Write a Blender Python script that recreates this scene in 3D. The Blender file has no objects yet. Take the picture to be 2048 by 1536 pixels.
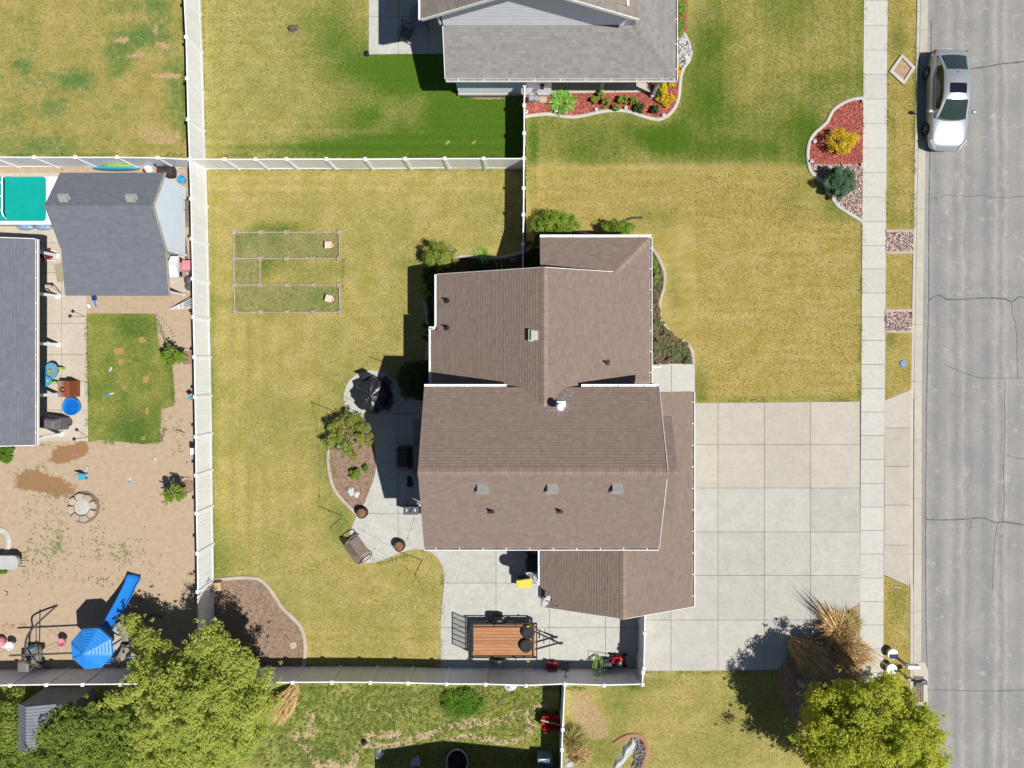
import bpy, math, random
import numpy as np
from mathutils import Vector, Matrix
random.seed(7); rng = np.random.default_rng(7)
sc = bpy.context.scene
col = sc.collection

# ---------------------------------------------------------------- camera, sky, sun, exposure
H, F, CX, CY = 35.4, 1450.0, 1050.0, 725.0          # drone height, focal length in photo pixels, point straight below the drone
cam = bpy.data.cameras.new('camera'); camo = bpy.data.objects.new('camera', cam); col.objects.link(camo)
camo.location = (0, 0, H); camo.rotation_euler = (0, 0, 0)
cam.sensor_width = 36; cam.lens = 36 * F / 2048
cam.shift_x = (1024 - CX) / 2048; cam.shift_y = -(768 - CY) / 2048
cam.clip_end = 600; cam.clip_start = 0.5
sc.camera = camo
SUN = Vector((0.525, -0.24, 1.0)).normalized()       # towards the sun
elev = math.asin(SUN.z); azim = math.atan2(SUN.x, SUN.y)
w = bpy.data.worlds.new('World'); sc.world = w; w.use_nodes = True
wn = w.node_tree.nodes; sky = wn.new('ShaderNodeTexSky'); sky.sky_type = 'NISHITA'; sky.sun_disc = False
sky.sun_elevation = elev; sky.sun_rotation = azim; sky.air_density = 1.0; sky.dust_density = 0.4; sky.ozone_density = 2.5
w.node_tree.links.new(sky.outputs[0], wn['Background'].inputs[0]); wn['Background'].inputs[1].default_value = 0.05
sl = bpy.data.lights.new('sun', 'SUN'); sl.energy = 5.0; sl.angle = math.radians(0.5); sl.color = (1.0, 0.965, 0.9)
slo = bpy.data.objects.new('sun', sl); col.objects.link(slo); slo.rotation_euler = SUN.to_track_quat('Z', 'Y').to_euler()
sc.view_settings.view_transform = 'Standard'; sc.view_settings.look = 'None'
sc.view_settings.gamma = 1; sc.view_settings.exposure = 0.25; sc.view_settings.use_curve_mapping = False
sc.cycles.max_bounces = 6; sc.cycles.diffuse_bounces = 3; sc.cycles.glossy_bounces = 3; sc.cycles.transparent_max_bounces = 6

# ---------------------------------------------------------------- helpers
def P(px, py, z=0.0):
    """world point at height z seen at photo pixel (px, py)"""
    k = (H - z) / F
    return Vector(((px - CX) * k, -(py - CY) * k, z))
def P2(px, py, z=0.0):
    p = P(px, py, z); return (p.x, p.y)
def L(r, g, b, k=0.63):
    f = lambda c: (c / 255 / 12.92 if c <= 10 else ((c / 255 + 0.055) / 1.055) ** 2.4)
    return (f(r) * k, f(g) * k, f(b) * k, 1)

class MB:
    def __init__(s): s.v = []; s.f = []; s.t = []
    def add(s, pts, faces, tone=0.5):
        n = len(s.v); s.v += [tuple(p) for p in pts]
        for f in faces: s.f.append([i + n for i in f]); s.t.append(tone)
        return s
    def poly(s, pts, tone=0.5): return s.add(pts, [list(range(len(pts)))], tone)
    def box(s, c, d, rz=0, R=None, tone=0.5):
        R = R or Matrix.Rotation(rz, 3, 'Z'); c = Vector(c); x, y, z = d[0] / 2, d[1] / 2, d[2] / 2
        pts = [c + R @ Vector(q) for q in ((-x, -y, -z), (x, -y, -z), (x, y, -z), (-x, y, -z), (-x, -y, z), (x, -y, z), (x, y, z), (-x, y, z))]
        return s.add(pts, [(0, 3, 2, 1), (4, 5, 6, 7), (0, 1, 5, 4), (1, 2, 6, 5), (2, 3, 7, 6), (3, 0, 4, 7)], tone)
    def taper(s, c, d0, d1, z0, z1, rz=0, tone=0.5):
        """a frustum box from (d0 at z0) to (d1 at z1) over the point c"""
        R = Matrix.Rotation(rz, 3, 'Z'); c = Vector((c[0], c[1], 0)); pts = []
        for d, z in ((d0, z0), (d1, z1)):
            for q in ((-1, -1), (1, -1), (1, 1), (-1, 1)): pts.append(c + R @ Vector((q[0] * d[0] / 2, q[1] * d[1] / 2, z)))
        return s.add(pts, [(0, 3, 2, 1), (4, 5, 6, 7), (0, 1, 5, 4), (1, 2, 6, 5), (2, 3, 7, 6), (3, 0, 4, 7)], tone)
    def bar(s, a, b, wd, ht, tone=0.5):
        """a box beam from a to b"""
        a = Vector(a); b = Vector(b); d = (b - a); l = d.length; d.normalize()
        up = Vector((0, 0, 1)) if abs(d.z) < 0.95 else Vector((0, 1, 0))
        sd = d.cross(up).normalized(); up = sd.cross(d)
        R = Matrix((d, sd, up)).transposed()
        return s.box((a + b) / 2, (l, wd, ht), R=R, tone=tone)
    def cyl(s, a, b, r0, r1=None, n=10, cap=True, tone=0.5):
        a = Vector(a); b = Vector(b); r1 = r0 if r1 is None else r1
        d = (b - a).normalized(); x = d.orthogonal().normalized(); y = d.cross(x); k = len(s.v); pts = []
        for p, r in ((a, r0), (b, r1)):
            for i in range(n): t = 2 * math.pi * i / n; pts.append(p + x * math.cos(t) * r + y * math.sin(t) * r)
        fs = [(i, (i + 1) % n, n + (i + 1) % n, n + i) for i in range(n)]
        if cap: fs += [list(range(n))[::-1], list(range(n, 2 * n))]
        return s.add(pts, fs, tone)
    def tube(s, path, r, n=6, closed=False, tone=0.5):
        path = [Vector(p) for p in path]; m = len(path); pts = []; prev = None
        for i, p in enumerate(path):
            a = path[(i - 1) % m] if closed or i > 0 else p; b = path[(i + 1) % m] if closed or i < m - 1 else p
            d = (b - a).normalized()
            x = d.orthogonal().normalized() if prev is None else (prev - d * prev.dot(d)).normalized()
            prev = x; y = d.cross(x); rr = r[i] if isinstance(r, (list, tuple)) else r
            for j in range(n): t = 2 * math.pi * j / n; pts.append(p + x * math.cos(t) * rr + y * math.sin(t) * rr)
        fs = []
        for i in range(m if closed else m - 1):
            for j in range(n): fs.append((i * n + j, i * n + (j + 1) % n, ((i + 1) % m) * n + (j + 1) % n, ((i + 1) % m) * n + j))
        if not closed: fs += [list(range(n))[::-1], list(range((m - 1) * n, m * n))]
        return s.add(pts, fs, tone)
    def lathe(s, c, prof, n=16, sx=1, sy=1, rz=0, tone=0.5):
        c = Vector(c); R = Matrix.Rotation(rz, 3, 'Z'); pts = []; m = len(prof)
        for r, z in prof:
            for j in range(n): t = 2 * math.pi * j / n; pts.append(c + R @ Vector((math.cos(t) * r * sx, math.sin(t) * r * sy, z)))
        fs = [(i * n + j, i * n + (j + 1) % n, (i + 1) * n + (j + 1) % n, (i + 1) * n + j) for i in range(m - 1) for j in range(n)]
        fs += [list(range(n))[::-1], list(range((m - 1) * n, m * n))]
        return s.add(pts, fs, tone)
    def ell(s, c, r, n=14, m=8, rz=0, tone=0.5):
        prof = [(max(0.001, math.sin(math.pi * i / m)), -math.cos(math.pi * i / m) * r[2]) for i in range(m + 1)]
        return s.lathe(c, prof, n, r[0], r[1], rz, tone)
    def prism(s, poly, z0, z1, tone=0.5, bottom=True):
        n = len(poly); a = sum(poly[i][0] * poly[(i + 1) % n][1] - poly[(i + 1) % n][0] * poly[i][1] for i in range(n))
        if a < 0: poly = poly[::-1]
        pts = [(p[0], p[1], z0) for p in poly] + [(p[0], p[1], z1) for p in poly]
        fs = [(i, (i + 1) % n, n + (i + 1) % n, n + i) for i in range(n)] + [list(range(n, 2 * n))]
        if bottom: fs.append(list(range(n))[::-1])
        return s.add(pts, fs, tone)
    def build(s, name, mat, parent=None, smooth=None, kind=None, label=None, bevel=0):
        me = bpy.data.meshes.new(name); me.from_pydata(s.v, [], s.f); me.update()
        a = me.attributes.new('tone', 'FLOAT', 'FACE'); a.data.foreach_set('value', s.t)
        return link(name, me, mat, parent, smooth, kind, label, bevel)

def link(name, me, mat, parent=None, smooth=None, kind=None, label=None, bevel=0):
    o = bpy.data.objects.new(name, me); col.objects.link(o)
    if mat and not me.materials: me.materials.append(mat)
    if smooth:
        me.shade_smooth(); me.set_sharp_from_angle(angle=math.radians(smooth))
    if bevel:
        m = o.modifiers.new('bevel', 'BEVEL'); m.width = bevel; m.segments = 2; m.limit_method = 'ANGLE'; m.angle_limit = math.radians(40)
    if parent is not None: attach(o, parent)
    if kind: o['kind'] = kind
    if label: o['label'] = label
    return o
def wloc(o):
    m = Matrix(o.matrix_basis)
    return m if o.parent is None else wloc(o.parent) @ o.matrix_parent_inverse @ m
def attach(o, parent):
    """parent a mesh that was built in world coordinates"""
    o.parent = parent; o.matrix_parent_inverse = wloc(parent).inverted()
def tag(o, label, cat, group=None):
    o['label'] = label; o['category'] = cat
    if group: o['group'] = group
    return o
def thing(name, label, cat, loc=(0, 0, 0), group=None, rz=0):
    o = bpy.data.objects.new(name, None); col.objects.link(o); o.empty_display_size = 0.2
    o.location = loc; o.rotation_euler = (0, 0, rz)
    return tag(o, label, cat, group)
def dup(root, loc, rz=0, label=None, scale=None):
    r = root.copy(); col.objects.link(r); r.location = loc; r.rotation_euler = (0, 0, rz)
    if scale: r.scale = (scale,) * 3
    if label: r['label'] = label
    for ch in list(root.children):
        c = ch.copy(); col.objects.link(c); c.parent = r
        for g in list(ch.children):
            d = g.copy(); col.objects.link(d); d.parent = c
    return r
def pw(pts, z=0): return [P2(x, y, z) for x, y in pts]
def smooth_line(pts, k=6, closed=False):
    """Catmull-Rom through 2D or 3D points"""
    pts = [Vector(p) for p in pts]; n = len(pts); out = []
    for i in range(n if closed else n - 1):
        p0 = pts[(i - 1) % n] if closed or i > 0 else pts[i]; p1 = pts[i]; p2 = pts[(i + 1) % n]
        p3 = pts[(i + 2) % n] if closed or i + 2 < n else p2
        for j in range(k):
            t = j / k
            out.append(0.5 * ((2 * p1) + (p2 - p0) * t + (2 * p0 - 5 * p1 + 4 * p2 - p3) * t * t + (3 * p1 - p0 - 3 * p2 + p3) * t ** 3))
    if not closed: out.append(pts[-1])
    return out
def clip(poly, x0, y0, x1, y1):
    """a polygon cut to a rectangle (Sutherland-Hodgman)"""
    for ax, lim, sg in ((0, x0, 1), (0, x1, -1), (1, y0, 1), (1, y1, -1)):
        out = []; n = len(poly)
        for i in range(n):
            a, b = poly[i], poly[(i + 1) % n]; da, db = sg * (a[ax] - lim), sg * (b[ax] - lim)
            if da >= 0: out.append(a)
            if (da > 0 > db) or (da < 0 < db):
                t = da / (da - db); out.append((a[0] + (b[0] - a[0]) * t, a[1] + (b[1] - a[1]) * t))
        poly = out
        if len(poly) < 3: return []
    q = []
    for p in poly:
        if not q or abs(p[0] - q[-1][0]) + abs(p[1] - q[-1][1]) > 1e-5: q.append(p)
    if len(q) > 2 and abs(q[0][0] - q[-1][0]) + abs(q[0][1] - q[-1][1]) < 1e-5: q.pop()
    n = len(q)
    if n < 3 or abs(sum(q[i][0] * q[(i + 1) % n][1] - q[(i + 1) % n][0] * q[i][1] for i in range(n))) < 1e-4: return []
    return q
def inside(poly, X, Y):
    r = np.zeros(len(X), bool); n = len(poly); j = n - 1
    for i in range(n):
        xi, yi = poly[i]; xj, yj = poly[j]
        if yi != yj: r ^= ((yi > Y) != (yj > Y)) & (X < (xj - xi) * (Y - yi) / (yj - yi) + xi)
        j = i
    return r
def scatter_in(poly, n):
    xs = [p[0] for p in poly]; ys = [p[1] for p in poly]; out = np.zeros((0, 2))
    while len(out) < n:
        q = rng.uniform((min(xs), min(ys)), (max(xs), max(ys)), (n * 2, 2)); out = np.vstack([out, q[inside(poly, q[:, 0], q[:, 1])]])
    return out[:n]
def vnoise(X, Y, f, seed):
    """smooth value noise, vectorised"""
    X = np.asarray(X) * f + seed * 17.3; Y = np.asarray(Y) * f + seed * 5.9
    xi = np.floor(X).astype(int); yi = np.floor(Y).astype(int); u = X - xi; v = Y - yi; u = u * u * (3 - 2 * u); v = v * v * (3 - 2 * v)
    h = lambda a, b: np.mod(np.sin(a * 127.1 + b * 311.7 + seed * 74.7) * 43758.5453, 1.0)
    return (h(xi, yi) * (1 - u) + h(xi + 1, yi) * u) * (1 - v) + (h(xi, yi + 1) * (1 - u) + h(xi + 1, yi + 1) * u) * v
def fbm(X, Y, f, seed): return (vnoise(X, Y, f, seed) * 0.55 + vnoise(X, Y, f * 2.1, seed + 1) * 0.3 + vnoise(X, Y, f * 4.3, seed + 2) * 0.15)
def np_mesh(name, V, fsize, tone, mat, parent=None, kind=None, faces=None, smooth=False):
    """many alike small faces in one mesh. V: (N, k, 3); faces: index lists in 0..k-1, all of fsize corners"""
    N, k, _ = V.shape; faces = np.array([list(range(k))] if faces is None else faces); nf = len(faces)
    me = bpy.data.meshes.new(name); me.vertices.add(N * k); me.vertices.foreach_set('co', V.reshape(-1).astype(np.float32))
    idx = (faces[None] + (np.arange(N) * k)[:, None, None]).reshape(-1)
    me.loops.add(len(idx)); me.loops.foreach_set('vertex_index', idx.astype(np.int32))
    me.polygons.add(N * nf); me.polygons.foreach_set('loop_start', (np.arange(N * nf) * fsize).astype(np.int32))
    me.update(calc_edges=True)
    a = me.attributes.new('tone', 'FLOAT', 'FACE'); a.data.foreach_set('value', np.repeat(tone, nf).astype(np.float32))
    if smooth: me.shade_smooth()
    return link(name, me, mat, parent, None, kind)
def rand_rot(n, tilt=math.pi):
    """n random rotation matrices"""
    q = rng.normal(size=(n, 4)); q /= np.linalg.norm(q, axis=1)[:, None]; a, b, c, d = q.T
    return np.stack([np.stack([1 - 2 * (c * c + d * d), 2 * (b * c - a * d), 2 * (b * d + a * c)], 1), np.stack([2 * (b * c + a * d), 1 - 2 * (b * b + d * d), 2 * (c * d - a * b)], 1),
                     np.stack([2 * (b * d - a * c), 2 * (c * d + a * b), 1 - 2 * (b * b + c * c)], 1)], 1)

# ---------------------------------------------------------------- materials
class NT:
    def __init__(s, name):
        s.m = bpy.data.materials.new(name); s.m.use_nodes = True; s.t = s.m.node_tree; s.b = s.t.nodes['Principled BSDF']; s._pos = None
    def n(s, typ, **kw):
        x = s.t.nodes.new(typ)
        for k, v in kw.items(): setattr(x, k, v)
        return x
    def set(s, sock, v):
        if hasattr(v, 'links') or isinstance(v, bpy.types.NodeSocket): s.t.links.new(v, sock)
        else: sock.default_value = v
    @property
    def pos(s):
        if s._pos is None: s._pos = s.n('ShaderNodeNewGeometry').outputs['Position']
        return s._pos
    def noise(s, scale, detail=4, rough=0.6, stretch=None, out='Fac'):
        x = s.n('ShaderNodeTexNoise'); x.inputs['Scale'].default_value = scale; x.inputs['Detail'].default_value = detail; x.inputs['Roughness'].default_value = rough
        v = s.pos
        if stretch:
            mp = s.n('ShaderNodeMapping'); mp.inputs['Scale'].default_value = stretch; s.t.links.new(v, mp.inputs[0]); v = mp.outputs[0]
        s.t.links.new(v, x.inputs['Vector']); return x.outputs[out]
    def math(s, op, a, b=0.5, c=None, clamp=False):
        x = s.n('ShaderNodeMath', operation=op, use_clamp=clamp); s.set(x.inputs[0], a); s.set(x.inputs[1], b)
        if c is not None: s.set(x.inputs[2], c)
        return x.outputs[0]
    def rng(s, v, a, b, c=0.0, d=1.0):
        x = s.n('ShaderNodeMapRange'); s.set(x.inputs[0], v)
        for i, q in enumerate((a, b, c, d)): x.inputs[i + 1].default_value = q
        return x.outputs[0]
    def mix(s, f, a, b, mode='MIX'):
        x = s.n('ShaderNodeMix', data_type='RGBA', blend_type=mode); s.set(x.inputs[0], f); s.set(x.inputs[6], a); s.set(x.inputs[7], b); return x.outputs[2]
    def attr(s, name): return s.n('ShaderNodeAttribute', attribute_name=name).outputs['Fac']
    def bump(s, h, strength, dist=0.02):
        x = s.n('ShaderNodeBump'); x.inputs['Strength'].default_value = strength; x.inputs['Distance'].default_value = dist; s.set(x.inputs['Height'], h); s.t.links.new(x.outputs[0], s.b.inputs['Normal'])
    def gain(s, c, f):
        """colour times a scalar"""
        x = s.n('ShaderNodeVectorMath', operation='SCALE'); s.set(x.inputs[0], c); s.set(x.inputs['Scale'], f); return x.outputs[0]
    def fin(s, c, rough=0.8, spec=0.3, metal=0.0):
        s.set(s.b.inputs['Base Color'], c); s.set(s.b.inputs['Roughness'], rough); s.b.inputs['Specular IOR Level'].default_value = spec; s.b.inputs['Metallic'].default_value = metal
        return s.m
def M(name, c, c2=None, sc=3.0, rough=0.7, spec=0.3, metal=0.0, bump=0.0, bsc=40, rnd=0.0, tone=0.0, stretch=None, grain=0.0, coat=0.0):
    t = NT(name); c2 = c2 or tuple(x * 0.85 for x in c[:3]) + (1,)
    cc = t.mix(t.rng(t.noise(sc, 5, 0.65, stretch), 0.35, 0.65), c, c2)
    if grain: cc = t.gain(cc, t.rng(t.noise(bsc * 2.5, 2, 0.6), 0.3, 0.7, 1 - grain, 1 + grain))
    if rnd: cc = t.gain(cc, t.rng(t.n('ShaderNodeObjectInfo').outputs['Random'], 0, 1, 1 - rnd, 1 + rnd))
    if tone: cc = t.gain(cc, t.rng(t.attr('tone'), 0, 1, 1 - tone, 1 + tone))
    if bump: t.bump(t.noise(bsc, 3, 0.6), bump)
    if coat: t.b.inputs['Coat Weight'].default_value = coat; t.b.inputs['Coat Roughness'].default_value = 0.05
    return t.fin(cc, rough, spec, metal)
def leafmat(name, ca, cb, cc, flower=None):
    """leaf colour by leaf, by clump; part of the light passes through"""
    t = NT(name); tn = t.attr('tone')
    c = t.mix(t.rng(tn, 0, 1), ca, cb); c = t.mix(t.rng(t.noise(1.3, 3), 0.42, 0.62), c, cc)
    if flower: c = t.mix(t.math('GREATER_THAN', tn, 0.965), c, flower)
    t.fin(c, 0.55, 0.25); tr = t.n('ShaderNodeBsdfTranslucent'); t.set(tr.inputs[0], t.gain(c, 1.4))
    mx = t.n('ShaderNodeMixShader'); mx.inputs[0].default_value = 0.42; t.t.links.new(t.b.outputs[0], mx.inputs[1]); t.t.links.new(tr.outputs[0], mx.inputs[2])
    t.t.links.new(mx.outputs[0], t.t.nodes['Material Output'].inputs[0]); return t.m
def lawnmat(name, tan, olive, green, soil, blade=0.45, patch=0.3):
    """mown grass: attributes green and bare say what grows where; noise gives tufts and blades"""
    t = NT(name); n1 = t.noise(7, 4, 0.7); n2 = t.noise(38, 3, 0.75); n3 = t.noise(1.1, 3, 0.6); st = t.noise(30, 3, 0.7, (1.0, 0.35, 1))
    g = t.math('ADD', t.attr('green'), t.math('MULTIPLY', t.math('SUBTRACT', n1, 0.5), 0.85)); g = t.math('ADD', g, t.math('MULTIPLY', t.math('SUBTRACT', n2, 0.5), 0.9))
    pn = t.math('SUBTRACT', t.noise(2.6, 5, 0.72), 0.5); g = t.math('ADD', g, t.math('MULTIPLY', pn, patch))
    c = t.mix(t.rng(t.math('ADD', t.math('ADD', t.math('MULTIPLY', n3, 0.6), t.math('MULTIPLY', t.noise(4.5, 4, 0.7), 0.4)), t.math('MULTIPLY', t.math('SUBTRACT', n2, 0.5), 1.0)), 0.34, 0.66), tan, olive)
    c = t.mix(t.rng(g, 0.3, 0.95), c, green)
    b = t.math('ADD', t.attr('bare'), t.math('MULTIPLY', t.math('SUBTRACT', n1, 0.5), 0.9)); b = t.math('ADD', b, t.math('MULTIPLY', t.math('SUBTRACT', n2, 0.5), 0.7))
    b = t.math('ADD', b, t.math('MULTIPLY', t.math('SUBTRACT', t.noise(3.1, 5, 0.72), 0.5), patch)); c = t.mix(t.rng(b, 0.45, 0.75), c, soil)
    c = t.gain(c, t.rng(t.math('ADD', t.math('MULTIPLY', n2, 0.5), t.math('MULTIPLY', st, 0.5)), 0.34, 0.66, 1 - blade, 1 + blade))
    c = t.gain(c, t.rng(t.noise(60, 2, 0.6), 0.3, 0.7, 0.66, 1.34)); c = t.gain(c, t.rng(t.noise(13, 3, 0.7), 0.3, 0.7, 0.86, 1.14))
    c = t.gain(c, t.rng(t.attr('mow'), -1, 1, 0.87, 1.13)); t.bump(t.math('ADD', n2, t.noise(90, 2)), 0.75, 0.035); return t.fin(c, 0.95, 0.08)

SOIL = L(190, 160, 130); 
m_lawn = lawnmat('mown_grass', L(220, 200, 134), L(177, 169, 86), L(94, 130, 40), L(206, 178, 138))
m_lawn_gold = lawnmat('golden_grass', L(218, 196, 130), L(183, 167, 83), L(92, 124, 36), L(214, 186, 134))
m_lawn_patch = lawnmat('patchy_grass', L(216, 194, 126), L(176, 164, 82), L(112, 148, 78), L(226, 188, 146), patch=1.7)
m_sod = lawnmat('sod_grass', L(196, 184, 100), L(124, 148, 68), L(84, 122, 52), L(222, 176, 108))
m_weeds = lawnmat('weedy_grass', L(204, 194, 118), L(136, 152, 66), L(66, 102, 34), L(226, 198, 162), patch=1.5)
def dirtmat():
    t = NT('yard_dirt'); n1 = t.noise(4, 5, 0.7); n2 = t.noise(34, 3, 0.75)
    c = t.mix(t.rng(n1, 0.35, 0.65), L(214, 191, 165), L(198, 174, 147)); c = t.mix(t.rng(t.math('ADD', t.attr('wet'), t.math('MULTIPLY', t.math('SUBTRACT', t.noise(2.0, 5, 0.75), 0.5), 1.5)), 0.45, 0.7), c, L(172, 134, 98))
    c = t.gain(c, t.rng(n2, 0.3, 0.7, 0.86, 1.12))
    g = t.math('ADD', t.attr('green'), t.math('MULTIPLY', t.math('SUBTRACT', t.noise(3.2, 5, 0.75), 0.5), 2.4)); g = t.math('ADD', g, t.math('MULTIPLY', t.math('SUBTRACT', n2, 0.5), 0.8))
    c = t.mix(t.rng(g, 0.62, 0.85), c, L(140, 150, 96)); c = t.mix(t.rng(t.noise(75, 2, 0.5), 0.70, 0.76), c, L(110, 84, 58))
    t.bump(n2, 0.6, 0.03); return t.fin(c, 0.95, 0.1)
m_dirt = dirtmat()
m_ground = M('bare_ground', L(170, 142, 110), L(140, 120, 84), 0.8, 0.95, 0.1, bump=0.4, grain=0.15)
def concmat(name, c, c2, rnd=0.05, stain=0.12):
    t = NT(name); n = t.noise(1.4, 5, 0.65); cc = t.mix(t.rng(n, 0.35, 0.65), c, c2)
    cc = t.gain(cc, t.rng(t.noise(5, 5, 0.7), 0.4, 0.75, 1.03, 1 - stain)); cc = t.gain(cc, t.rng(t.noise(120, 2, 0.6), 0.3, 0.7, 0.95, 1.05))
    cc = t.gain(cc, t.rng(t.n('ShaderNodeObjectInfo').outputs['Random'], 0, 1, 1 - rnd, 1 + rnd)); t.bump(t.noise(150, 2), 0.2, 0.01); return t.fin(cc, 0.85, 0.25)
m_drive_tan = concmat('driveway_concrete_tan', L(212, 204, 190), L(203, 196, 182))
m_drive = concmat('driveway_concrete', L(209, 206, 197), L(198, 195, 186))
m_walk = concmat('sidewalk_concrete', L(214, 214, 208), L(222, 216, 204), 0.05)
m_patio = concmat('patio_concrete', L(217, 217, 210), L(207, 205, 196), 0.03, 0.2)
m_tanpatio = concmat('tan_patio_concrete', L(222, 211, 194), L(212, 200, 182), 0.03)
m_curb = concmat('curb_concrete', L(220, 212, 194), L(208, 202, 190), 0.04, 0.16)
m_edge = concmat('edging_concrete', L(216, 203, 186), L(200, 186, 166), 0.03)
m_edge_grey = concmat('grey_edging_concrete', L(222, 218, 208), L(206, 202, 192), 0.03)
m_edge_red = concmat('red_edging_concrete', L(192, 146, 122), L(176, 128, 106), 0.03)
def roadmat():
    t = NT('worn_asphalt'); x = t.n('ShaderNodeSeparateXYZ'); t.t.links.new(t.pos, x.inputs[0]); X = x.outputs[0]
    wob = t.math('ADD', X, t.math('MULTIPLY', t.math('SUBTRACT', t.noise(0.8, 5, 0.7), 0.5), 0.6))
    band = None
    for c0, wd, am in ((20.2, 0.35, 0.8), (20.75, 0.12, -0.6), (21.1, 0.2, 0.7), (21.45, 0.12, -0.8), (21.75, 0.3, 0.6), (22.6, 0.3, 1.0), (23.05, 0.14, -1.0), (23.3, 0.12, 0.6), (23.55, 0.16, -0.9), (24.2, 0.3, 0.4), (19.7, 0.15, -0.6)):
        d = t.math('DIVIDE', t.math('ABSOLUTE', t.math('SUBTRACT', wob, c0)), wd); v = t.math('MULTIPLY', t.rng(d, 0, 1, 1, 0), am)
        band = v if band is None else t.math('ADD', band, v)
    streak = t.noise(2.6, 6, 0.8, (1.3, 0.45, 1)); c = t.mix(t.rng(t.noise(0.5, 4), 0.35, 0.65), L(175, 172, 168), L(160, 158, 156))
    c = t.mix(t.math('MULTIPLY', t.rng(streak, 0.3, 0.6), t.rng(band, 0.0, 0.7)), c, L(150, 149, 149)); c = t.mix(t.math('MULTIPLY', t.rng(streak, 0.35, 0.6), t.rng(band, 0.0, -1.3)), c, L(196, 193, 188))
    c = t.mix(t.rng(t.noise(2.2, 5, 0.75), 0.58, 0.66, 0, 0.5), c, L(204, 200, 194)); c = t.gain(c, t.rng(t.noise(9, 4, 0.75), 0.3, 0.7, 0.9, 1.1)); c = t.gain(c, t.rng(t.noise(95, 2, 0.7), 0.3, 0.7, 0.78, 1.22)); t.bump(t.noise(110, 2), 0.5, 0.012)
    return t.fin(c, 0.9, 0.2)
m_road = roadmat()
m_tar = M('crack_sealant', L(112, 112, 118), L(96, 96, 102), 8, 0.7)
m_crack = M('crack', L(104, 102, 102), L(86, 84, 84), 8, 0.9)
def shingle(name, a, b, c):
    t = NT(name); tn = t.attr('tone'); cc = t.mix(tn, a, b); cc = t.mix(t.rng(t.noise(3.2, 3, 0.7), 0.55, 0.72), cc, c)
    cc = t.gain(cc, t.rng(t.noise(70, 2, 0.6), 0.3, 0.7, 0.9, 1.1)); t.bump(t.noise(160, 2), 0.35, 0.008); return t.fin(cc, 0.92, 0.15)
m_brown = shingle('brown_shingles', L(158, 139, 128), L(143, 125, 116), L(156, 131, 121))
m_brownridge = shingle('brown_ridge_shingles', L(170, 152, 136), L(160, 136, 122), L(164, 140, 126))
m_grey = shingle('grey_shingles', L(166, 164, 160), L(146, 144, 142), L(160, 154, 146))
m_slate = shingle('dark_shingles', L(134, 138, 148), L(122, 126, 136), L(130, 134, 144))
m_white = M('white_vinyl', L(244, 245, 248, 0.86), L(238, 240, 244, 0.86), 2, 0.45, 0.4)
m_fence = M('white_fence_vinyl', L(246, 248, 252, 0.88), L(236, 238, 242, 0.86), 1.6, 0.4, 0.4, stretch=(3, 3, .4))
m_alu = M('white_gutter', L(246, 244, 242, 0.86), L(236, 234, 232, 0.86), 3, 0.4, 0.4)
m_siding = M('pale_siding', L(238, 240, 246, 0.86), L(232, 234, 242, 0.86), 2, 0.55)
m_sidingtan = M('tan_siding', L(190, 168, 148), L(178, 156, 138), 2, 0.6)
m_sidingblue = M('pale_blue_siding', L(212, 224, 232, 0.8), L(204, 216, 224, 0.8), 2, 0.55)
m_galv = M('galvanised_vent', L(196, 194, 188), L(180, 178, 172), 6, 0.5, metal=0.2)
m_black = M('black_metal', L(42, 44, 50), L(34, 36, 40), 5, 0.4, 0.4)
m_rubber = M('tyre_rubber', L(58, 59, 62), L(48, 49, 52), 6, 0.75)
m_cover = M('black_tarp', L(50, 51, 56), L(40, 41, 46), 3, 0.38, 0.5)
m_soil = M('bed_soil', L(180, 154, 136), L(150, 126, 108), 5, 0.95, 0.1, bump=0.6, bsc=30, grain=0.25)
m_darksoil = M('dark_bed_soil', L(112, 94, 78), L(88, 72, 60), 5, 0.95, 0.1, bump=0.6, bsc=30, grain=0.25)
m_mulchbase = M('red_mulch_bed', L(196, 112, 100), L(170, 90, 80), 9, 0.95, 0.1, bump=0.6, grain=0.25)
m_mulch = M('red_mulch_chips', L(222, 136, 122), L(198, 108, 96), 5, 0.9, 0.1, tone=0.45)
m_pinkstone = M('pink_grey_gravel', L(242, 218, 208), L(222, 194, 186), 7, 0.85, tone=0.5)
m_gravelbase = M('gravel_bed', L(206, 172, 158), L(182, 152, 140), 8, 0.95, grain=0.2)
m_whitestone = M('white_stone', L(232, 234, 232), L(214, 216, 212), 3, 0.8, tone=0.2)
m_stone = M('tan_block', L(214, 196, 176), L(196, 176, 154), 5, 0.85, rnd=0.1, bump=0.3)
m_greystone = M('grey_stones', L(190, 184, 180), L(150, 146, 144), 5, 0.85, tone=0.4)
m_rock = M('brown_rock', L(140, 122, 108), L(104, 90, 80), 6, 0.9, bump=0.5)
m_wood = M('cedar_planks', L(206, 150, 106), L(186, 128, 86), 3, 0.6, rnd=0.14, stretch=(0.6, 9, 1), grain=0.1)
m_oldwood = M('weathered_boards', L(216, 204, 186), L(190, 174, 154), 4, 0.85, rnd=0.06, grain=0.12)
m_bark = M('bark', L(112, 92, 72), L(84, 68, 54), 6, 0.95, bump=0.6, bsc=22)
m_blue = M('blue_plastic', L(48, 144, 232, .78), L(40, 132, 224, .78), 2, 0.35, 0.5)
m_ltblue = M('light_blue_plastic', L(88, 190, 232), L(76, 176, 222), 3, 0.4)
m_teal = M('teal_cover', L(12, 190, 178), L(8, 178, 168), 1.5, 0.5)
m_lime = M('lime_plastic', L(172, 220, 92), L(158, 206, 78), 3, 0.45)
m_red = M('red_plastic', L(206, 34, 44), L(180, 24, 36), 3, 0.4)
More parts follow.
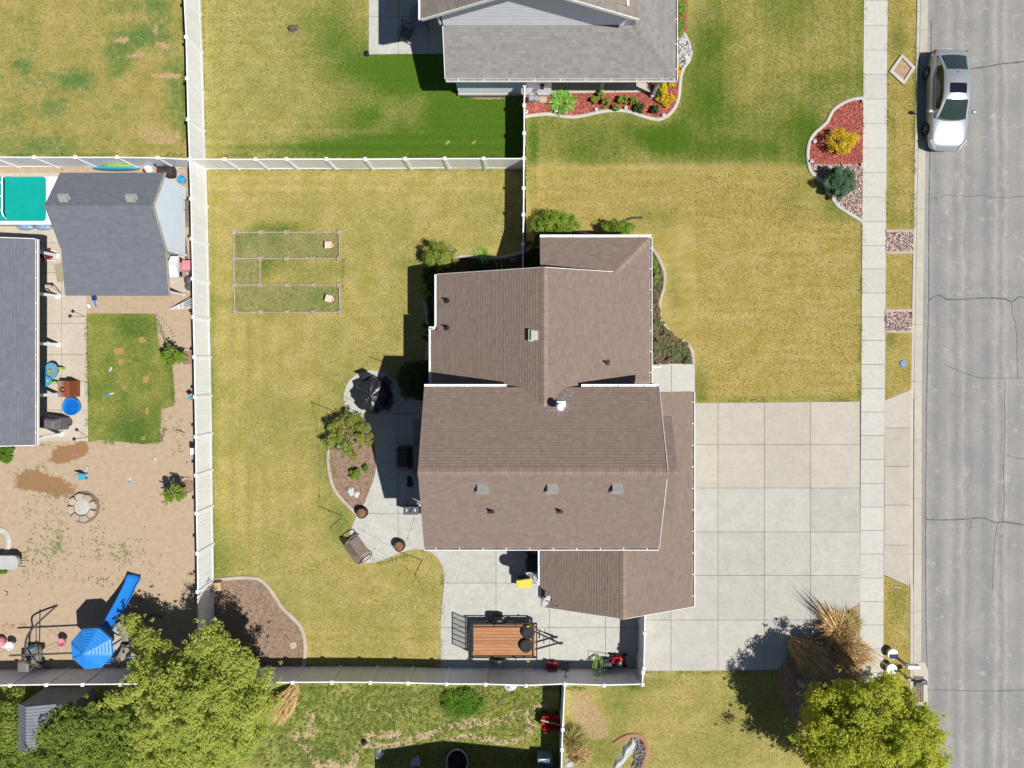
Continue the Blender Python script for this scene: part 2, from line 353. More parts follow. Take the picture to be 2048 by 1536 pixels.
m_pink = M('pink_plastic', L(238, 160, 176), L(228, 140, 160), 3, 0.45)
m_yellow = M('yellow_plastic', L(248, 232, 96), L(242, 222, 84), 3, 0.45)
m_grey = m_grey; m_greyplastic = M('grey_plastic', L(150, 148, 148), L(134, 132, 132), 3, 0.5)
m_paleplastic = M('pale_grey_plastic', L(214, 216, 216), L(200, 202, 204), 3, 0.5)
m_tanplastic = M('tan_plastic', L(206, 200, 188), L(192, 186, 172), 3, 0.5)
m_brownframe = M('brown_metal_frame', L(116, 104, 94), L(98, 88, 80), 3, 0.5)
m_toybrown = M('brown_toy_plastic', L(172, 112, 84), L(156, 98, 72), 3, 0.5)
m_purple = M('purple_plastic', L(110, 100, 180), L(98, 86, 166), 3, 0.45)
m_steel = M('steel', L(190, 190, 188), L(160, 160, 160), 5, 0.3, 0.5, metal=0.7)
m_smoker = M('charcoal_steel', L(106, 110, 118), L(96, 100, 108), 5, 0.45, 0.4)
m_bench = M('brown_metal_bench', L(158, 140, 132), L(142, 126, 118), 3, 0.5)
m_barrel = M('barrel_planter', L(92, 76, 68), L(70, 58, 52), 4, 0.8)
m_terra = M('dry_potting_soil', L(172, 128, 96), L(128, 92, 68), 14, 0.95, grain=0.3, bump=0.5)
m_ash = M('ash', L(224, 222, 212), L(202, 200, 190), 7, 0.95, grain=0.15, bump=0.5)
m_hose = M('green_hose', L(186, 228, 104), L(156, 204, 84), 3, 0.45)
m_darkhose = M('dark_green_hose', L(92, 140, 52), L(74, 120, 44), 3, 0.5)
m_blackpipe = M('black_pipe', L(70, 72, 78), L(56, 58, 62), 3, 0.5)
m_yuk = M('lid_blue', L(110, 160, 232), L(98, 148, 222), 3, 0.5)
m_iron = M('rusty_iron', L(172, 150, 138), L(150, 124, 112), 6, 0.8)
m_hole = M('dark_hole', L(38, 34, 32, 0.5), None, 3, 0.95)
m_paint = M('silver_car_paint', L(206, 210, 216, 0.72), L(202, 206, 212, 0.72), 1, 0.3, 0.5, metal=0.55, coat=0.8)
def glassmat(name, c):
    t = NT(name); t.b.inputs['Coat Weight'].default_value = 0.5; return t.fin(c, 0.06, 0.6)
m_glass = glassmat('car_glass', L(58, 74, 70, 0.6)); m_darkglass = glassmat('sunroof_glass', L(34, 32, 46, 0.6))
m_lamp = glassmat('lamp_lens', L(206, 212, 220)); m_trimred = glassmat('tail_lens', L(150, 30, 30))
lf_big = leafmat('big_tree_leaves', L(236, 240, 124), L(156, 176, 72), L(196, 208, 94))
lf_right = leafmat('maple_leaves', L(240, 240, 92), L(156, 176, 52), L(204, 212, 70))
lf_bright = leafmat('bright_shrub_leaves', L(184, 208, 80), L(112, 146, 42), L(146, 178, 60))
lf_low = leafmat('olive_green_leaves', L(190, 206, 96), L(122, 150, 60), L(152, 174, 74))
lf_green = leafmat('shrub_leaves', L(146, 186, 57), L(89, 133, 34), L(114, 163, 44))
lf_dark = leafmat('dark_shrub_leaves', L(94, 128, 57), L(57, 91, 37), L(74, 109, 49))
lf_spruce = leafmat('spruce_needles', L(138, 173, 138), L(91, 126, 94), L(114, 148, 119))
lf_gold = leafmat('golden_shrub_leaves', L(255, 238, 59), L(218, 186, 37), L(255, 218, 59))
lf_lilac = leafmat('lilac_leaves', L(190, 203, 89), L(124, 153, 52), L(173, 173, 81), L(255, 248, 255))
lf_cover = leafmat('ground_cover_leaves', L(163, 173, 119), L(114, 138, 81), L(173, 153, 124))
lf_yellow = leafmat('yellow_flowers', L(240, 206, 40), L(226, 180, 26), L(246, 214, 60))
lf_straw = M('dry_grass_blades', L(255, 218, 158), L(203, 166, 109), 6, 0.85, 0.15, tone=0.45)
lf_blade = M('green_blades', L(173, 228, 104), L(119, 176, 59), 6, 0.6, 0.3, tone=0.4)
lf_mixblade = M('olive_blades', L(208, 190, 121), L(161, 153, 81), 6, 0.8, 0.2, tone=0.4)
# ---------------------------------------------------------------- the ground, lawns and paving
def sheet(name, poly, mat, z=0.0, step=0.25, blobs=(), green=0.3, bare=0.0, wet=0.0, gn=(0.25, 0.35), bn=(0.0, 0.5), seed=1, extra=None):
    """a ground sheet with the attributes green / bare / wet, from noise and from soft patches given in photo pixels"""
    xs = [p[0] for p in poly]; ys = [p[1] for p in poly]; idx = {}; V = []; Fc = []
    def vid(p):
        k = (round(p[0], 4), round(p[1], 4))
        if k not in idx: idx[k] = len(V); V.append((p[0], p[1], z))
        return idx[k]
    x0, y0 = math.floor(min(xs) / step) * step, math.floor(min(ys) / step) * step
    nx, ny = int((max(xs) - x0) / step) + 1, int((max(ys) - y0) / step) + 1
    gx = x0 + np.arange(nx + 1) * step; gy = y0 + np.arange(ny + 1) * step; pa = list(poly)
    # row strips first, so each cell is cut from a small polygon
    for j in range(ny):
        strip = clip(pa, min(xs) - 1, gy[j], max(xs) + 1, gy[j + 1])
        if not strip: continue
        sx = [p[0] for p in strip]
        for i in range(int((min(sx) - x0) / step), min(nx, int((max(sx) - x0) / step) + 1)):
            q = clip(strip, gx[i], gy[j], gx[i + 1], gy[j + 1])
            if q:
                f = []
                for p in q:
                    k = vid(p)
                    if k not in f: f.append(k)
                if len(f) > 2:
                    a = sum(V[f[k]][0] * V[f[(k + 1) % len(f)]][1] - V[f[(k + 1) % len(f)]][0] * V[f[k]][1] for k in range(len(f)))
                    Fc.append(f if a > 0 else f[::-1])
    me = bpy.data.meshes.new(name); me.from_pydata(V, [], Fc); me.update()
    A = np.array(V); X, Y = A[:, 0], A[:, 1]; PX = CX + X * F / (H - z); PY = CY - Y * F / (H - z)
    at = {'green': green + gn[1] * (fbm(X, Y, gn[0], seed) - 0.5) * 2, 'bare': bare + bn[1] * (fbm(X, Y, bn[0] or 0.4, seed + 7) - 0.5) * 2 if bn[1] else np.full(len(X), bare), 'wet': np.full(len(X), wet), 'mow': np.zeros(len(X))}
    for b in blobs:
        n, bx, by, rx, ry, am = b; d = ((PX - bx) / rx) ** 2 + ((PY - by) / ry) ** 2
        d = d * (0.75 + 0.5 * fbm(X, Y, 0.9, seed + 3)); at[n] = at[n] + am * np.exp(-d ** 1.5)
    if extra: extra(at, PX, PY)
    for k, v in at.items():
        a = me.attributes.new(k, 'FLOAT', 'POINT'); a.data.foreach_set('value', np.asarray(v, np.float32))
    return link(name, me, mat, None, None, 'structure')

g = MB(); g.poly([(-120, -120, -0.42), (120, -120, -0.42), (120, 120, -0.42), (-120, 120, -0.42)]); g.build('ground', m_ground, kind='structure')

# lawns -------------------------------------------------------
def back_extra(at, X, Y):
    bx = lambda v, c, w_: np.exp(-((v - c) / w_) ** 4); wob = X + 6 * fbm(X, Y, .01, 5); wy_ = Y + 6 * fbm(X, Y, .01, 9); sn_ = np.sin
    at['mow'] += bx(X, 480, 75) * (Y > 620) * (Y < 1160) * sn_(wob / 34 * 6.283) + bx(Y, 390, 48) * sn_(wy_ / 21 * 6.283) * .9 + bx(Y, 1285, 52) * (X > 610) * sn_(wy_ / 23 * 6.283) * .7 + .35 * bx(X, 620, 80) * (Y > 640) * sn_(wob / 38 * 6.283) + .3 * bx(Y, 560, 110) * (X > 690) * sn_(wy_ / 26 * 6.283)
    at['green'] += .12 * at['mow'] + 0.35 * np.exp(-((X - 426) / 9) ** 2) * (Y > 340) - 0.2 * np.exp(-((Y - 365) / 16) ** 2)
sheet('lawn', pw([(403, 330), (1049, 330), (1049, 560), (850, 800), (900, 1110), (890, 1345), (425, 1345)]), m_lawn, blobs=[
    ('green', 540, 500, 80, 40, .55), ('green', 510, 545, 40, 30, .5), ('green', 560, 598, 110, 30, .5), ('green', 640, 545, 70, 25, .35), ('bare', 650, 480, 60, 20, .35), ('bare', 555, 538, 26, 14, .5),
    ('green', 700, 760, 60, 60, .25), ('green', 640, 700, 60, 60, .12), ('green', 800, 640, 60, 120, .22), ('green', 470, 620, 90, 30, .12), ('green', 660, 960, 40, 140, .3), ('green', 690, 1060, 30, 50, .4),
    ('green', 560, 1230, 60, 90, .3), ('green', 440, 1120, 30, 60, .3), ('green', 850, 1200, 40, 60, .2), ('bare', 560, 720, 90, 120, .1), ('bare', 740, 1240, 120, 60, .12), ('green', 960, 380, 80, 80, .1),
    ('green', 550, 455, 60, 14, .45), ('bare', 660, 610, 60, 25, .3), ('green', 900, 525, 100, 15, .4)], green=0.26, gn=(0.3, 0.32), bn=(0.4, 0.26), seed=1, extra=back_extra)
sheet('lawn', pw([(-160, -160), (374, -160), (375, 322), (-160, 322)]), m_lawn_patch, blobs=[
    ('green', 270, 70, 50, 30, .6), ('green', 240, 110, 40, 30, .6), ('green', 330, 40, 40, 60, .45), ('green', 165, 165, 35, 30, .5), ('green', 120, 160, 60, 20, .5), ('green', 110, 220, 35, 35, .55), ('green', 45, 130, 30, 14, .5),
    ('green', 20, 235, 40, 30, .4), ('green', 245, 145, 25, 20, .5), ('green', 60, 290, 90, 24, .3), ('green', 350, 200, 30, 90, .3), ('green', 270, 10, 60, 18, .4),
    ('bare', 245, 82, 18, 8, 1.1), ('bare', 275, 108, 20, 8, 1.0), ('bare', 328, 94, 20, 7, 1.1), ('bare', 335, 151, 36, 6, 1.2), ('bare', 310, 58, 8, 24, .8), ('bare', 330, 275, 50, 26, .55), ('bare', 85, 160, 24, 14, .5), ('bare', 280, 230, 60, 50, .35),
    ('bare', 30, 190, 60, 40, .3), ('bare', 130, 185, 70, 20, .35)], green=0.26, gn=(0.5, 0.4), bn=(0.45, 0.3), seed=11)
def north_extra(at, X, Y):
    at['green'] += 0.55 * np.clip((X - 560) / 330, 0, 1) * np.clip((Y + 20) / 160, 0, 1) - 0.5 * np.exp(-((X - 420) / 24) ** 2) - 0.22 * np.clip((560 - X) / 150, 0, 1)
    at['mow'] += .8 * np.exp(-((Y - 292) / 30) ** 2) * np.sin(Y / 20 * 6.283) + .35 * (Y < 260) * np.sin((Y + 4 * fbm(X, Y, .01, 3)) / 24 * 6.283); at['green'] += 0.3 * np.exp(-((Y - 300) / 18) ** 2) + .5 * (fbm(X, Y, .02, 4) - .5) * np.clip((X - 600) / 200, 0, 1); at['bare'] += 0.25 * np.exp(-((X - 440) / 26) ** 2)
sheet('lawn', pw([(401, -160), (900, -160), (920, 195), (1051, 195), (1051, 328), (402, 328)]), m_lawn, blobs=[
    ('green', 690, 80, 50, 90, .25), ('green', 800, 140, 80, 50, .4), ('green', 960, 250, 100, 60, .4), ('green', 720, 235, 50, 26, .3), ('green', 640, 60, 60, 60, .25), ('green', 800, 290, 220, 18, .35), ('bare', 600, 110, 60, 40, .1), ('bare', 895, 284, 8, 5, .9), ('bare', 950, 284, 5, 3, .9), ('bare', 758, 175, 4, 12, .8), ('bare', 980, 195, 60, 5, .9)],
    green=0.38, gn=(0.3, 0.25), bn=(0.4, 0.12), seed=21, extra=north_extra)
def front_extra(at, X, Y):
    up = 1 / (1 + np.exp((Y - 330) / 2.5)); at['green'] += up * 0.34 + 0.16 * np.exp(-((Y - 262) / 70) ** 2) * (X < 1640)
    at['mow'] += .55 * np.sin((X + 5 * fbm(X, Y, .01, 2)) / 23 * 6.283) * up + .5 * np.sin((Y + .05 * X + 6 * fbm(X, Y, .01, 6)) / 22 * 6.283) * (1 - up) * (.4 + fbm(X, Y, .006, 8)); at['green'] += .4 * (fbm(X, Y, .018, 14) - .5) * up; at['green'] += 0.3 * np.exp(-((X - 1722) / 6) ** 2) * (1 - 0.5 * up) + 0.3 * np.exp(-((Y - 800) / 8) ** 2) * (X > 1390)
sheet('lawn', pw([(1052, 190), (1340, 190), (1345, -160), (1729, -160), (1722, 806), (1386, 808), (1300, 740), (1300, 560), (1052, 560)]), m_lawn_gold, blobs=[
    ('green', 1400, 180, 60, 100, .35), ('green', 1320, 275, 60, 30, .45), ('green', 1450, 300, 120, 26, .3), ('green', 1620, 290, 40, 70, .3), ('green', 1660, 170, 60, 30, .2), ('green', 1420, 60, 60, 60, .2), ('bare', 1400, 50, 20, 50, .3), ('bare', 1385, 110, 8, 40, .5),
    ('green', 1680, 410, 40, 40, .5), ('green', 1590, 395, 60, 50, .2), ('green', 1345, 580, 18, 60, .35), ('green', 1400, 770, 20, 40, .5), ('green', 1320, 440, 60, 30, .2), ('green', 1100, 400, 60, 60, .15), ('bare', 1500, 500, 160, 120, .12), ('bare', 1130, 350, 60, 18, .2), ('green', 1065, 330, 10, 120, .3)],
    green=0.2, gn=(0.28, 0.2), bn=(0.4, 0.16), seed=31, extra=front_extra)
sheet('lawn', pw([(1120, 1341), (1720, 1341), (1725, 1720), (1112, 1720)]), m_lawn, blobs=[
    ('bare', 1165, 1410, 26, 40, 1.0), ('bare', 1195, 1445, 30, 40, .6), ('bare', 1290, 1352, 40, 8, .8), ('green', 1300, 1365, 60, 16, .35), ('green', 1250, 1400, 40, 50, .3), ('green', 1200, 1500, 60, 50, .35), ('green', 1160, 1460, 18, 20, .4), ('green', 1500, 1400, 80, 80, .15), ('green', 1450, 1480, 60, 60, .1), ('bare', 1200, 1470, 60, 12, .35)],
    green=0.3, gn=(0.4, 0.25), bn=(0.5, 0.25), seed=41)
# the strips of grass between the sidewalk and the kerb
for pts, gr, sd in (([(1778, -160), (1835, -160), (1826, 459), (1772, 459)], .36, 51), ([(1771, 506), (1825, 506), (1823, 618), (1769, 618)], .24, 52), ([(1768, 664), (1823, 664), (1822, 779), (1768, 802)], .28, 53), ([(1767, 1151), (1820, 1173), (1818, 1720), (1763, 1720)], .26, 54)):
    sheet('grass_verge', pw(pts), m_lawn_gold, green=gr - .04, gn=(0.7, 0.4), bn=(0.7, 0.25), seed=sd, step=0.2, blobs=[('green', 1795, 60, 20, 80, .4), ('green', 1785, 260, 8, 160, .3), ('green', 1795, 440, 24, 20, .3), ('green', 1783, 680, 12, 20, .4), ('green', 1795, 1190, 20, 30, .3), ('bare', 1818, 200, 10, 180, .25)])
# the west neighbour's yard and the weedy yard to the south
sheet('dirt_yard', pw([(-260, 332), (394, 332), (396, 1346), (-260, 1346)]), m_dirt, green=-0.05, gn=(0.5, 0.25), bn=(0, 0), seed=61, step=0.2, blobs=[
    ('green', 95, 1050, 60, 60, .3), ('green', 110, 1095, 30, 50, .2), ('green', 80, 1130, 70, 40, .3), ('green', 205, 1100, 45, 40, .4), ('green', 250, 1110, 25, 25, .45), ('green', 210, 1160, 40, 16, .45), ('green', 120, 1090, 16, 24, .3), ('green', 50, 950, 14, 14, .8), ('green', 20, 990, 20, 20, .5), ('green', 80, 935, 12, 8, .8),
    ('green', 340, 850, 36, 30, .35), ('green', 365, 890, 16, 20, .4), ('green', 370, 800, 16, 20, .4), ('green', 110, 995, 20, 16, .4), ('green', 140, 960, 14, 12, .7), ('green', 195, 1010, 10, 14, .5), ('green', 95, 885, 24, 5, .9), ('green', 30, 1320, 40, 12, .5), ('green', 40, 345, 10, 6, .6), ('green', 125, 342, 14, 4, .9),
    ('wet', 140, 905, 36, 16, 1.1), ('wet', 165, 890, 14, 16, .9), ('wet', 90, 890, 18, 8, .7), ('wet', 60, 960, 40, 24, 1.0), ('wet', 115, 975, 40, 26, .9), ('wet', 120, 920, 24, 10, .9), ('wet', 10, 900, 12, 12, .6), ('wet', 370, 935, 16, 14, .5), ('wet', 250, 605, 90, 9, .45), ('wet', 100, 1280, 120, 40, .35), ('wet', 10, 1250, 60, 10, .5), ('green', 10, 1200, 30, 60, -.3), ('green', 330, 1020, 60, 60, -.25), ('green', 300, 960, 60, 50, -.3)])
sheet('sod_patch', pw([(173, 627), (312, 627), (318, 690), (341, 708), (349, 770), (349, 812), (323, 818), (320, 884), (290, 888), (205, 880), (176, 884)]), m_sod, z=0.012, green=0.42, gn=(0.6, 0.3), bn=(0.9, 0.3), seed=71, step=0.15, blobs=[
    ('bare', 237, 702, 12, 8, 1.0), ('bare', 241, 724, 6, 8, 1.0), ('bare', 218, 738, 6, 5, .9), ('bare', 284, 680, 10, 6, .9), ('bare', 292, 758, 8, 10, .8), ('bare', 295, 822, 5, 10, .8), ('bare', 286, 876, 8, 5, .9), ('bare', 196, 678, 6, 6, .7), ('bare', 270, 775, 4, 6, .7), ('bare', 318, 735, 5, 5, .8), ('bare', 205, 856, 14, 10, .5), ('bare', 264, 842, 5, 5, .8), ('bare', 195, 640, 20, 24, .4), ('bare', 248, 776, 6, 6, .8), ('bare', 236, 750, 4, 6, .7),
    ('green', 270, 650, 40, 30, .4), ('green', 260, 860, 50, 40, .35), ('green', 190, 640, 26, 40, -.35), ('green', 195, 690, 18, 50, -.3), ('green', 210, 800, 24, 30, -.2)])
weed_blobs = [('green', 930, 1410, 50, 32, .8), ('green', 830, 1395, 60, 24, .45), ('green', 1050, 1400, 30, 24, .3), ('green', 870, 1440, 60, 20, .2), ('green', 20, 1450, 60, 100, .5), ('green', 300, 1500, 240, 70, .4), ('bare', 620, 1440, 14, 24, .6), ('bare', 600, 1470, 30, 8, .7), ('bare', 690, 1420, 14, 30, .5), ('green', 640, 1500, 30, 24, .4), ('bare', 660, 1530, 30, 12, .6), ('bare', 1060, 1450, 12, 22, .9), ('bare', 1070, 1370, 16, 12, .7), ('bare', 780, 1420, 20, 14, .3), ('bare', 940, 1440, 26, 6, .8)]
def path(pts, r=7, a=1.4):
    q = smooth_line(pts, 10); return [('bare', p[0], p[1], r, r * 0.8, a * 0.8) for p in q]
sheet('weedy_yard', pw([(-260, 1366), (1128, 1366), (1116, 1720), (-260, 1720)]), m_weeds, green=0.2, gn=(0.6, 0.5), bn=(0.6, 0.4), bare=.08, seed=81, step=0.16,
      blobs=weed_blobs + path([(700, 1536), (716, 1500), (735, 1474), (770, 1468), (800, 1472)]) + path([(735, 1490), (790, 1492), (840, 1475), (900, 1455), (960, 1446), (1010, 1440), (1040, 1425), (1085, 1415)]) + path([(890, 1482), (930, 1473), (970, 1478), (1010, 1484), (1040, 1480)], 4) + path([(590, 1480), (620, 1500), (640, 1536)], 5))

# hard surfaces -------------------------------------------------------
def slabs(name, poly, xs, ys, z, mat, gap=0.018, depth=0.1, parent=None, pick=None, tilt=0.002):
    """a pavement of slabs: a polygon (world) cut along joints; each slab an object"""
    root = thing(name, '', '', (0, 0, 0)); del root['label']; del root['category']; root['kind'] = 'structure'
    bx = [-1e3] + sorted(xs) + [1e3]; by = [-1e3] + sorted(ys) + [1e3]
    for i in range(len(bx) - 1):
        for j in range(len(by) - 1):
            q = clip(poly, bx[i] + gap / 2, by[j] + gap / 2, bx[i + 1] - gap / 2, by[j + 1] - gap / 2)
            if not q: continue
            cx = sum(p[0] for p in q) / len(q); cy = sum(p[1] for p in q) / len(q); dz = random.uniform(-tilt, tilt)
            mb = MB(); mb.prism(q, z - depth, z + dz, bottom=False); mb.build('slab', pick(cx, cy) if pick else mat, root)
    return root
def wx(px, z=0): return P(px, 0, z).x
def wy(py, z=0): return P(0, py, z).y
DARK = M('joint_dirt', L(120, 112, 100), L(92, 86, 76), 4, 0.95)
def bed(name, poly, mat, z=0.006):
    mb = MB(); q = poly if sum(poly[i][0] * poly[(i + 1) % len(poly)][1] - poly[(i + 1) % len(poly)][0] * poly[i][1] for i in range(len(poly))) > 0 else poly[::-1]
    mb.poly([(p[0], p[1], z) for p in q]); return mb.build(name, mat, kind='structure')
# driveway
dz = 0.03
drive = pw([(1383, 806), (1719.5, 803), (1720, 1206), (1690, 1226), (1640, 1262), (1575, 1312), (1556, 1340), (1290, 1342), (1288, 1180), (1370, 1150)], dz)
slabs('driveway', drive, [wx(v, dz) for v in (1342, 1436, 1529, 1621)], [wy(v, dz) for v in (889, 976, 1064, 1151, 1240)], dz, m_drive, pick=lambda x, y: m_drive_tan if y > wy(975) and x > wx(1380) else m_drive)
# sidewalk (a tapering strip in the picture, cut square to it)
sw_y = [-143, -95, -46, 1, 51, 100, 149, 198, 247, 296, 345, 394, 443, 491, 538, 586, 634, 681, 729, 777, 824, 871, 919, 967, 1014, 1061, 1108, 1156, 1203, 1250, 1298, 1345, 1393, 1440, 1488, 1536, 1584, 1632, 1700]
slabs('sidewalk', pw([(1729, -190), (1777, -190), (1768, 1000), (1765, 1700), (1717, 1700), (1721, 1000)], dz), [], [wy(v, dz) for v in sw_y], dz, m_walk, depth=0.12)
slabs('driveway_apron', pw([(1769.5, 801), (1822, 779), (1821, 900), (1819, 1172), (1768, 1150), (1769, 1000)], 0.02), [], [wy(v) for v in (856, 933, 1010, 1090)], 0.022, m_drive_tan)
# front walk
slabs('front_walk', pw([(1290, 729), (1390, 729), (1389, 806), (1290, 806)], dz), [wx(1343)], [], dz, m_walk)
bed('joint_soil', pw([(1285, 728), (1391, 728), (1385, 806), (1722, 802), (1720, 1205), (1556, 1340), (1285, 1342)]), DARK)
# back patio with the parking pad beside the garage
curve = [(738, 740), (719, 745), (698, 762), (688, 787), (688, 805), (696, 827), (709, 842), (732, 855), (747, 880), (751, 912), (751, 942), (744, 967), (734, 992), (727, 1010), (712, 1035), (703, 1055), (700, 1066), (704, 1083), (714, 1108), (727, 1124), (740, 1126), (762, 1122), (799, 1106), (824, 1099), (850, 1100), (869, 1110), (882, 1127), (888, 1150), (887, 1180), (882, 1225), (881, 1275)]
patio = [(p.x, p.y) for p in smooth_line(pw(curve, dz), 4)] + pw([(881, 1337), (1287.5, 1339), (1286, 1150), (1110, 1090), (1000, 1085), (870, 1060), (855, 960), (862, 800), (847, 803), (812, 795), (800, 785), (797, 766), (787, 757), (757, 742)], dz)
slabs('patio', patio, [wx(v, dz) for v in (796, 992, 1099, 1211)], [wy(v, dz) for v in (827, 925, 1027, 1166, 1255)], dz, m_patio)
bed('joint_soil', [(p[0], p[1]) for p in patio], DARK, 0.004)
# west neighbour's concrete
slabs('west_patio', pw([(-220, 346), (358, 346), (358, 480), (384, 560), (384, 583), (173, 592), (173, 640), (176, 882), (60, 882), (-220, 882)], 0.02), [wx(v) for v in (-40, 42, 123.5)], [wy(v) for v in (404, 486, 545, 647, 709, 764, 820)], 0.02, m_tanpatio)
bed('joint_soil', pw([(-218, 348), (356, 348), (382, 562), (382, 581), (171, 590), (174, 880), (-218, 880)]), DARK)
# north neighbour's patio and porch floor
slabs('north_patio', pw([(738, -160), (960, -160), (960, 106), (737.5, 108.5)], dz), [wx(v) for v in (797, 857)], [wy(33.5)], dz, m_patio)
slabs('porch_floor', pw([(1098, 130), (1300, 130), (1301, 184), (1099, 187)], 0.06), [wx(1231)], [], 0.06, m_tanpatio, depth=0.15)

# kerb and gutter, one object per cast length
root = thing('kerb', '', '', (0, 0, 0)); del root['label']; del root['category']; root['kind'] = 'structure'
cy_ = [-190, -60, 57, 178, 300, 418, 536, 649, 763, 880, 997, 1110, 1224, 1325, 1440, 1560, 1700]
def curbx(py): return 1834 - 12.5 * min(py, 760) / 760 - (1.5 * (py - 760) / 600 if py > 760 else 0)
def topz(py): return -0.085 if 785 < py < 1165 else 0.015
for a, b in zip(cy_[:-1], cy_[1:]):
    stations = sorted({a, b} | {q for q in (770, 800, 1150, 1180) if a < q < b}); pts = []; fs = []
    for i, q in enumerate(stations):
        x = wx(curbx(q)); y = wy(q) + (0.006 if q == b else -0.006 if q == a else 0); h = topz(q)
        prof = [(x, -0.3), (x, h - 0.01), (x + 0.015, h), (x + 0.13, h), (x + 0.165, h - 0.03), (x + 0.2, -0.125), (x + 0.6, -0.1), (x + 0.6, -0.3)]
        pts += [(p, y, zz) for p, zz in prof]
    for i in range(len(stations) - 1):
        for k in range(7): fs.append((i * 8 + k, i * 8 + k + 1, (i + 1) * 8 + k + 1, (i + 1) * 8 + k))
    fs += [list(range(8)), list(range((len(stations) - 1) * 8, len(stations) * 8))[::-1]]
    mb = MB(); mb.add(pts, fs); mb.build('kerb_segment', m_curb, root)
# road, its crack sealant and cracks
rd = []
ys_ = np.arange(-200, 1740, 9)
edge = [(wx(curbx(v)) + 0.585 + 0.02 * math.sin(v * 0.3) + random.uniform(-0.018, 0.018), wy(v)) for v in ys_]
mb = MB(); n = len(edge); mb.add([(x, y, -0.112) for x, y in edge] + [(38, y, -0.112) for x, y in edge], [(i, i + 1, n + i + 1, n + i) for i in range(n - 1)])
mb.f = [f[::-1] for f in mb.f]; mb.build('road', m_road, kind='structure')
mb = MB(); mb.poly([(18, -42, -0.122), (38, -42, -0.122), (38, 42, -0.122), (18, 42, -0.122)]); mb.build('road_base', m_tar, kind='structure')
def ribbon(mb, pts, w0, z, jit=0.02, k=8):
    q = smooth_line(pts, k); n = len(q); L_ = []; R_ = []
    for i, p in enumerate(q):
        d = (q[min(i + 1, n - 1)] - q[max(i - 1, 0)]); nn = Vector((-d.y, d.x)).normalized(); ww = w0 * random.uniform(0.55, 1.3); o = nn * random.uniform(-jit, jit)
        L_.append((p.x + o.x + nn.x * ww / 2, p.y + o.y + nn.y * ww / 2, z)); R_.append((p.x + o.x - nn.x * ww / 2, p.y + o.y - nn.y * ww / 2, z))
    mb.add(L_ + R_, [(i + 1, i, n + i, n + i + 1) for i in range(n - 1)])
RZ = -0.112
tars = [[(1856, 601), (1866, 595), (1874, 591), (1884, 592), (1892, 599)], [(1892, 599), (1930, 598), (1975, 596), (2010, 598), (2022, 604), (2030, 600), (2040, 594), (2060, 599)], [(1942, 138), (1980, 132), (2010, 127), (2060, 122)], [(1851, 1039), (1890, 1040), (1930, 1038), (1965, 1036), (1990, 1045), (2010, 1044), (2060, 1052)], [(1855, 1380), (1900, 1380), (1960, 1382), (2060, 1380)]]
mb = MB()
for q in tars: ribbon(mb, pw(q, RZ), 0.07 if q is not tars[4] else 0.04, RZ + 0.004, 0.012)
mb.build('crack_sealant', m_tar, kind='structure')
cr = [[(1858, 397), (1880, 396), (1893, 390), (1930, 393), (1965, 391), (1990, 395), (2060, 392)], [(2023, 606), (2026, 630), (2032, 655), (2034, 700), (2035, 755)], [(1888, 728), (1915, 740), (1955, 754), (2000, 757), (2045, 756)], [(2010, 757), (2009, 800), (2010, 860), (2007, 930), (2008, 1000), (2006, 1043)], [(1995, 1046), (1990, 1080), (1987, 1130), (1985, 1180)], [(2012, 910), (2035, 916), (2060, 915)], [(1942, 1040), (1942, 1052), (1940, 1058)]]
mb = MB()
for q in cr: ribbon(mb, pw(q, RZ), 0.024, RZ + 0.004, 0.02)
mb.build('road_crack', m_crack, kind='structure')
mb = MB(); ribbon(mb, pw([(1862.5, 40), (1862, 120), (1860, 300), (1858, 420), (1857, 600), (1853.5, 800), (1851.5, 1000), (1851.5, 1200), (1854, 1340)], RZ), 0.05, RZ + 0.003, 0.012, 24)
mb.build('gutter_joint', m_tar, kind='structure')

# garden beds and their edging -------------------------------------------------------
def edging(pts, label, mat, w0=0.17, h=0.07, closed=False, z=0.0, k=6):
    q = smooth_line(pw(pts), k, closed); n = len(q); V = []; fs = []
    prof = [(-0.5, -0.03), (-0.5, 0.6), (-0.38, 0.95), (0, 1.05), (0.38, 0.95), (0.5, 0.6), (0.5, -0.03)]
    for i, p in enumerate(q):
        d = (q[(i + 1) % n] if closed or i < n - 1 else p) - (q[i - 1] if closed or i > 0 else p); nn = Vector((-d.y, d.x)).normalized()
        for u, v in prof: V.append((p.x + nn.x * u * w0, p.y + nn.y * u * w0, z + v * h))
    for i in range(n if closed else n - 1):
        for j in range(6): fs.append((i * 7 + j, i * 7 + j + 1, ((i + 1) % n) * 7 + j + 1, ((i + 1) % n) * 7 + j))
    if not closed: fs += [list(range(7))[::-1], list(range((n - 1) * 7, n * 7))]
    mb = MB(); mb.add(V, fs); mb.f = [f[::-1] for f in mb.f]; o = mb.build('garden_edging', mat, smooth=50); return tag(o, label, 'edging')
STONE_V = np.array([(-.5, -.4, -.3), (.5, -.5, -.3), (.45, .5, -.3), (-.5, .4, -.3), (-.3, -.3, .32), (.3, -.25, .3), (.28, .3, .35), (-.3, .28, .28)])
STONE_F = [(0, 1, 5, 4), (1, 2, 6, 5), (2, 3, 7, 6), (3, 0, 4, 7), (4, 5, 6, 7)]
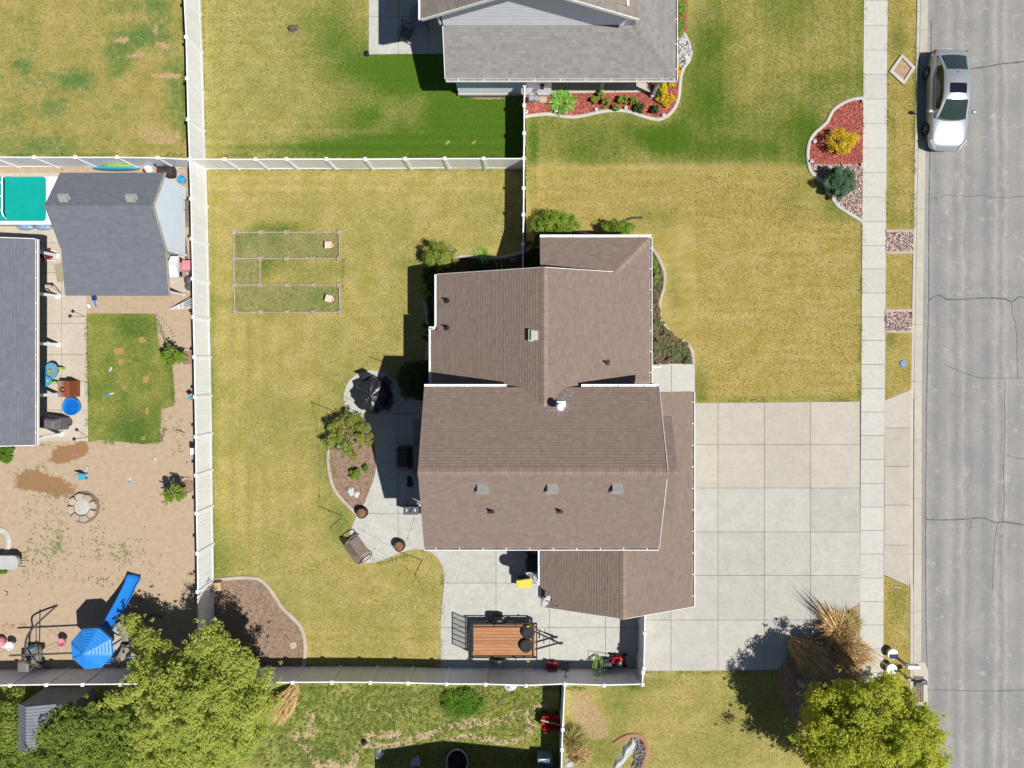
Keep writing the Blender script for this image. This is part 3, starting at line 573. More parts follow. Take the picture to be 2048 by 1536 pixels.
def stones(name, poly, n, size, mat, z=0.02, parent=None, kind='stuff', flat=0.7):
    p = scatter_in(poly, n); s = rng.uniform(0.6, 1.35, n) * size; R = rand_rot(n)
    V = STONE_V[None] * rng.uniform(0.75, 1.25, (n, 8, 1)) * np.array([1, 0.75, flat]); V = np.einsum('nij,nkj->nki', R, V) * s[:, None, None]
    V = V + np.concatenate([p, (z + rng.uniform(0, size * 0.25, n))[:, None]], 1)[:, None]
    return np_mesh(name, V, 4, rng.uniform(0, 1, n), mat, parent, kind, STONE_F)
def chips(name, poly, n, size, mat, z=0.02):
    p = scatter_in(poly, n); s = rng.uniform(0.5, 1.5, n) * size; R = rand_rot(n); Q = np.array([(-1, -.22, 0), (1, -.3, 0), (.9, .25, 0), (-.8, .3, 0)])
    V = np.einsum('nij,kj->nki', R, Q); V[:, :, 2] *= 0.35; V = V * s[:, None, None] + np.concatenate([p, (z + rng.uniform(0, 0.03, n))[:, None]], 1)[:, None]
    return np_mesh(name, V, 4, rng.uniform(0, 1, n), mat, None, 'stuff')
# red mulch along the north house
nb_edge = [(1051, 233), (1075, 230), (1097, 228.5), (1120, 232), (1145, 234), (1170, 231), (1200, 224), (1228, 221), (1255, 223), (1280, 231), (1305, 238), (1322, 238), (1338, 229), (1350, 214), (1357, 195), (1359, 175), (1362, 150), (1367, 136)]
nb = pw([(1052, 184), (1110, 186), (1300, 184), (1300, 60), (1345, 20), (1345, -60), (1372, -60), (1375, 20), (1372, 70), (1368, 130)]) + pw(nb_edge[::-1])
bed('mulch_bed', nb, m_mulchbase); chips('mulch_chips', pw([(1052, 187), (1110, 188), (1300, 186), (1352, 150)] + nb_edge[::-1][3:]), 5200, 0.055, m_mulch)
edging(nb_edge, 'long wavy grey edging around the red mulch bed of the grey roofed house', m_edge_grey, 0.17)
edging([(1367, 136), (1378, 122), (1382, 105), (1378, 88), (1372, 74), (1366, 66)], 'short grey edging curving round the white rocks', m_edge_grey, 0.13)
wr = pw([(1346, 80), (1366, 72), (1378, 88), (1382, 104), (1379, 118), (1367, 134), (1346, 120)]); bed('rock_bed', wr, m_gravelbase, 0.009); stones('white_rocks', wr, 330, 0.16, m_whitestone, 0.04)
# mulch and gravel bed beside the sidewalk
eb_edge = [(1727, 196.5), (1705, 199), (1685, 207), (1668, 219), (1659, 233), (1653, 245), (1641, 256), (1628, 268), (1619, 283), (1615, 305), (1617, 328), (1622, 344), (1634, 356), (1648, 366), (1655, 384), (1668, 402), (1676, 412), (1695, 425), (1710, 434), (1725, 444)]
eb = pw(eb_edge) + pw([(1725, 320)])
up = clip(eb, -1e3, wy(329), 1e3, 1e3); dn = clip(eb, -1e3, -1e3, 1e3, wy(329))
bed('mulch_bed', up, m_mulchbase); chips('mulch_chips', up, 3600, 0.055, m_mulch); bed('gravel_bed', dn, m_gravelbase); stones('gravel', dn, 2600, 0.075, m_pinkstone)
edging(eb_edge, 'curving grey edging between the front lawn and the mulch bed by the sidewalk', m_edge_grey, 0.17)
# gravel strips across the verge
for ya, yb, xa, xb, nm in ((462, 505, 1771, 1825, 'north'), (621, 663, 1769, 1823, 'south')):
    q = pw([(xa, ya), (xb, ya), (xb, yb), (xa, yb)]); bed('gravel_bed', q, m_gravelbase); stones('gravel', q, 1300, 0.075, m_pinkstone, 0.02)
    where = {'north': 'nearer the silver car', 'south': 'nearer the driveway apron'}[nm]
    for yy, e in ((ya, 'north'), (yb, 'south')):
        mb = MB(); c = P((xa + xb) / 2, yy); mb.box((c.x, c.y, 0.02), ((xb - xa) / F * H - 0.02, 0.13, 0.09)); tag(mb.build('edging_strip', m_edge, bevel=0.015), f'pale straight edging on the {e} side of the gravel strip {where}', 'edging', 'edging strips of the verge gravel')
# brown bed in the south-west corner
sb_edge = [(425, 1161), (455, 1157), (490, 1155), (517, 1158), (535, 1172), (551, 1195), (566, 1217), (583, 1233), (598, 1249), (607, 1268), (610, 1290), (609, 1320), (606, 1345)]
sb = pw(sb_edge) + pw([(424, 1345)]); bed('soil_bed', sb, m_soil, 0.008); chips('soil_litter', sb, 1600, 0.04, M('soil_crumbs', L(160, 134, 112), L(124, 100, 84), 6, 0.95, tone=0.4), 0.012)
edging(sb_edge, 'curving tan edging around the bare brown bed in the fence corner', m_edge, 0.18)
# oval bed in the patio
ob_edge = [(703, 830), (680, 850), (662, 880), (656, 910), (658, 940), (663, 965), (673, 985), (690, 1005), (712, 1026), (722, 1033)]
ob = pw(ob_edge) + pw([(727, 1010), (734, 992), (744, 967), (751, 942), (751, 912), (747, 880), (732, 855), (709, 842)]); bed('soil_bed', ob, m_soil, 0.009); chips('soil_litter', ob, 900, 0.04, m_terra, 0.014)
edging(ob_edge, 'tan edging curving along the lawn side of the lilac bed', m_edge, 0.16)
# bed in front of the brown house
fb_edge = [(1302, 494), (1312, 508), (1320, 523), (1327, 541), (1329, 557), (1327, 577), (1321, 597), (1319, 616), (1322, 640), (1333, 657), (1350, 673)]
fb_e2 = [(1364, 680), (1377, 691), (1384, 705), (1387, 728)]
fb = pw([(1280, 490)] + fb_edge + [(1357, 676)] + fb_e2 + [(1280, 729)]); bed('soil_bed', fb, m_darksoil, 0.009)
edging(fb_edge, 'long tan edging snaking along the front lawn beside the brown house', m_edge, 0.16); edging(fb_e2, 'short tan edging next to the end of the front walk', m_edge, 0.16)
mb = MB(); a, b = P(1318, 728.5), P(1385, 729); mb.bar((a.x, a.y, 0.03), (b.x, b.y, 0.03), 0.06, 0.08); tag(mb.build('edging_strip', m_edge_grey), 'straight pale edging between the front bed and the front walk', 'edging')
# beds north and west of the brown house
wb = pw([(1082, 494), (1058, 500), (1041, 505), (1010, 512), (985, 516), (950, 514), (912, 514), (880, 530), (858, 560), (852, 600), (855, 640), (858, 680), (856, 720), (838, 745), (840, 800), (900, 800), (900, 560), (1095, 560), (1095, 480)]); bed('soil_bed', wb, m_darksoil, 0.008)
edging([(1082, 494), (1058, 500), (1041, 506), (1015, 513), (985, 516), (950, 514), (925, 512.5), (906, 517)], 'tan edging along the shaded bed north of the brown house', m_edge, 0.16)
edging([(846, 590), (851, 605), (855, 635), (857, 665), (856, 700), (853, 722)], 'tan edging in the shade beside the west wall of the brown house', m_edge, 0.16)
fbn = pw([(1062, 500), (1070, 470), (1140, 462), (1215, 466), (1262, 474), (1300, 480), (1300, 500)]); bed('soil_bed', fbn, m_darksoil, 0.006)
edging([(1150, 462), (1175, 468), (1205, 475)], 'short tan edging between the two hedge shrubs', m_edge, 0.14)
# bed at the driveway corner
cb = pw([(1720, 1206), (1690, 1226), (1640, 1262), (1575, 1312), (1556, 1342), (1570, 1420), (1640, 1480), (1718, 1480)]); bed('soil_bed', cb, M('corner_mulch', L(212, 172, 150), L(176, 140, 122), 6, 0.95, grain=0.3, bump=0.5), 0.008); chips('mulch_chips', cb, 2200, 0.05, M('brown_chips', L(222, 182, 156), L(186, 148, 124), 4, 0.9, tone=0.4))
# small bed in the south lawn
edging([(1228, 1487), (1238, 1480), (1252, 1473), (1268, 1470), (1282, 1474), (1291, 1486), (1294, 1503), (1289, 1522), (1280, 1545)], 'red brown edging hooked round the bed of white boulders', m_edge_red, 0.2)
gb = pw([(1262, 1474), (1280, 1478), (1289, 1490), (1291, 1505), (1286, 1525), (1278, 1545), (1262, 1545), (1270, 1505)]); bed('gravel_bed', gb, m_gravelbase, 0.008); stones('gravel', gb, 420, 0.09, m_greystone, 0.02)
# ---------------------------------------------------------------- roofs and houses
def roof_plane(mb, poly, expo=0.13, tab=0.24, th=0.012, seed=0):
    """shingle courses laid up a planar 3D polygon: each tab a wedge with its butt edge standing proud"""
    pts = [Vector(p) for p in poly]; n = Vector((0, 0, 0))
    for i in range(len(pts)): n += (pts[i] - pts[0]).cross(pts[(i + 1) % len(pts)] - pts[0])
    n.normalize(); n = -n if n.z < 0 else n
    up = (Vector((0, 0, 1)) - n * n.z).normalized(); u = up.cross(n); o = pts[0]
    uv = [((p - o).dot(u), (p - o).dot(up)) for p in pts]
    U0, U1 = min(q[0] for q in uv), max(q[0] for q in uv); V0, V1 = min(q[1] for q in uv), max(q[1] for q in uv)
    W = lambda a, b, h: o + u * a + up * b + n * h
    rs = random.Random(seed); k = 0; v = V0
    while v < V1 - 0.01:
        x = U0 - rs.uniform(0, tab); strip = clip(uv, U0 - 1, v, U1 + 1, v + expo)
        if strip:
            lo, hi = min(q[0] for q in strip), max(q[0] for q in strip)
            while x < hi:
                wd = tab * rs.choice((0.6, 0.8, 1, 1.25, 1.5)); 
                if x + wd > lo:
                    q = clip(strip, x, v, x + wd, v + expo)
                    if q:
                        t = min(1, max(0, rs.gauss(0.5, 0.26))); hh = th * rs.uniform(0.7, 1.3)
                        f = lambda b: 0.002 + hh * (1 - (b - v) / expo)
                        mb.poly([W(a, b, f(b)) for a, b in q], t)
                        for i in range(len(q)):
                            a, b = q[i], q[(i + 1) % len(q)]
                            if abs(a[1] - v) < 1e-6 and abs(b[1] - v) < 1e-6: mb.poly([W(a[0], a[1], f(v)), W(a[0], a[1], -0.01), W(b[0], b[1], -0.01), W(b[0], b[1], f(v))], t)
                x += wd
        v += expo; k += 1
    return mb
def deck(mb, poly, th=0.16):
    """the roof's thickness under the shingles"""
    pts = [Vector(p) for p in poly]; n = len(pts)
    a = sum(pts[i].x * pts[(i + 1) % n].y - pts[(i + 1) % n].x * pts[i].y for i in range(n))
    if a < 0: pts = pts[::-1]
    top = [p - Vector((0, 0, 0.006)) for p in pts]; bot = [p - Vector((0, 0, th)) for p in pts]
    mb.add(top + bot, [list(range(n)), list(range(n, 2 * n))[::-1]] + [(i, i + n, (i + 1) % n + n, (i + 1) % n) for i in range(n)])
def ridge_caps(mb, a, b, sa, sb, w0=0.15, step=0.14, seed=0):
    """cap shingles bent over a ridge or hip; sa, sb: the height drop per metre to each side"""
    a, b = Vector(a), Vector(b); d = b - a; l = d.length; d.normalize(); s = Vector((d.y, -d.x, 0)).normalized(); rs = random.Random(seed); m = int(l / step)
    for i in range(m):
        p = a + d * (i * l / m); q = a + d * ((i + 1.25) * l / m); t = rs.choice((0.1, 0.35, 0.5, 0.75, 1.0)); z0, z1 = 0.03, 0.014
        L0, L1 = [x + s * w0 - Vector((0, 0, w0 * sa - z)) for x, z in ((p, z0), (q, z1))]; R0, R1 = [x - s * w0 - Vector((0, 0, w0 * sb - z)) for x, z in ((p, z0), (q, z1))]
        c0, c1 = p + Vector((0, 0, z0 + 0.01)), q + Vector((0, 0, z1 + 0.01))
        mb.add([L0, L1, c1, c0, R0, R1], [(0, 1, 2, 3), (3, 2, 5, 4), (0, 3, 4)], t)
m_debris = M('gutter_grit', L(150, 138, 132), L(112, 104, 102), 3, .9, stretch=(1, 1, 1))
def gutter(parent, a, b, out, label=None, hang=0.9, dirty=False):
    """white half-open gutter along an eave from a to b; out: horizontal direction away from the roof"""
    a, b, out = Vector(a), Vector(b), Vector(out).normalized(); d = (b - a).normalized(); mb = MB(); wd, h = 0.13, 0.1
    for off, zz, ww, hh in ((0.012, -0.05, 0.018, h), (wd - 0.009, -0.04, 0.03, h + 0.02), (wd / 2, -h + 0.008, wd - 0.05, 0.016)):
        o = out * off + Vector((0, 0, zz)); mb.bar(a + o, b + o, ww, hh)
    for e in (a + d * 0.006, b - d * 0.006): mb.bar(e + out * 0.024 + Vector((0, 0, -0.05)), e + out * (wd - 0.026) + Vector((0, 0, -0.05)), 0.012, 0.085)
    g_ = mb.build('gutter', m_alu, parent)
    if dirty: k = MB(); o = out * (wd / 2) + Vector((0, 0, -.03)); k.bar(a + o + d * .02, b + o - d * .02, wd - .045, .012); k.build('gutter_debris', m_debris, g_)
    l = (b - a).length; m = max(1, int(l / hang)); base = None
    for i in range(m):
        c = a + (b - a) * ((i + 0.5) / m) + out * (wd / 2) + Vector((0, 0, 0.006))
        if base is None:
            k = MB(); k.bar(-out * (wd / 2 - 0.02), out * (wd / 2 - 0.026), 0.03, 0.014); base = k.build('bracket', m_alu)
            attach(base, g_); base.location = c
        else:
            o = base.copy(); col.objects.link(o); o.location = c
    return g_
def roof_part(house, planes, mat, name='roof', expo=0.125, tab=0.17, caps=(), capmat=None, wood=None, seed=0, th=0.016):
    mb = MB()
    for p in planes: deck(mb, p)
    r = mb.build(name, wood or mat, house); s = MB()
    for i, p in enumerate(planes): roof_plane(s, p, expo, tab, seed=seed + i * 5, th=th)
    s.build('shingles', mat, r, kind='stuff')
    if caps:
        c = MB()
        for i, (a, b, sa, sb) in enumerate(caps): ridge_caps(c, a, b, sa, sb, seed=i)
        c.build('ridge_cap', capmat or mat, r, kind='stuff')
    return r
def wall(house, poly2d, z0, tops, mat, name='wall', boards=True):
    """walls round a footprint; tops: the height of each corner"""
    n = len(poly2d); a = sum(poly2d[i][0] * poly2d[(i + 1) % n][1] - poly2d[(i + 1) % n][0] * poly2d[i][1] for i in range(n))
    if a < 0: poly2d = poly2d[::-1]; tops = tops[::-1]
    mb = MB()
    mb.add([(p[0], p[1], z0) for p in poly2d] + [(p[0], p[1], t) for p, t in zip(poly2d, tops)], [(i, (i + 1) % n, (i + 1) % n + n, i + n) for i in range(n)] + [list(range(n, 2 * n))])
    return mb.build(name, mat, house)
def laps(parent, a, b, zb, tops, mat, out, step=0.15):
    """clapboards on a wall from a to b (2D): laid from zb up to the line through tops [(s, z)...], s from 0 to 1"""
    a, b, out = Vector((*a, 0)), Vector((*b, 0)), Vector((*out, 0)).normalized(); mb = MB(); z = zb; S = [t[0] for t in tops]; Z = [t[1] for t in tops]
    def span(zz):
        ss = np.linspace(0, 1, 241); ok = np.interp(ss, S, Z) >= zz; return (ss[ok][0], ss[ok][-1]) if ok.any() else None
    while z < max(Z) - 0.05:
        q = span(min(z + step, max(Z) - 0.02)); q = q or span(z)
        if q and q[1] - q[0] > 0.01:
            p0, p1 = a + (b - a) * q[0], a + (b - a) * q[1]; t = min(z + step, max(Z))
            mb.add([p0 + out * 0.03 + Vector((0, 0, z)), p1 + out * 0.03 + Vector((0, 0, z)), p1 + out * 0.006 + Vector((0, 0, t)), p0 + out * 0.006 + Vector((0, 0, t)), p0 + Vector((0, 0, z)), p1 + Vector((0, 0, z))], [(0, 1, 2, 3), (4, 5, 1, 0)])
        z += step
    if (b - a).cross(out).z > 0: mb.f = [f[::-1] for f in mb.f]
    return mb.build('siding', mat, parent, kind='stuff')
def trims(parent, mat, items, w0, h0, dz=0.0):
    for a, b in items: mb = MB(); mb.bar(Vector(a) + Vector((0, 0, dz)), Vector(b) + Vector((0, 0, dz)), w0, h0); mb.build('rake_trim', mat, parent)
def roof_vent(house, x, y, z, slope, dirx, diry):
    """square exhaust vent: hood on a flange, tilted with the roof"""
    R = Vector((-slope * dirx, -slope * diry, 1)).to_track_quat('Z', 'Y').to_matrix() if slope else None
    up = (R @ Vector((0, 0, 1))) if R else Vector((0, 0, 1)); c = Vector((x, y, z))
    mb = MB(); mb.box(c + up * 0.012, (0.5, 0.5, 0.012), R=R); mb.box(c + up * 0.07, (0.34, 0.34, 0.1), R=R); mb.box(c + up * 0.14, (0.4, 0.42, 0.05), R=R)
    return mb.build('roof_vent', m_galv, house, bevel=0.03)
def vent_pipe(house, x, y, z):
    mb = MB(); mb.box((x, y, z + 0.02), (0.28, 0.24, 0.02)); mb.cyl((x, y, z), (x, y, z + 0.1), 0.09, 0.06, 10); mb.cyl((x, y, z + 0.05), (x, y, z + 0.38), 0.045, n=10); return mb.build('vent_pipe', m_black, house, smooth=40)

# the brown roofed house -------------------------------------------------------
h = thing('house', 'two storey brown shingled house with white gutters in the middle of the lot', 'house', (0.6, -3.5, 0))
XW, XE = -4.2, 5.58; RY, RZm = -4.27, 7.0; NY, SY, EZ = -1.04, -7.7, 5.2
sn = (RZm - EZ) / (NY - RY); ss = (RZm - EZ) / (RY - SY)
px_n, px_s = -2.2, -6.35; zpn, zps = RZm - sn * (px_n - RY), RZm - ss * (RY - px_s); XP = 5.98
n_main = [(XW, NY, EZ), (XE, NY, EZ), (XE, px_n, zpn), (XP, px_n, zpn), (XP, RY, RZm), (XW, RY, RZm)]
s_main = [(XW, RY, RZm), (XP, RY, RZm), (XP, px_s, zps), (XE, px_s, zps), (XE, SY, EZ), (XW, SY, EZ)]
roof_part(h, [n_main, s_main], m_brown, 'roof', caps=[((XW, RY, RZm), (XP, RY, RZm), ss, sn)], capmat=m_brownridge, seed=1)
WX, WZ = 0.79, 5.65; sl_ = 0.5; wz = lambda x: WZ - sl_ * abs(x - WX)
wing_w = [(-3.87, 3.9, wz(-3.87)), (WX, 3.9, WZ), (WX, -1.87, WZ), (0.2, -1.35, wz(0.2)), (-4.14, -1.35, wz(-4.14)), (-4.14, 1.44, wz(-4.14)), (-3.87, 1.44, wz(-3.87))]
wing_e = [(5.51, 5.53, wz(5.51)), (5.51, -1.35, wz(5.51)), (1.38, -1.35, wz(1.38)), (WX, -1.87, WZ), (WX, 3.9, WZ), (3.88, 3.9, wz(3.88))]
wing_n = [(0.66, 5.53, wz(5.51)), (5.51, 5.53, wz(5.51)), (3.86, 3.88, wz(3.86)), (0.66, 3.88, wz(3.86))]
roof_part(h, [wing_w, wing_e, wing_n], m_brown, 'wing_roof', caps=[((WX, 3.9, WZ), (WX, -1.8, WZ), sl_, sl_), ((5.45, 5.47, wz(5.45)), (3.88, 3.9, wz(3.88)), 0.35, 0.35)], capmat=m_brownridge, seed=40)
GX, GZ = 4.2, 4.4; gz = lambda x: GZ - (GZ - 2.85) * ((GX - x) / (GX - 0.72) if x < GX else (x - GX) / (7.5 - GX))
gar_w = [(0.72, -7.4, 2.85), (GX, -7.4, GZ), (GX, -10.97, GZ), (0.72, -10.97, 2.85)]
gar_e = [(GX, -7.4, GZ), (5.22, -7.4, gz(5.22)), (5.22, -1.3, gz(5.22)), (7.5, -1.3, 2.85), (7.5, -10.97, 2.85), (GX, -10.97, GZ)]
roof_part(h, [gar_w, gar_e], m_brown, 'garage_roof', caps=[((GX, -7.5, GZ), (GX, -10.97, GZ), 0.46, 0.46)], capmat=m_brownridge, seed=80)
bay = [(-5.0, -2.55, 2.95), (-3.85, -2.55, 3.35), (-3.85, -4.95, 3.35), (-5.0, -4.95, 2.95)]
roof_part(h, [bay], m_brown, 'bay_roof', seed=120)
wm = wall(h, [(-3.9, -1.45), (5.2, -1.45), (5.2, RY), (5.2, -7.32), (-3.9, -7.32), (-3.9, RY)], 0, [5.2, 5.2, 6.8, 5.2, 5.2, 6.8], m_sidingtan)
laps(wm, (-3.9, -7.32), (-3.9, -1.45), 0.3, [(0, 5.2), (.52, 6.8), (1, 5.2)], m_sidingtan, (-1, 0), 0.18); laps(wm, (-3.9, -7.32), (5.2, -7.32), 0.3, [(0, 5.1), (1, 5.1)], m_sidingtan, (0, -1), 0.18)
ww_ = wall(h, [(-3.5, -1.45), (5.15, -1.45), (5.15, 3.6), (WX, 3.6), (-3.5, 3.6)], 0, [3.3, 3.3, 3.3, 5.4, 3.3], m_sidingtan)
laps(ww_, (-3.5, -1.45), (-3.5, 3.6), 0.3, [(0, 3.3), (1, 3.3)], m_sidingtan, (-1, 0), 0.18)
wall(h, [(1.0, 3.6), (5.13, 3.6), (5.13, 5.15), (1.0, 5.15)], 0, [3.2] * 4, m_sidingtan)
wg = wall(h, [(1.1, -7.35), (7.1, -7.35), (7.1, -10.62), (GX, -10.62), (1.1, -10.62)], 0, [2.95, 2.95, 2.95, 4.2, 2.95], m_sidingtan)
wall(h, [(5.22, -1.7), (7.1, -1.7), (7.1, -7.34), (5.22, -7.34)], 0, [2.9] * 4, m_sidingtan); wall(h, [(-4.75, -2.75), (-3.92, -2.75), (-3.92, -4.75), (-4.75, -4.75)], 0, [2.9] * 4, m_sidingtan)
for yy, ln in ((-4.6, 4.9), (-8.9, 2.6)):
    gd = MB(); gd.box((7.11, yy, 1.1), (0.06, ln, 2.2)); d_ = gd.build('garage_door', m_white, h)
    for i in range(4): k = MB(); k.box((7.145, yy, 0.3 + i * 0.54), (0.03, ln - 0.1, 0.48)); k.build('door_panel', m_white, d_, bevel=0.01)
# the gutters and the white edges
ez = -0.03
for a, b, o in (((XW, NY, EZ + ez), (-0.75, NY, EZ + ez), (0, 1, 0)), ((2.35, NY, EZ + ez), (XE, NY, EZ + ez), (0, 1, 0)), ((XW, SY, EZ + ez), (XE, SY, EZ + ez), (0, -1, 0)), ((5.51, -0.9, wz(5.51) + ez), (5.51, 5.53, wz(5.51) + ez), (1, 0, 0)),
                ((0.66, 5.53, wz(5.51) + ez), (5.63, 5.53, wz(5.51) + ez), (0, 1, 0)), ((-3.87, 1.6, wz(-3.87) + ez), (-3.87, 3.9, wz(-3.87) + ez), (-1, 0, 0)), ((-4.14, -1.0, wz(-4.14) + ez), (-4.14, 1.57, wz(-4.14) + ez), (-1, 0, 0)), ((-4.27, 1.46, wz(-4.14) + ez), (-3.87, 1.46, wz(-4.14) + ez), (0, 1, 0)),
                ((7.5, -10.97, 2.82), (7.5, -1.3, 2.82), (1, 0, 0)), ((0.72, -10.6, 2.82), (0.72, -7.72, 2.82), (-1, 0, 0))):
    gutter(h, a, b, o, dirty=o[1] < 0 or o[0] > 0)
trims(h, m_alu, (((XE + .012, NY, EZ), (XE + .012, px_n, zpn)), ((XE + .012, px_n, zpn), (XE + .012, RY + .05, RZm)), ((XE + .012, px_s, zps), (XE + .012, SY, EZ)), ((XE + .012, RY - .3, RZm - .16), (XE + .012, px_s, zps))), 0.02, 0.05, .012)
trims(h, m_alu, (((GX, -10.985, GZ), (7.5, -10.985, 2.85)), ((GX, -10.985, GZ), (0.72, -10.985, 2.85)), ((WX, 3.915, WZ), (3.8, 3.915, wz(3.8))), ((WX, 3.915, WZ), (-3.87, 3.915, wz(-3.87)))), 0.025, 0.13, -.09)
for x, y, z, s, ddx, ddy in ((P(964, 967, 6.95).x, -4.98, 6.67, .52, 0, -1), (P(1105, 967, 6.95).x, -4.98, 6.67, .52, 0, -1), (P(1236, 967, 6.95).x, -4.98, 6.67, .52, 0, -1), (0.36, 1.12, 5.45, .5, -1, 0)): roof_vent(h, x, y, z - 0.01, s, ddx, ddy)
for x, y in ((-1.37, -5.98), (1.4, -5.98)): vent_pipe(h, x, y, RZm - ss * (RY - y))
for x, y in ((-3.38, 2.72), (-3.38, 1.53), (3.5, 0.0)): vent_pipe(h, x, y, wz(x))
fx, fy = 1.42, -1.78; fz = EZ + sn * (NY - fy); mb = MB(); mb.cyl((fx, fy, fz - .1), (fx, fy, fz + .55), 0.11, n=14); mb.lathe((fx, fy, fz + .55), [(0.11, 0), (0.17, 0.02), (0.17, 0.14), (0.13, 0.19), (0.02, 0.22)], 16); mb.box((fx + .05, fy, fz + .03), (0.4, 0.4, 0.02)); mb.build('flue', m_white, h, smooth=40)
# satellite dish on the south-west corner of the garage roof
dx, dy, dzz = 0.86, -10.45, 3.55; mb = MB(); R = Vector((0.75, -0.35, 0.62)).to_track_quat('Z', 'Y').to_matrix()
mb = MB(); ring = []
for i in range(5):
    rr = 0.31 * i / 4
    for j in range(18): t = 2 * math.pi * j / 18; ring.append(Vector((dx, dy, dzz)) + R @ Vector((math.cos(t) * rr * 0.9, math.sin(t) * rr, (rr / 0.31) ** 2 * 0.09)))
mb.add(ring, [(i * 18 + j, i * 18 + (j + 1) % 18, (i + 1) * 18 + (j + 1) % 18, (i + 1) * 18 + j) for i in range(4) for j in range(18)]); dish = mb.build('satellite_dish', m_paleplastic, h, smooth=60)
mb = MB(); mb.tube([(dx + .05, dy + .25, 2.9), (dx, dy + .2, 3.2), (dx, dy + .02, dzz - .03)], 0.025); mb.bar((dx, dy, dzz - .05), Vector((dx, dy, dzz)) + R @ Vector((0, -.3, .55)), 0.03, 0.03); mb.box(Vector((dx, dy, dzz)) + R @ Vector((0, -.28, .57)), (.1, .12, .1)); mb.build('mast', m_smoker, dish)
# pale sealant streak running from the flue to the gutter end
pts = []; n_ = 420
tt = rng.uniform(0, 1, n_) ** 1.3; sx_ = fx - .05 + tt * .55 + rng.normal(0, 1, n_) * (.16 * (1 - tt) + .04); sy2 = fy - .25 + tt * 1.0 + rng.normal(0, 1, n_) * .07
ok = sy2 < NY - .02; sx_, sy2 = sx_[ok], sy2[ok]; q = rng.uniform(.006, .02, len(sx_)); zz = lambda y: EZ + sn * (NY - y) + .026
V = np.stack([np.stack([sx_ + a * q * 1.4, sy2 + b * q, zz(sy2 + b * q)], 1) for a, b in ((-1, -1), (1, -1), (1, 1), (-1, 1))], 1); np_mesh('sealant_streak', V, 4, rng.uniform(0, 1, len(sx_)), M('pale_sealant', L(196, 188, 186), L(176, 166, 164), 6, .8), h, kind='stuff')
# downspout at the front walk
mb = MB(); mb.tube([(5.55, -0.85, 3.1), (5.5, -0.95, 2.6), (5.5, -0.95, 0.12)], 0.04, 4); mb.build('downspout', m_alu, h)
a, b = P(1300, 733, 0.1), P(1322, 734, 0.1); mb = MB(); mb.bar(a, b, 0.08, 0.06); mb.build('downspout', m_alu, h)

# the grey roofed house to the north -------------------------------------------------------
h2 = thing('house', 'grey shingled house with pale siding and a front porch at the top edge', 'house', (1, 15, 0))
sk = 0.5; EX, SYn = 6.72, 12.74; ze = 2.9; ky = 14.66; kz = ze + sk * (ky - SYn); kx = EX - (ky - SYn)
south = [(-3.55, SYn, ze), (EX, SYn, ze), (kx, ky, kz), (-3.55, ky, kz)]
east = [(EX, SYn, ze), (EX, 27, ze), (kx, 27, kz), (kx, ky, kz)]
roof_part(h2, [south, east], m_grey, 'porch_roof', expo=0.145, tab=0.2, caps=[((EX - .05, SYn + .05, ze), (kx, ky, kz), 0.35, 0.35)], capmat=m_grey, seed=200)
VY, GXc, GZc, gl, gr = 14.3, 0.2, 7.75, -4.31, 4.72; e5 = 5.2
up_w = [(gl, VY, e5), (GXc, VY, GZc), (GXc, 27, GZc), (gl, 27, e5)]; up_e = [(GXc, VY, GZc), (gr, VY, e5), (gr, 27, e5), (GXc, 27, GZc)]
roof_part(h2, [up_w, up_e], shingle('greybrown_shingles', L(166, 158, 150), L(148, 138, 130), L(160, 148, 138)), 'roof', expo=0.145, tab=0.2, seed=220)
u = wall(h2, [(-3.55, 26.5), (-3.55, 14.7), (GXc, 14.7), (4.3, 14.7), (4.3, 26.5)], 2.5, [e5 + .3, e5 + .3, 7.5, e5 + .3, e5 + .3], m_siding)
laps(u, (-3.55, 14.7), (4.3, 14.7), kz - .1, [(0, e5 + .3), (.478, 7.5), (1, e5 + .3)], m_siding, (0, -1), 0.13)
lo = wall(h2, [(-3.22, 13.07), (-3.22, 26.4), (6.3, 26.4), (6.3, 14.6), (1.25, 14.6), (1.25, 13.07)], 0, [2.9] * 6, m_siding)
laps(lo, (-3.22, 13.07), (1.25, 13.07), 0.25, [(0, 2.9), (1, 2.9)], m_siding, (0, -1), 0.13); laps(lo, (-3.22, 26), (-3.22, 13.07), 0.25, [(0, 2.9), (1, 2.9)], m_siding, (-1, 0), 0.13)
mb = MB(); mb.box((-1.0, 13.05, 0.12), (4.5, 0.12, 0.24)); mb.build('foundation', m_patio, h2)
for x, y in ((3.7, 13.28), (6.22, 13.02)):
    mb = MB(); mb.box((x, y, 1.4), (0.14, 0.14, 2.8)); mb.box((x, y, 0.12), (0.24, 0.24, 0.24)); mb.build('porch_post', m_paleplastic, h2, bevel=0.01)
for a, b, o in (((-3.55, SYn, ze - .03), (EX, SYn, ze - .03), (0, -1, 0)), ((EX, SYn - .13, ze - .03), (EX, 26, ze - .03), (1, 0, 0)), ((gl, VY, e5 - .03), (gl, 26, e5 - .03), (-1, 0, 0))): gutter(h2, a, b, o, hang=1.05, dirty=o[0] > -1)
trims(h2, m_alu, (((gl, VY - .012, e5), (GXc, VY - .012, GZc)), ((gr, VY - .012, e5), (GXc, VY - .012, GZc)), ((-3.58, SYn, ze), (-3.58, ky, kz))), 0.03, 0.16, -.05)
mb = MB(); mb.tube([(-3.75, 14.55, 5.0), (-3.7, 14.66, 4.7), (-3.66, 14.66, 4.0)], 0.05, 4); mb.build('downspout', m_alu, h2)
mb = MB(); c = P(1084, 175, 1.3); mb.box((c.x, 12.95, 1.35), (0.18, 0.16, 0.3)); mb.build('porch_light', m_black, h2, bevel=0.02)
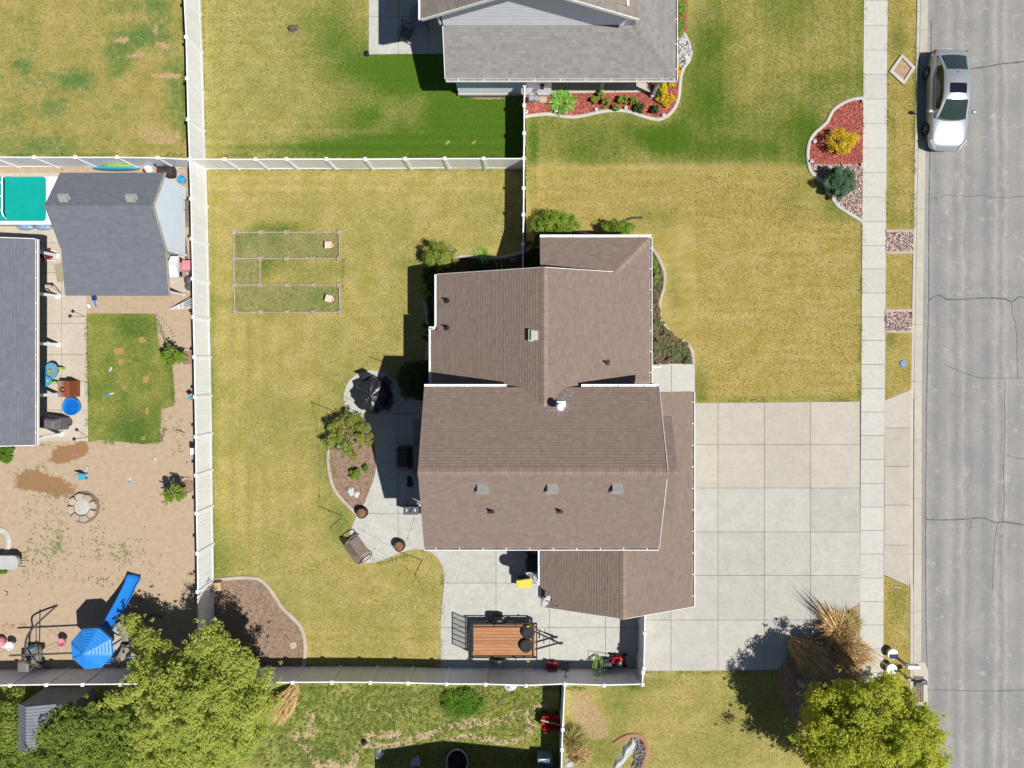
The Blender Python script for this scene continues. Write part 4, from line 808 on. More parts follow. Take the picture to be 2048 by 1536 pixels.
mb = MB(); mb.box((6.0, 12.7, 2.62), (0.5, 0.1, 0.06)); mb.build('trim_board', m_alu, h2)

# the west neighbour's house -------------------------------------------------------
h3 = thing('house', 'dark grey roofed house with a white posted patio cover at the left edge', 'house', (-25, -1, 0))
ex = P(69, 600, 2.75).x; ny, sy_ = P(0, 478, 2.75).y, P(0, 890, 2.75).y
roof_part(h3, [[(ex, sy_, 2.75), (ex, ny, 2.75), (ex - 7, ny, 4.6), (ex - 7, sy_, 4.6)]], m_slate, 'roof', expo=0.14, tab=0.22, seed=300)
gutter(h3, (ex, sy_, 2.72), (ex, ny, 2.72), (1, 0, 0), hang=1.05, dirty=True)
trims(h3, m_alu, (((ex - 7, sy_ - .015, 4.5), (ex, sy_ - .015, 2.68)), ((ex - 7, ny + .015, 4.5), (ex, ny + .015, 2.68))), 0.03, 0.16)
wall(h3, [(ex - 3.2, sy_ + .4), (ex - 3.2, ny - .4), (ex - 9, ny - .4), (ex - 9, sy_ + .4)], 0, [3.1, 3.1, 4.3, 4.3], m_siding)
for bx_, by_ in ((117, 593), (118.5, 689), (119, 788), (124, 868), (116, 512)):
    c = P(bx_, by_); mb = MB(); mb.box((c.x, c.y, 1.38), (0.13, 0.13, 2.76)); mb.box((c.x, c.y, 0.06), (0.2, 0.2, 0.12)); mb.build('porch_post', m_white, h3)

# the west neighbour's shed -------------------------------------------------------
sh = thing('shed', 'garden shed with a dark shingled gable roof and pale blue siding by the white fence', 'shed', (-19, 6, 0))
xw, xe = -21.2, -16.42; yn, yr, yb, yf = 8.65, 6.92, 5.13, 3.1; zn, zr, zb, zf = 2.35, 3.42, 2.25, 1.98
roof_part(sh, [[(xw, yn, zn), (xe, yn, zn), (xe, yr, zr), (xw, yr, zr)], [(xw, yr, zr), (xe, yr, zr), (xe, yb, zb), (xw, yb, zb)], [(xw, yb, zb), (xe, yb, zb), (xe, yf, zf), (xw, yf, zf)]], m_slate, 'roof', expo=0.13, tab=0.22, caps=[((xw, yr, zr), (xe, yr, zr), .6, .6)], seed=320, th=0.006)
s_ = wall(sh, [(xw + .2, yn - .2), (xw + .2, yr), (xw + .2, yb + .1), (xe - .16, yb + .1), (xe - .16, yr), (xe - .16, yn - .2)], 0, [2.3, 3.25, 2.2, 2.2, 3.25, 2.3], m_sidingblue)
laps(s_, (xe - .16, yn - .2), (xe - .16, yb + .1), 0.12, [(0, 2.3), (.45, 3.25), (1, 2.2)], m_sidingblue, (1, 0), 0.12)
mb = MB(); mb.box((xe - .14, yb + .1, 1.1), (0.12, 0.12, 2.2)); mb.box((xe - .14, yn - .2, 1.15), (0.12, 0.12, 2.3)); mb.build('corner_board', m_white, sh)
trims(sh, m_oldwood, (((xe + .015, yn, zn), (xe + .015, yr, zr)), ((xe + .015, yr, zr), (xe + .015, yb, zb)), ((xe + .015, yb, zb), (xe + .015, yf, zf))), 0.03, 0.12, -.04)
for x in (xe - .25, xw + .25): mb = MB(); mb.box((x, yf + .2, 0.95), (0.1, 0.1, 1.9)); mb.build('porch_post', m_white, sh)
for px in (131, 265): c = P(px, 398, 3.2); roof_vent(sh, c.x, 7.25, 3.22, .6, 0, 1)

# small grey metal shed in the south-west corner -------------------------------------------------------
s2 = thing('shed', 'small grey metal shed in the shade beneath the south fence', 'shed', (-23.2, -17, 0))
a = P(36, 1407, 1.9); b = P(84, 1414, 2.2); xr = P(52, 1414, 2.2).x; ytop = P(0, 1410, 2.0).y; ybot = P(0, 1506, 2.0).y; x0_, x1_ = P(35, 0, 1.9).x, P(150, 0, 1.7).x
mb = MB(); m_ribbed = M('ribbed_metal_roof', L(150, 156, 166), L(132, 138, 148), 4, 0.45, 0.4, metal=0.1)
for i in range(15):
    y0 = ytop + (ybot - ytop) * i / 15; y1 = ytop + (ybot - ytop) * (i + .82) / 15
    mb.add([(x0_, y0, 1.85), (xr, y0, 2.2), (x1_, y0, 1.75), (x0_, y1, 1.85), (xr, y1, 2.2), (x1_, y1, 1.75)], [(0, 1, 4, 3), (1, 2, 5, 4)])
    y2 = ytop + (ybot - ytop) * (i + 1) / 15
    mb.add([(x0_, y1, 1.85), (xr, y1, 2.2), (x1_, y1, 1.75), (x0_, y1 - .0, 1.825), (xr, y1, 2.175), (x1_, y1, 1.725), (x0_, y2, 1.825), (xr, y2, 2.175), (x1_, y2, 1.725)], [(3, 4, 7, 6), (4, 5, 8, 7), (0, 1, 4, 3), (1, 2, 5, 4)])
mb.f = [f[::-1] for f in mb.f]; mb.build('roof', m_ribbed, s2)
wall(s2, [(x0_ + .08, ytop - .06), (xr, ytop - .06), (x1_ - .08, ytop - .06), (x1_ - .08, ybot + .06), (xr, ybot + .06), (x0_ + .08, ybot + .06)], 0, [1.8, 2.12, 1.7, 1.7, 2.12, 1.8], m_greyplastic)

# the house beyond the bottom edge (its gable throws the shade into the picture) -------------------------------------------------------
h4 = thing('house', 'house standing just beyond the bottom edge whose shade falls on the weedy yard', 'house', (0, -24, 0))
wall(h4, [(-5.0, -20.05), (-5.0, -27), (2.2, -27), (2.2, -20.05), (-1.4, -20.05)], 0, [2.9, 2.9, 2.9, 2.9, 5.0], m_sidingtan)
roof_part(h4, [[(-5.8, -19.65, 2.9), (-1.4, -19.65, 5.0), (-1.4, -27, 5.0), (-5.8, -27, 2.9)], [(-1.4, -19.65, 5.0), (2.5, -19.65, 2.9), (2.5, -27, 2.9), (-1.4, -27, 5.0)]], m_grey, seed=350, expo=0.2, tab=0.4)

# ---------------------------------------------------------------- fences
def fence(label, pts, zt=1.76, skip=(), gates=(), drop=None, tilt=0.01):
    """white vinyl privacy fence through cap points: posts with caps, two rails and a tongue-and-groove panel per bay"""
    q = [P(x, y, zt + .04) for x, y in pts]; root = thing('fence', label, 'fence', (q[0].x, q[0].y, 0))
    for i, c in enumerate(q):
        if i in skip: continue
        d = (q[min(i + 1, len(q) - 1)] - q[max(i - 1, 0)]); rz = math.atan2(d.y, d.x)
        mb = MB(); mb.box((c.x, c.y, zt / 2), (0.125, 0.125, zt), rz); p = mb.build('post', m_fence, root)
        k = MB(); k.box((c.x, c.y, zt + .012), (0.16, 0.16, 0.03), rz); k.taper(c, (.15, .15), (.02, .02), zt + .027, zt + .075, rz); k.build('cap', m_fence, p)
    for i in range(len(q) - 1):
        a, b = Vector((q[i].x, q[i].y, 0)), Vector((q[i + 1].x, q[i + 1].y, 0)); d = (b - a).normalized(); a, b = a + d * .055, b - d * .055; l = (b - a).length; s = Vector((-d.y, d.x, 0)); R = Matrix.Rotation(math.atan2(d.y, d.x), 3, 'Z')
        for z, hh in ((zt - .09, .14), (0.12, .16)):
            mb = MB(); mb.box((a + b) / 2 + Vector((0, 0, z)), (l, 0.05, hh), R=R); mb.build('rail', m_fence, root)
        m = max(1, round(l / 0.152)); mb = MB(); w_ = l / m; bow = random.uniform(-.012, .012)
        for j in range(m):
            c = a + d * (j + .5) * w_ + s * bow * math.sin(math.pi * (j + .5) / m) + Vector((0, 0, zt / 2 - .01)); mb.box(c, (w_ - .007, .024, zt - .3), R=R, tone=random.random())
        mb.box((a + b) / 2 + Vector((0, 0, zt / 2 - .01)), (l, .008, zt - .32), R=R); mb.build('panel', m_fence, root)
    return root
fence('long white vinyl fence running down between the west yard and the back lawn', [(365, -92), (367, -9), (371, 73), (373, 156), (375, 238), (378, 318), (381, 397), (382.5, 477), (384.5, 557), (385.5, 634), (387.5, 714), (389, 794), (390.5, 874), (391, 951), (392, 1027), (393.5, 1107), (394.5, 1184), (395, 1262), (395.5, 1322)])
fence('white fence along the bottom of the patchy lawn beside the kayak', [(-100, 313), (-16, 313.5), (67, 314), (149, 314), (233, 314), (314, 315), (378, 318)], skip=(6,))
fence('white fence between the back lawn and the greener lawn to its north', [(378, 318), (448, 318), (510, 318), (572, 317.5), (652, 317.5), (729.5, 317.5), (809.5, 317), (889, 316.5), (967, 316.5), (1047.5, 316.5)], skip=(0, 9))
fence('white fence dividing back yards from front lawns, ending at the brown house', [(1049, 169), (1048.5, 210), (1048.5, 266), (1047.5, 316.5), (1047.5, 376), (1047, 429), (1046, 489), (1045.5, 545)])
fence('white fence along the south side of the yard behind the trailer', [(-145, 1373), (-63, 1373), (18.5, 1371.5), (91, 1370.5), (164, 1370), (240, 1369.5), (318, 1369), (395, 1368), (506, 1366.5), (584.5, 1366), (662.5, 1365.5), (740, 1366), (815, 1367), (893, 1369), (971, 1369.5), (1052, 1372), (1130, 1369), (1208, 1371.5), (1285.5, 1369.5)])
fence('white gate fence beside the garage and the driveway', [(1291, 1222), (1290, 1267), (1288.5, 1337), (1286.5, 1345), (1285.5, 1369.5)], skip=(0, 4))
fence('short white fence going south between the weedy yard and the boulder lawn', [(1130, 1369), (1125.5, 1460), (1124, 1500), (1122, 1590), (1121, 1680)], skip=(0,))
# ---------------------------------------------------------------- trees, shrubs, grasses
def leaves(centres, per, spread, size, zsq=0.8, up=0.7):
    """leaf quads (two triangles folded along the midrib) gathered in clumps"""
    C_ = np.repeat(np.asarray(centres, float), per, axis=0); n = len(C_)
    sp = np.repeat(rng.uniform(0.6, 1.25, len(centres)), per) * spread
    d = rng.normal(size=(n, 3)); d /= np.linalg.norm(d, axis=1)[:, None]; d *= (rng.uniform(0, 1, n) ** 0.45 * sp)[:, None]; d[:, 2] *= zsq
    nrm = rng.normal(size=(n, 3)) * (1 - up) + d / np.maximum(1e-6, sp)[:, None] * 0.5; nrm[:, 2] += up * 1.2; nrm /= np.linalg.norm(nrm, axis=1)[:, None]
    t = np.cross(nrm, rng.normal(size=(n, 3))); t /= np.linalg.norm(t, axis=1)[:, None]; b = np.cross(nrm, t); s = (rng.uniform(0.6, 1.35, n) * size)[:, None]; p = C_ + d
    V = np.stack([p - t * s, p - b * s * 0.5 - nrm * s * 0.08, p + t * s, p + b * s * 0.5 - nrm * s * 0.08], 1)
    tone = np.clip(np.repeat(rng.uniform(0.1, 0.75, len(centres)), per) + rng.uniform(-0.3, 0.35, n), 0, 1); return V, tone
def crown_pts(c, r, n, shell=0.55, lump=0.25, flat=0.3):
    """clump centres on a lumpy ellipsoid"""
    d = rng.normal(size=(n * 3, 3)); d /= np.linalg.norm(d, axis=1)[:, None]; d = d[d[:, 2] > -flat][:n]
    k = 1 + lump * (vnoise(np.arctan2(d[:, 1], d[:, 0]) * 2, d[:, 2] * 3, 1.0, rng.integers(1, 90)) - 0.6) * 2
    f = (shell + (1 - shell) * rng.uniform(0, 1, len(d)) ** 0.5) * k
    return np.asarray(c)[None] + d * f[:, None] * np.asarray(r)[None]
def tree(label, base, top, radii, mat, nclump, per, spread, size, group=None, trunk=0.16, name='tree', sub=(), rel=0.55, lump=0.3):
    """base: (x, y) of the trunk; top: crown centre (x, y, z); sub: further lobes (centre, radii, clumps)"""
    root = thing(name, label, 'tree', (base[0], base[1], 0), group); tr = MB(); top = Vector(top); b = Vector((base[0], base[1], -.05)); fork = b.lerp(top, 0.5); fork.z = max(0.6, (top.z - radii[2]) * .9 + .3)
    tr.tube([b, b.lerp(fork, .5) + Vector((.04, -.03, 0)), fork, fork.lerp(top, .6), top + Vector((0, 0, radii[2] * .5))], [trunk * 1.25, trunk, trunk * .85, trunk * .5, trunk * .1], 8); t = tr.build('trunk', m_bark, root, smooth=60)
    C_ = [crown_pts(top, radii, nclump, rel, lump)] + [crown_pts(c, r, m_, rel, lump) for c, r, m_ in sub]; allc = np.vstack(C_); br = MB()
    for c in allc[rng.choice(len(allc), min(len(allc), 46), replace=False)]:
        c = Vector(c); s = fork.lerp(top, random.uniform(0, .7)); mid = s.lerp(c, .5) + Vector((0, 0, -.15)); br.tube([s, mid, c], [trunk * .34, trunk * .2, trunk * .06], 5)
    br.build('limb', m_bark, t, kind='stuff')
    V, tn = leaves(allc, per, spread, size); k_ = len(allc) * 3; q_ = allc[rng.integers(0, len(allc), k_)] + rng.normal(0, spread * .75, (k_, 3)); V2, t2 = leaves(q_, 14, spread * .35, size); V, tn = np.concatenate([V, V2]), np.concatenate([tn, t2]); np_mesh('crown', V, 4, tn, mat, root, kind='stuff'); return root
def shrub(label, px, py, r, hgt, mat, n=40, per=60, size=0.05, spread=None, group=None, z0=0.0, cat='shrub', name='shrub', ry=None, zc=None):
    """a leafy mound whose crown is seen at the photo pixel (px, py); r, ry in metres"""
    ry = ry or r; zc = hgt * 0.55 if zc is None else zc; c = P(px, py, zc); root = thing(name, label, cat, (c.x, c.y, z0), group)
    pts = crown_pts((c.x, c.y, zc), (r * .82, ry * .82, hgt * .42), n, 0.45, 0.3, 0.7); st = MB()
    for q in pts[::max(1, n // 9)]: st.tube([(c.x + random.uniform(-.05, .05), c.y + random.uniform(-.05, .05), z0 - .02), (c.x * .5 + q[0] * .5, c.y * .5 + q[1] * .5, zc * .55), tuple(q)], [.022, .015, .006], 4)
    st.build('stem', m_bark, root, kind='stuff'); V, tn = leaves(pts, per, spread or min(r, ry) * .3, size); V[:, :, 2] = np.maximum(V[:, :, 2], z0 + .01); np_mesh('foliage', V, 4, tn, mat, root, kind='stuff'); return root
def blades(name, label, c, r, ln, n, mat, lean=(0, 0), droop=0.5, wd=0.012, cat='ornamental grass', fan=1.0, z0=0.0, group=None, up=0.9):
    """a clump of arching grass blades"""
    root = thing(name, label, cat, (c[0], c[1], z0), group); a = rng.uniform(0, 2 * math.pi, n); rr = r * np.sqrt(rng.uniform(0, 1, n)); bx = c[0] + np.cos(a) * rr; by = c[1] + np.sin(a) * rr
    a2 = a + rng.normal(0, .5, n); dx = np.cos(a2) * fan * rng.uniform(.2, 1, n) + lean[0]; dy = np.sin(a2) * fan * rng.uniform(.2, 1, n) + lean[1]; l = ln * rng.uniform(.55, 1.15, n); w_ = wd * rng.uniform(.7, 1.4, n)
    hl = np.maximum(.05, np.hypot(dx, dy)); nx, ny_ = -dy / hl, dx / hl; dr = droop * rng.uniform(.5, 1.4, n); V = []
    f = lambda t: np.stack([bx + dx * l * t, by + dy * l * t, z0 + np.maximum(.02, up * l * t - dr * l * t * t)], 1)
    nn = np.stack([nx, ny_, np.zeros(n)], 1); T = [0, .35, .7, 1.0]; W_ = [.8, 1.0, .7, .08]
    for k in range(3): V.append(np.stack([f(T[k]) - nn * (w_ * W_[k])[:, None], f(T[k]) + nn * (w_ * W_[k])[:, None], f(T[k + 1]) + nn * (w_ * W_[k + 1])[:, None], f(T[k + 1]) - nn * (w_ * W_[k + 1])[:, None]], 1))
    np_mesh('blades', np.concatenate(V), 4, np.tile(rng.uniform(0, 1, n), 3), mat, root, kind='stuff'); return root

# big tree over the south-west fence, its lower neighbour, and the one at the street corner
c1 = P(392, 1395, 3.6)
tree('largest leafy tree spreading over the south fence beside the playset', (c1.x + .1, c1.y - .3), c1, (2.9, 2.35, 1.6), lf_big, 420, 130, .34, .05, trunk=.2, rel=.35, lump=.4,
     sub=[(P(325, 1340, 3.2), (1.3, 1.0, 1.0), 60), (P(470, 1360, 3.3), (1.5, 1.0, 1.0), 70), (P(350, 1480, 3.0), (2.4, 1.5, 1.3), 130), (P(455, 1465, 2.4), (1.8, 1.8, 1.1), 90), (P(300, 1280, 2.6), (.5, .6, .6), 14), (P(275, 1255, 1.8), (.35, .4, .4), 8), (P(418, 1280, 3.6), (.8, .5, .7), 22), (P(500, 1400, 2.8), (1.0, .8, .8), 30)])
c2 = P(175, 1500, 2.3)
tree('lower bright green tree growing between the metal shed and the largest tree', (c2.x, c2.y - .4), c2, (2.3, 2.0, 1.1), lf_low, 280, 120, .32, .048, trunk=.14, rel=.4, lump=.35, sub=[(P(165, 1440, 2.2), (1.4, .7, .8), 50), (P(90, 1520, 1.8), (1.2, .9, .7), 40), (P(250, 1430, 1.8), (.8, .6, .6), 20)])
c3 = P(1745, 1480, 3.9)
tree('broad yellow green tree at the street corner by the storm drain', (c3.x - .6, c3.y + .5), c3, (2.9, 2.5, 1.7), lf_right, 400, 130, .34, .05, trunk=.18, rel=.35, lump=.4,
     sub=[(P(1690, 1400, 3.2), (1.3, .8, 1.0), 50), (P(1775, 1385, 3.0), (.9, .7, .8), 36), (P(1835, 1490, 3.0), (1.0, 1.3, .9), 56), (P(1650, 1480, 3.0), (1.2, 1.6, 1.0), 70), (P(1760, 1560, 3.6), (3.2, 2.0, 1.4), 120), (P(1640, 1410, 2.6), (.8, .7, .7), 24)])
# bright growth at the left edge
shrub('bright green bush at the left edge beside the small metal shed', 8, 1450, 1.2, 1.6, lf_low, 70, 110, .055, ry=1.6); shrub('yellow green bush below the small metal shed in the bottom left corner', 35, 1530, 1.5, 1.2, lf_low, 70, 100, .055, ry=.8)
shrub('dark green weed clump against the lower fence in the south yard', 925, 1408, 1.1, .35, lf_green, 90, 70, .045, ry=.75); shrub('small green bush at the corner of the west patio house', 6, 905, .5, .7, lf_green, 24, 60, .045)
# west yard saplings
sap = [(346, 712, 'young leafy sapling beside the upper stone ring by the fence', .52), (349, 985, 'young leafy sapling beside the lower stone ring by the fence', .42)]
for px, py, lb, r in sap:
    b = P(px + (20 if py < 800 else 20), py - (0 if py < 800 else 14)); c = P(px, py, 1.25); tree(lb, (b.x, b.y), c, (r, r * .85, .5), lf_bright, 22, 60, .17, .042, group='saplings in stone rings', trunk=.03, name='sapling')
# brown house planting
shrub('wide bright hedge shrub beside the north eave of the brown house', 1110, 452, 1.25, 1.4, lf_bright, 110, 90, .05, ry=.72, spread=.2); shrub('smaller bright hedge shrub by the curved black pipe', 1236, 461, .9, 1.2, lf_bright, 60, 100, .05, ry=.42, spread=.2)
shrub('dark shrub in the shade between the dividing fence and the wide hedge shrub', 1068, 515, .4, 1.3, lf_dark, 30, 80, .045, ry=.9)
shrub('speckled olive shrub at the north-west corner of the brown house', 877, 511, .88, 1.5, lf_lilac, 80, 90, .045, ry=.72); shrub('narrow yellow green shrub standing out of the shade west of the brown house', 848, 585, .28, 1.5, lf_bright, 26, 60, .045, ry=.5)
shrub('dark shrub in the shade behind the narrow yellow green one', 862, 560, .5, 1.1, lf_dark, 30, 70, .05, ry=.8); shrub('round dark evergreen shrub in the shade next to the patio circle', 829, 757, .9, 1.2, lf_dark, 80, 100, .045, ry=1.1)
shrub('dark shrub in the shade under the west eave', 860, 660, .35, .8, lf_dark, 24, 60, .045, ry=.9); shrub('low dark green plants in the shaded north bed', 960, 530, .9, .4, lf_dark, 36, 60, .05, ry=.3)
blades('grass_clump', 'small green grass tuft on the edge of the shaded north bed', P2(965, 510), .18, .42, 160, lf_blade, wd=.008)
shrub('lilac bush with pale flowers at the upper end of the oval bed', 697, 870, 1.25, 1.5, lf_lilac, 90, 70, .045, ry=1.25, spread=.2); shrub('bright green rounded shrub low in the oval bed', 711, 948, .34, .55, lf_bright, 26, 60, .04); shrub('small dark green plant behind the bright shrub in the oval bed', 731, 935, .2, .3, lf_green, 12, 40, .035)
shrub('yellow green upright shrub in the front bed by the house wall', 1306, 548, .32, .8, lf_bright, 26, 60, .045, ry=.75)
def cover(label, poly, n, mat, sz=.045, h=.22):
    """low spreading plants over a bed"""
    p = scatter_in(pw(poly), n); c = np.concatenate([p, rng.uniform(.04, h, (n, 1))], 1); V, tn = leaves(c, 40, .13, sz, .5); V[:, :, 2] = np.maximum(V[:, :, 2], .012)
    o = np_mesh('ground_cover', V, 4, tn, mat, None, kind='stuff'); o['label'] = label; o['category'] = 'ground cover'; return o
cover('mixed green and brown ground cover in the front bed', [(1300, 600), (1316, 600), (1320, 640), (1345, 672), (1372, 690), (1382, 724), (1300, 726)], 230, lf_cover); cover('sparse low plants in the upper front bed', [(1300, 500), (1308, 510), (1322, 545), (1318, 600), (1300, 600)], 40, lf_cover)
# north house planting
blades('daylily_clump', 'large round clump of bright green strap leaves in the red mulch bed', P2(1124, 206), .3, .62, 620, lf_blade, droop=.62, wd=.016, up=.95, cat='plant')
for px, py, r, lb in ((1189, 198, .2, 'bright leafed little shrub leftmost in the row by the porch'), (1201, 188, .18, 'small leafy shrub nearest the middle porch post'), (1212, 205, .27, 'fuller leafy shrub second in the row by the porch'), (1246, 198, .27, 'bright leafy shrub right of the middle of the mulch bed'), (1268, 201, .24, 'leafy shrub just above the larger dark ball plant'), (1233, 214, .22, 'low leafy shrub touching the wavy grey edging')):
    shrub(lb, px, py, r, .5, lf_bright, 16, 50, .04, group='small shrubs along the porch')
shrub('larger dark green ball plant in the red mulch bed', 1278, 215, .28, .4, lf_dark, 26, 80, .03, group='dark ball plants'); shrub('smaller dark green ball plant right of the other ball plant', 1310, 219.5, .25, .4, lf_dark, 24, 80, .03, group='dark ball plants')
shrub('yellow leafed shrub at the corner of the porch', 1328, 165, .5, .9, lf_gold, 34, 70, .045, ry=.6); shrub('pale yellow bush lower in the curve of the mulch bed', 1332, 197, .48, .5, lf_gold, 30, 60, .04, ry=.4); shrub('green leafed shrub between the two yellow corner shrubs', 1318, 186, .3, .6, lf_green, 20, 60, .04)
shrub('tall yellow green hedge along the east wall of the grey house', 1358, 20, .42, 1.4, lf_bright, 60, 100, .045, ry=1.6); shrub('yellow green shrub below the white rocks', 1352, 140, .3, .8, lf_gold, 24, 60, .045, ry=.6); shrub('tiny plant in the mulch beside the corner shrubs', 1346, 175, .1, .2, lf_green, 6, 30, .03)
# sidewalk bed
shrub('golden yellow shrub with open branches in the red mulch by the sidewalk', 1684, 281, .85, 1.0, lf_gold, 60, 40, .042, ry=.72, spread=.2)
shrub('round blue green dwarf spruce on the gravel by the sidewalk', 1682, 364, .82, 1.25, lf_spruce, 150, 150, .032, ry=.85, spread=.16)
# ornamental grasses
blades('ornamental_grass', 'tall straw coloured grass clump nearest the driveway at the corner bed', P2(1672, 1258), .55, 1.25, 620, lf_straw, lean=(-.15, .2), droop=.4, wd=.012, fan=.6)
blades('ornamental_grass', 'straw grass clump bent toward the lawn below the taller clump', P2(1585, 1282), .32, 1.5, 560, lf_straw, lean=(.6, -.5), droop=.5, wd=.012, fan=.6); blades('ornamental_grass', 'wide straw grass clump leaning over the sidewalk', P2(1690, 1300), .6, 1.15, 620, lf_straw, lean=(.35, -.1), droop=.5, wd=.012, fan=.6)
blades('ornamental_grass', 'green tinted grass among the dry corner clumps', P2(1695, 1245), .4, .7, 300, lf_mixblade, droop=.5, wd=.012)
blades('seed_stalk', 'long thin grass stalks arching over the driveway', P2(1668, 1250), .3, 1.9, 46, lf_straw, lean=(-.62, .75), droop=.3, wd=.011, fan=.22, cat='grass stalks'); blades('seed_stalk', 'long thin grass stalks arching over the sidewalk', P2(1705, 1285), .3, 1.5, 40, lf_straw, lean=(.75, -.5), droop=.35, wd=.01, fan=.25, cat='grass stalks')
blades('ornamental_grass', 'dry grass clump leaning beside the south fence near the big tree', P2(588, 1378), .3, 1.35, 760, lf_straw, lean=(-.45, -.65), droop=.5, wd=.011, fan=.38)
blades('ornamental_grass', 'dry olive grass clump against the short south fence', P2(1143, 1478), .35, .95, 700, lf_mixblade, lean=(.12, .15), droop=.5, wd=.011, fan=.6); blades('ornamental_grass', 'low dry grass below the pale rock by the short south fence', P2(1150, 1510), .3, .9, 380, lf_straw, lean=(.3, .15), droop=.6, wd=.011, fan=.6)
# dandelions and grass tufts
def flowers(name, blobs, mat, size=.03, z=.06):
    pts = np.vstack([np.concatenate([rng.normal((P(bx, by).x, P(bx, by).y), (rx, ry), (n, 2)), np.full((n, 1), z)], 1) for bx, by, rx, ry, n in blobs]); V, tn = leaves(pts, 3, .03, size, .3, .9); o = np_mesh(name, V, 4, np.minimum(tn, .9), mat, None, kind='stuff'); o['label'] = 'yellow flowers scattered through the grass'; o['category'] = 'flowers'; return o
flowers('dandelions', [(806, 1372, .2, .12, 11), (777, 1398, .15, .15, 10), (875, 1398, .4, .25, 20), (980, 1388, .35, .3, 25), (1045, 1390, .4, .25, 35), (1020, 1408, .4, .3, 30), (1060, 1375, .2, .2, 12), (745, 1440, .4, .4, 25), (1022, 1467, .25, .2, 17), (1000, 1430, .4, .3, 20), (1070, 1440, .15, .25, 7), (685, 1470, .15, .1, 6), (780, 1397, .5, .3, 17), (740, 1400, .3, .25, 10), (700, 1405, .5, .3, 7), (1055, 1477, .3, .15, 8), (860, 1440, .6, .2, 10), (580, 1500, 1.0, .5, 6)], lf_yellow)['label'] = 'yellow flowers scattered through the weedy south yard'
flowers('dandelions', [(261, 63, .13, .12, 16), (251, 137, .08, .15, 14), (275, 55, .06, .06, 5), (195, 48, .08, .06, 6), (360, 12, .1, .12, 9), (232, 55, .05, .05, 2)], lf_yellow, .022, .04)['label'] = 'few small yellow flowers in the patchy lawn at the top left'
def tufts(polys, n, mat, ln=.09, nm='grass_tufts', z=0.0):
    ar = lambda q: abs(sum(q[i][0] * q[(i + 1) % len(q)][1] - q[(i + 1) % len(q)][0] * q[i][1] for i in range(len(q)))) / 2
    p = np.vstack([scatter_in(pw(q), int(n * ar(pw(q)))) for q in polys]); m_ = len(p); a = rng.uniform(0, 2 * math.pi, m_); l = ln * rng.uniform(.5, 1.3, m_); h_ = l * rng.uniform(.35, .8, m_); w_ = .012
    b = np.concatenate([p, np.full((m_, 1), z)], 1); dx, dy = np.cos(a), np.sin(a); V = np.stack([b + np.stack([-dy * w_, dx * w_, 0 * a], 1), b + np.stack([dy * w_, -dx * w_, 0 * a], 1), b + np.stack([dx * l, dy * l, h_], 1)], 1)
    return np_mesh(nm, V, 3, rng.uniform(0, 1, m_), mat, None, kind='stuff')
bl_tan = M('dry_lawn_blades', L(204, 180, 104), L(158, 146, 62), 8, .9, .1, tone=.45); bl_gold = M('golden_lawn_blades', L(196, 168, 84), L(158, 142, 54), 8, .9, .1, tone=.45); bl_green = M('green_lawn_blades', L(110, 142, 50), L(84, 118, 34), 8, .85, .15, tone=.45); bl_weed = M('weed_blades', L(134, 150, 70), L(86, 116, 44), 5, .85, .15, tone=.5)
tufts([[(428, 340), (1044, 340), (1044, 490), (840, 500), (790, 740), (640, 780), (640, 1150), (430, 1150)]], 190, bl_tan, .07); tufts([[(620, 1110), (870, 1110), (878, 1330), (620, 1330)]], 190, bl_tan, .07)
tufts([[(1390, 340), (1718, 450), (1716, 795), (1395, 795)], [(1062, 340), (1600, 340), (1600, 440), (1062, 440)]], 190, bl_gold, .07); tufts([[(1390, -5), (1722, -5), (1722, 190), (1640, 260), (1600, 325), (1062, 325), (1062, 245), (1330, 250), (1378, 190)]], 190, bl_green, .06)
tufts([[(416, -5), (730, -5), (740, 115), (900, 200), (1040, 200), (1040, 308), (416, 308)]], 190, bl_green, .06); tufts([[(0, 0), (368, 0), (370, 308), (0, 308)]], 150, bl_weed, .06); tufts([[(180, 630), (310, 630), (345, 780), (316, 880), (180, 878)]], 220, bl_green, .05, z=.012)
tufts([[(560, 1380), (1080, 1378), (1080, 1530), (560, 1530)], [(0, 1380), (300, 1380), (560, 1530), (0, 1530)]], 150, bl_weed, .13, 'weeds'); tufts([[(1140, 1380), (1290, 1350), (1560, 1350), (1590, 1530), (1300, 1530), (1140, 1530)]], 170, bl_tan, .07)
tufts([[(1778, 2), (1832, 2), (1825, 455), (1773, 455)], [(1772, 508), (1823, 508), (1822, 614), (1771, 614)], [(1769, 667), (1820, 667), (1819, 775), (1771, 798)], [(1768, 1155), (1818, 1174), (1816, 1420), (1768, 1420)]], 170, bl_gold, .07)

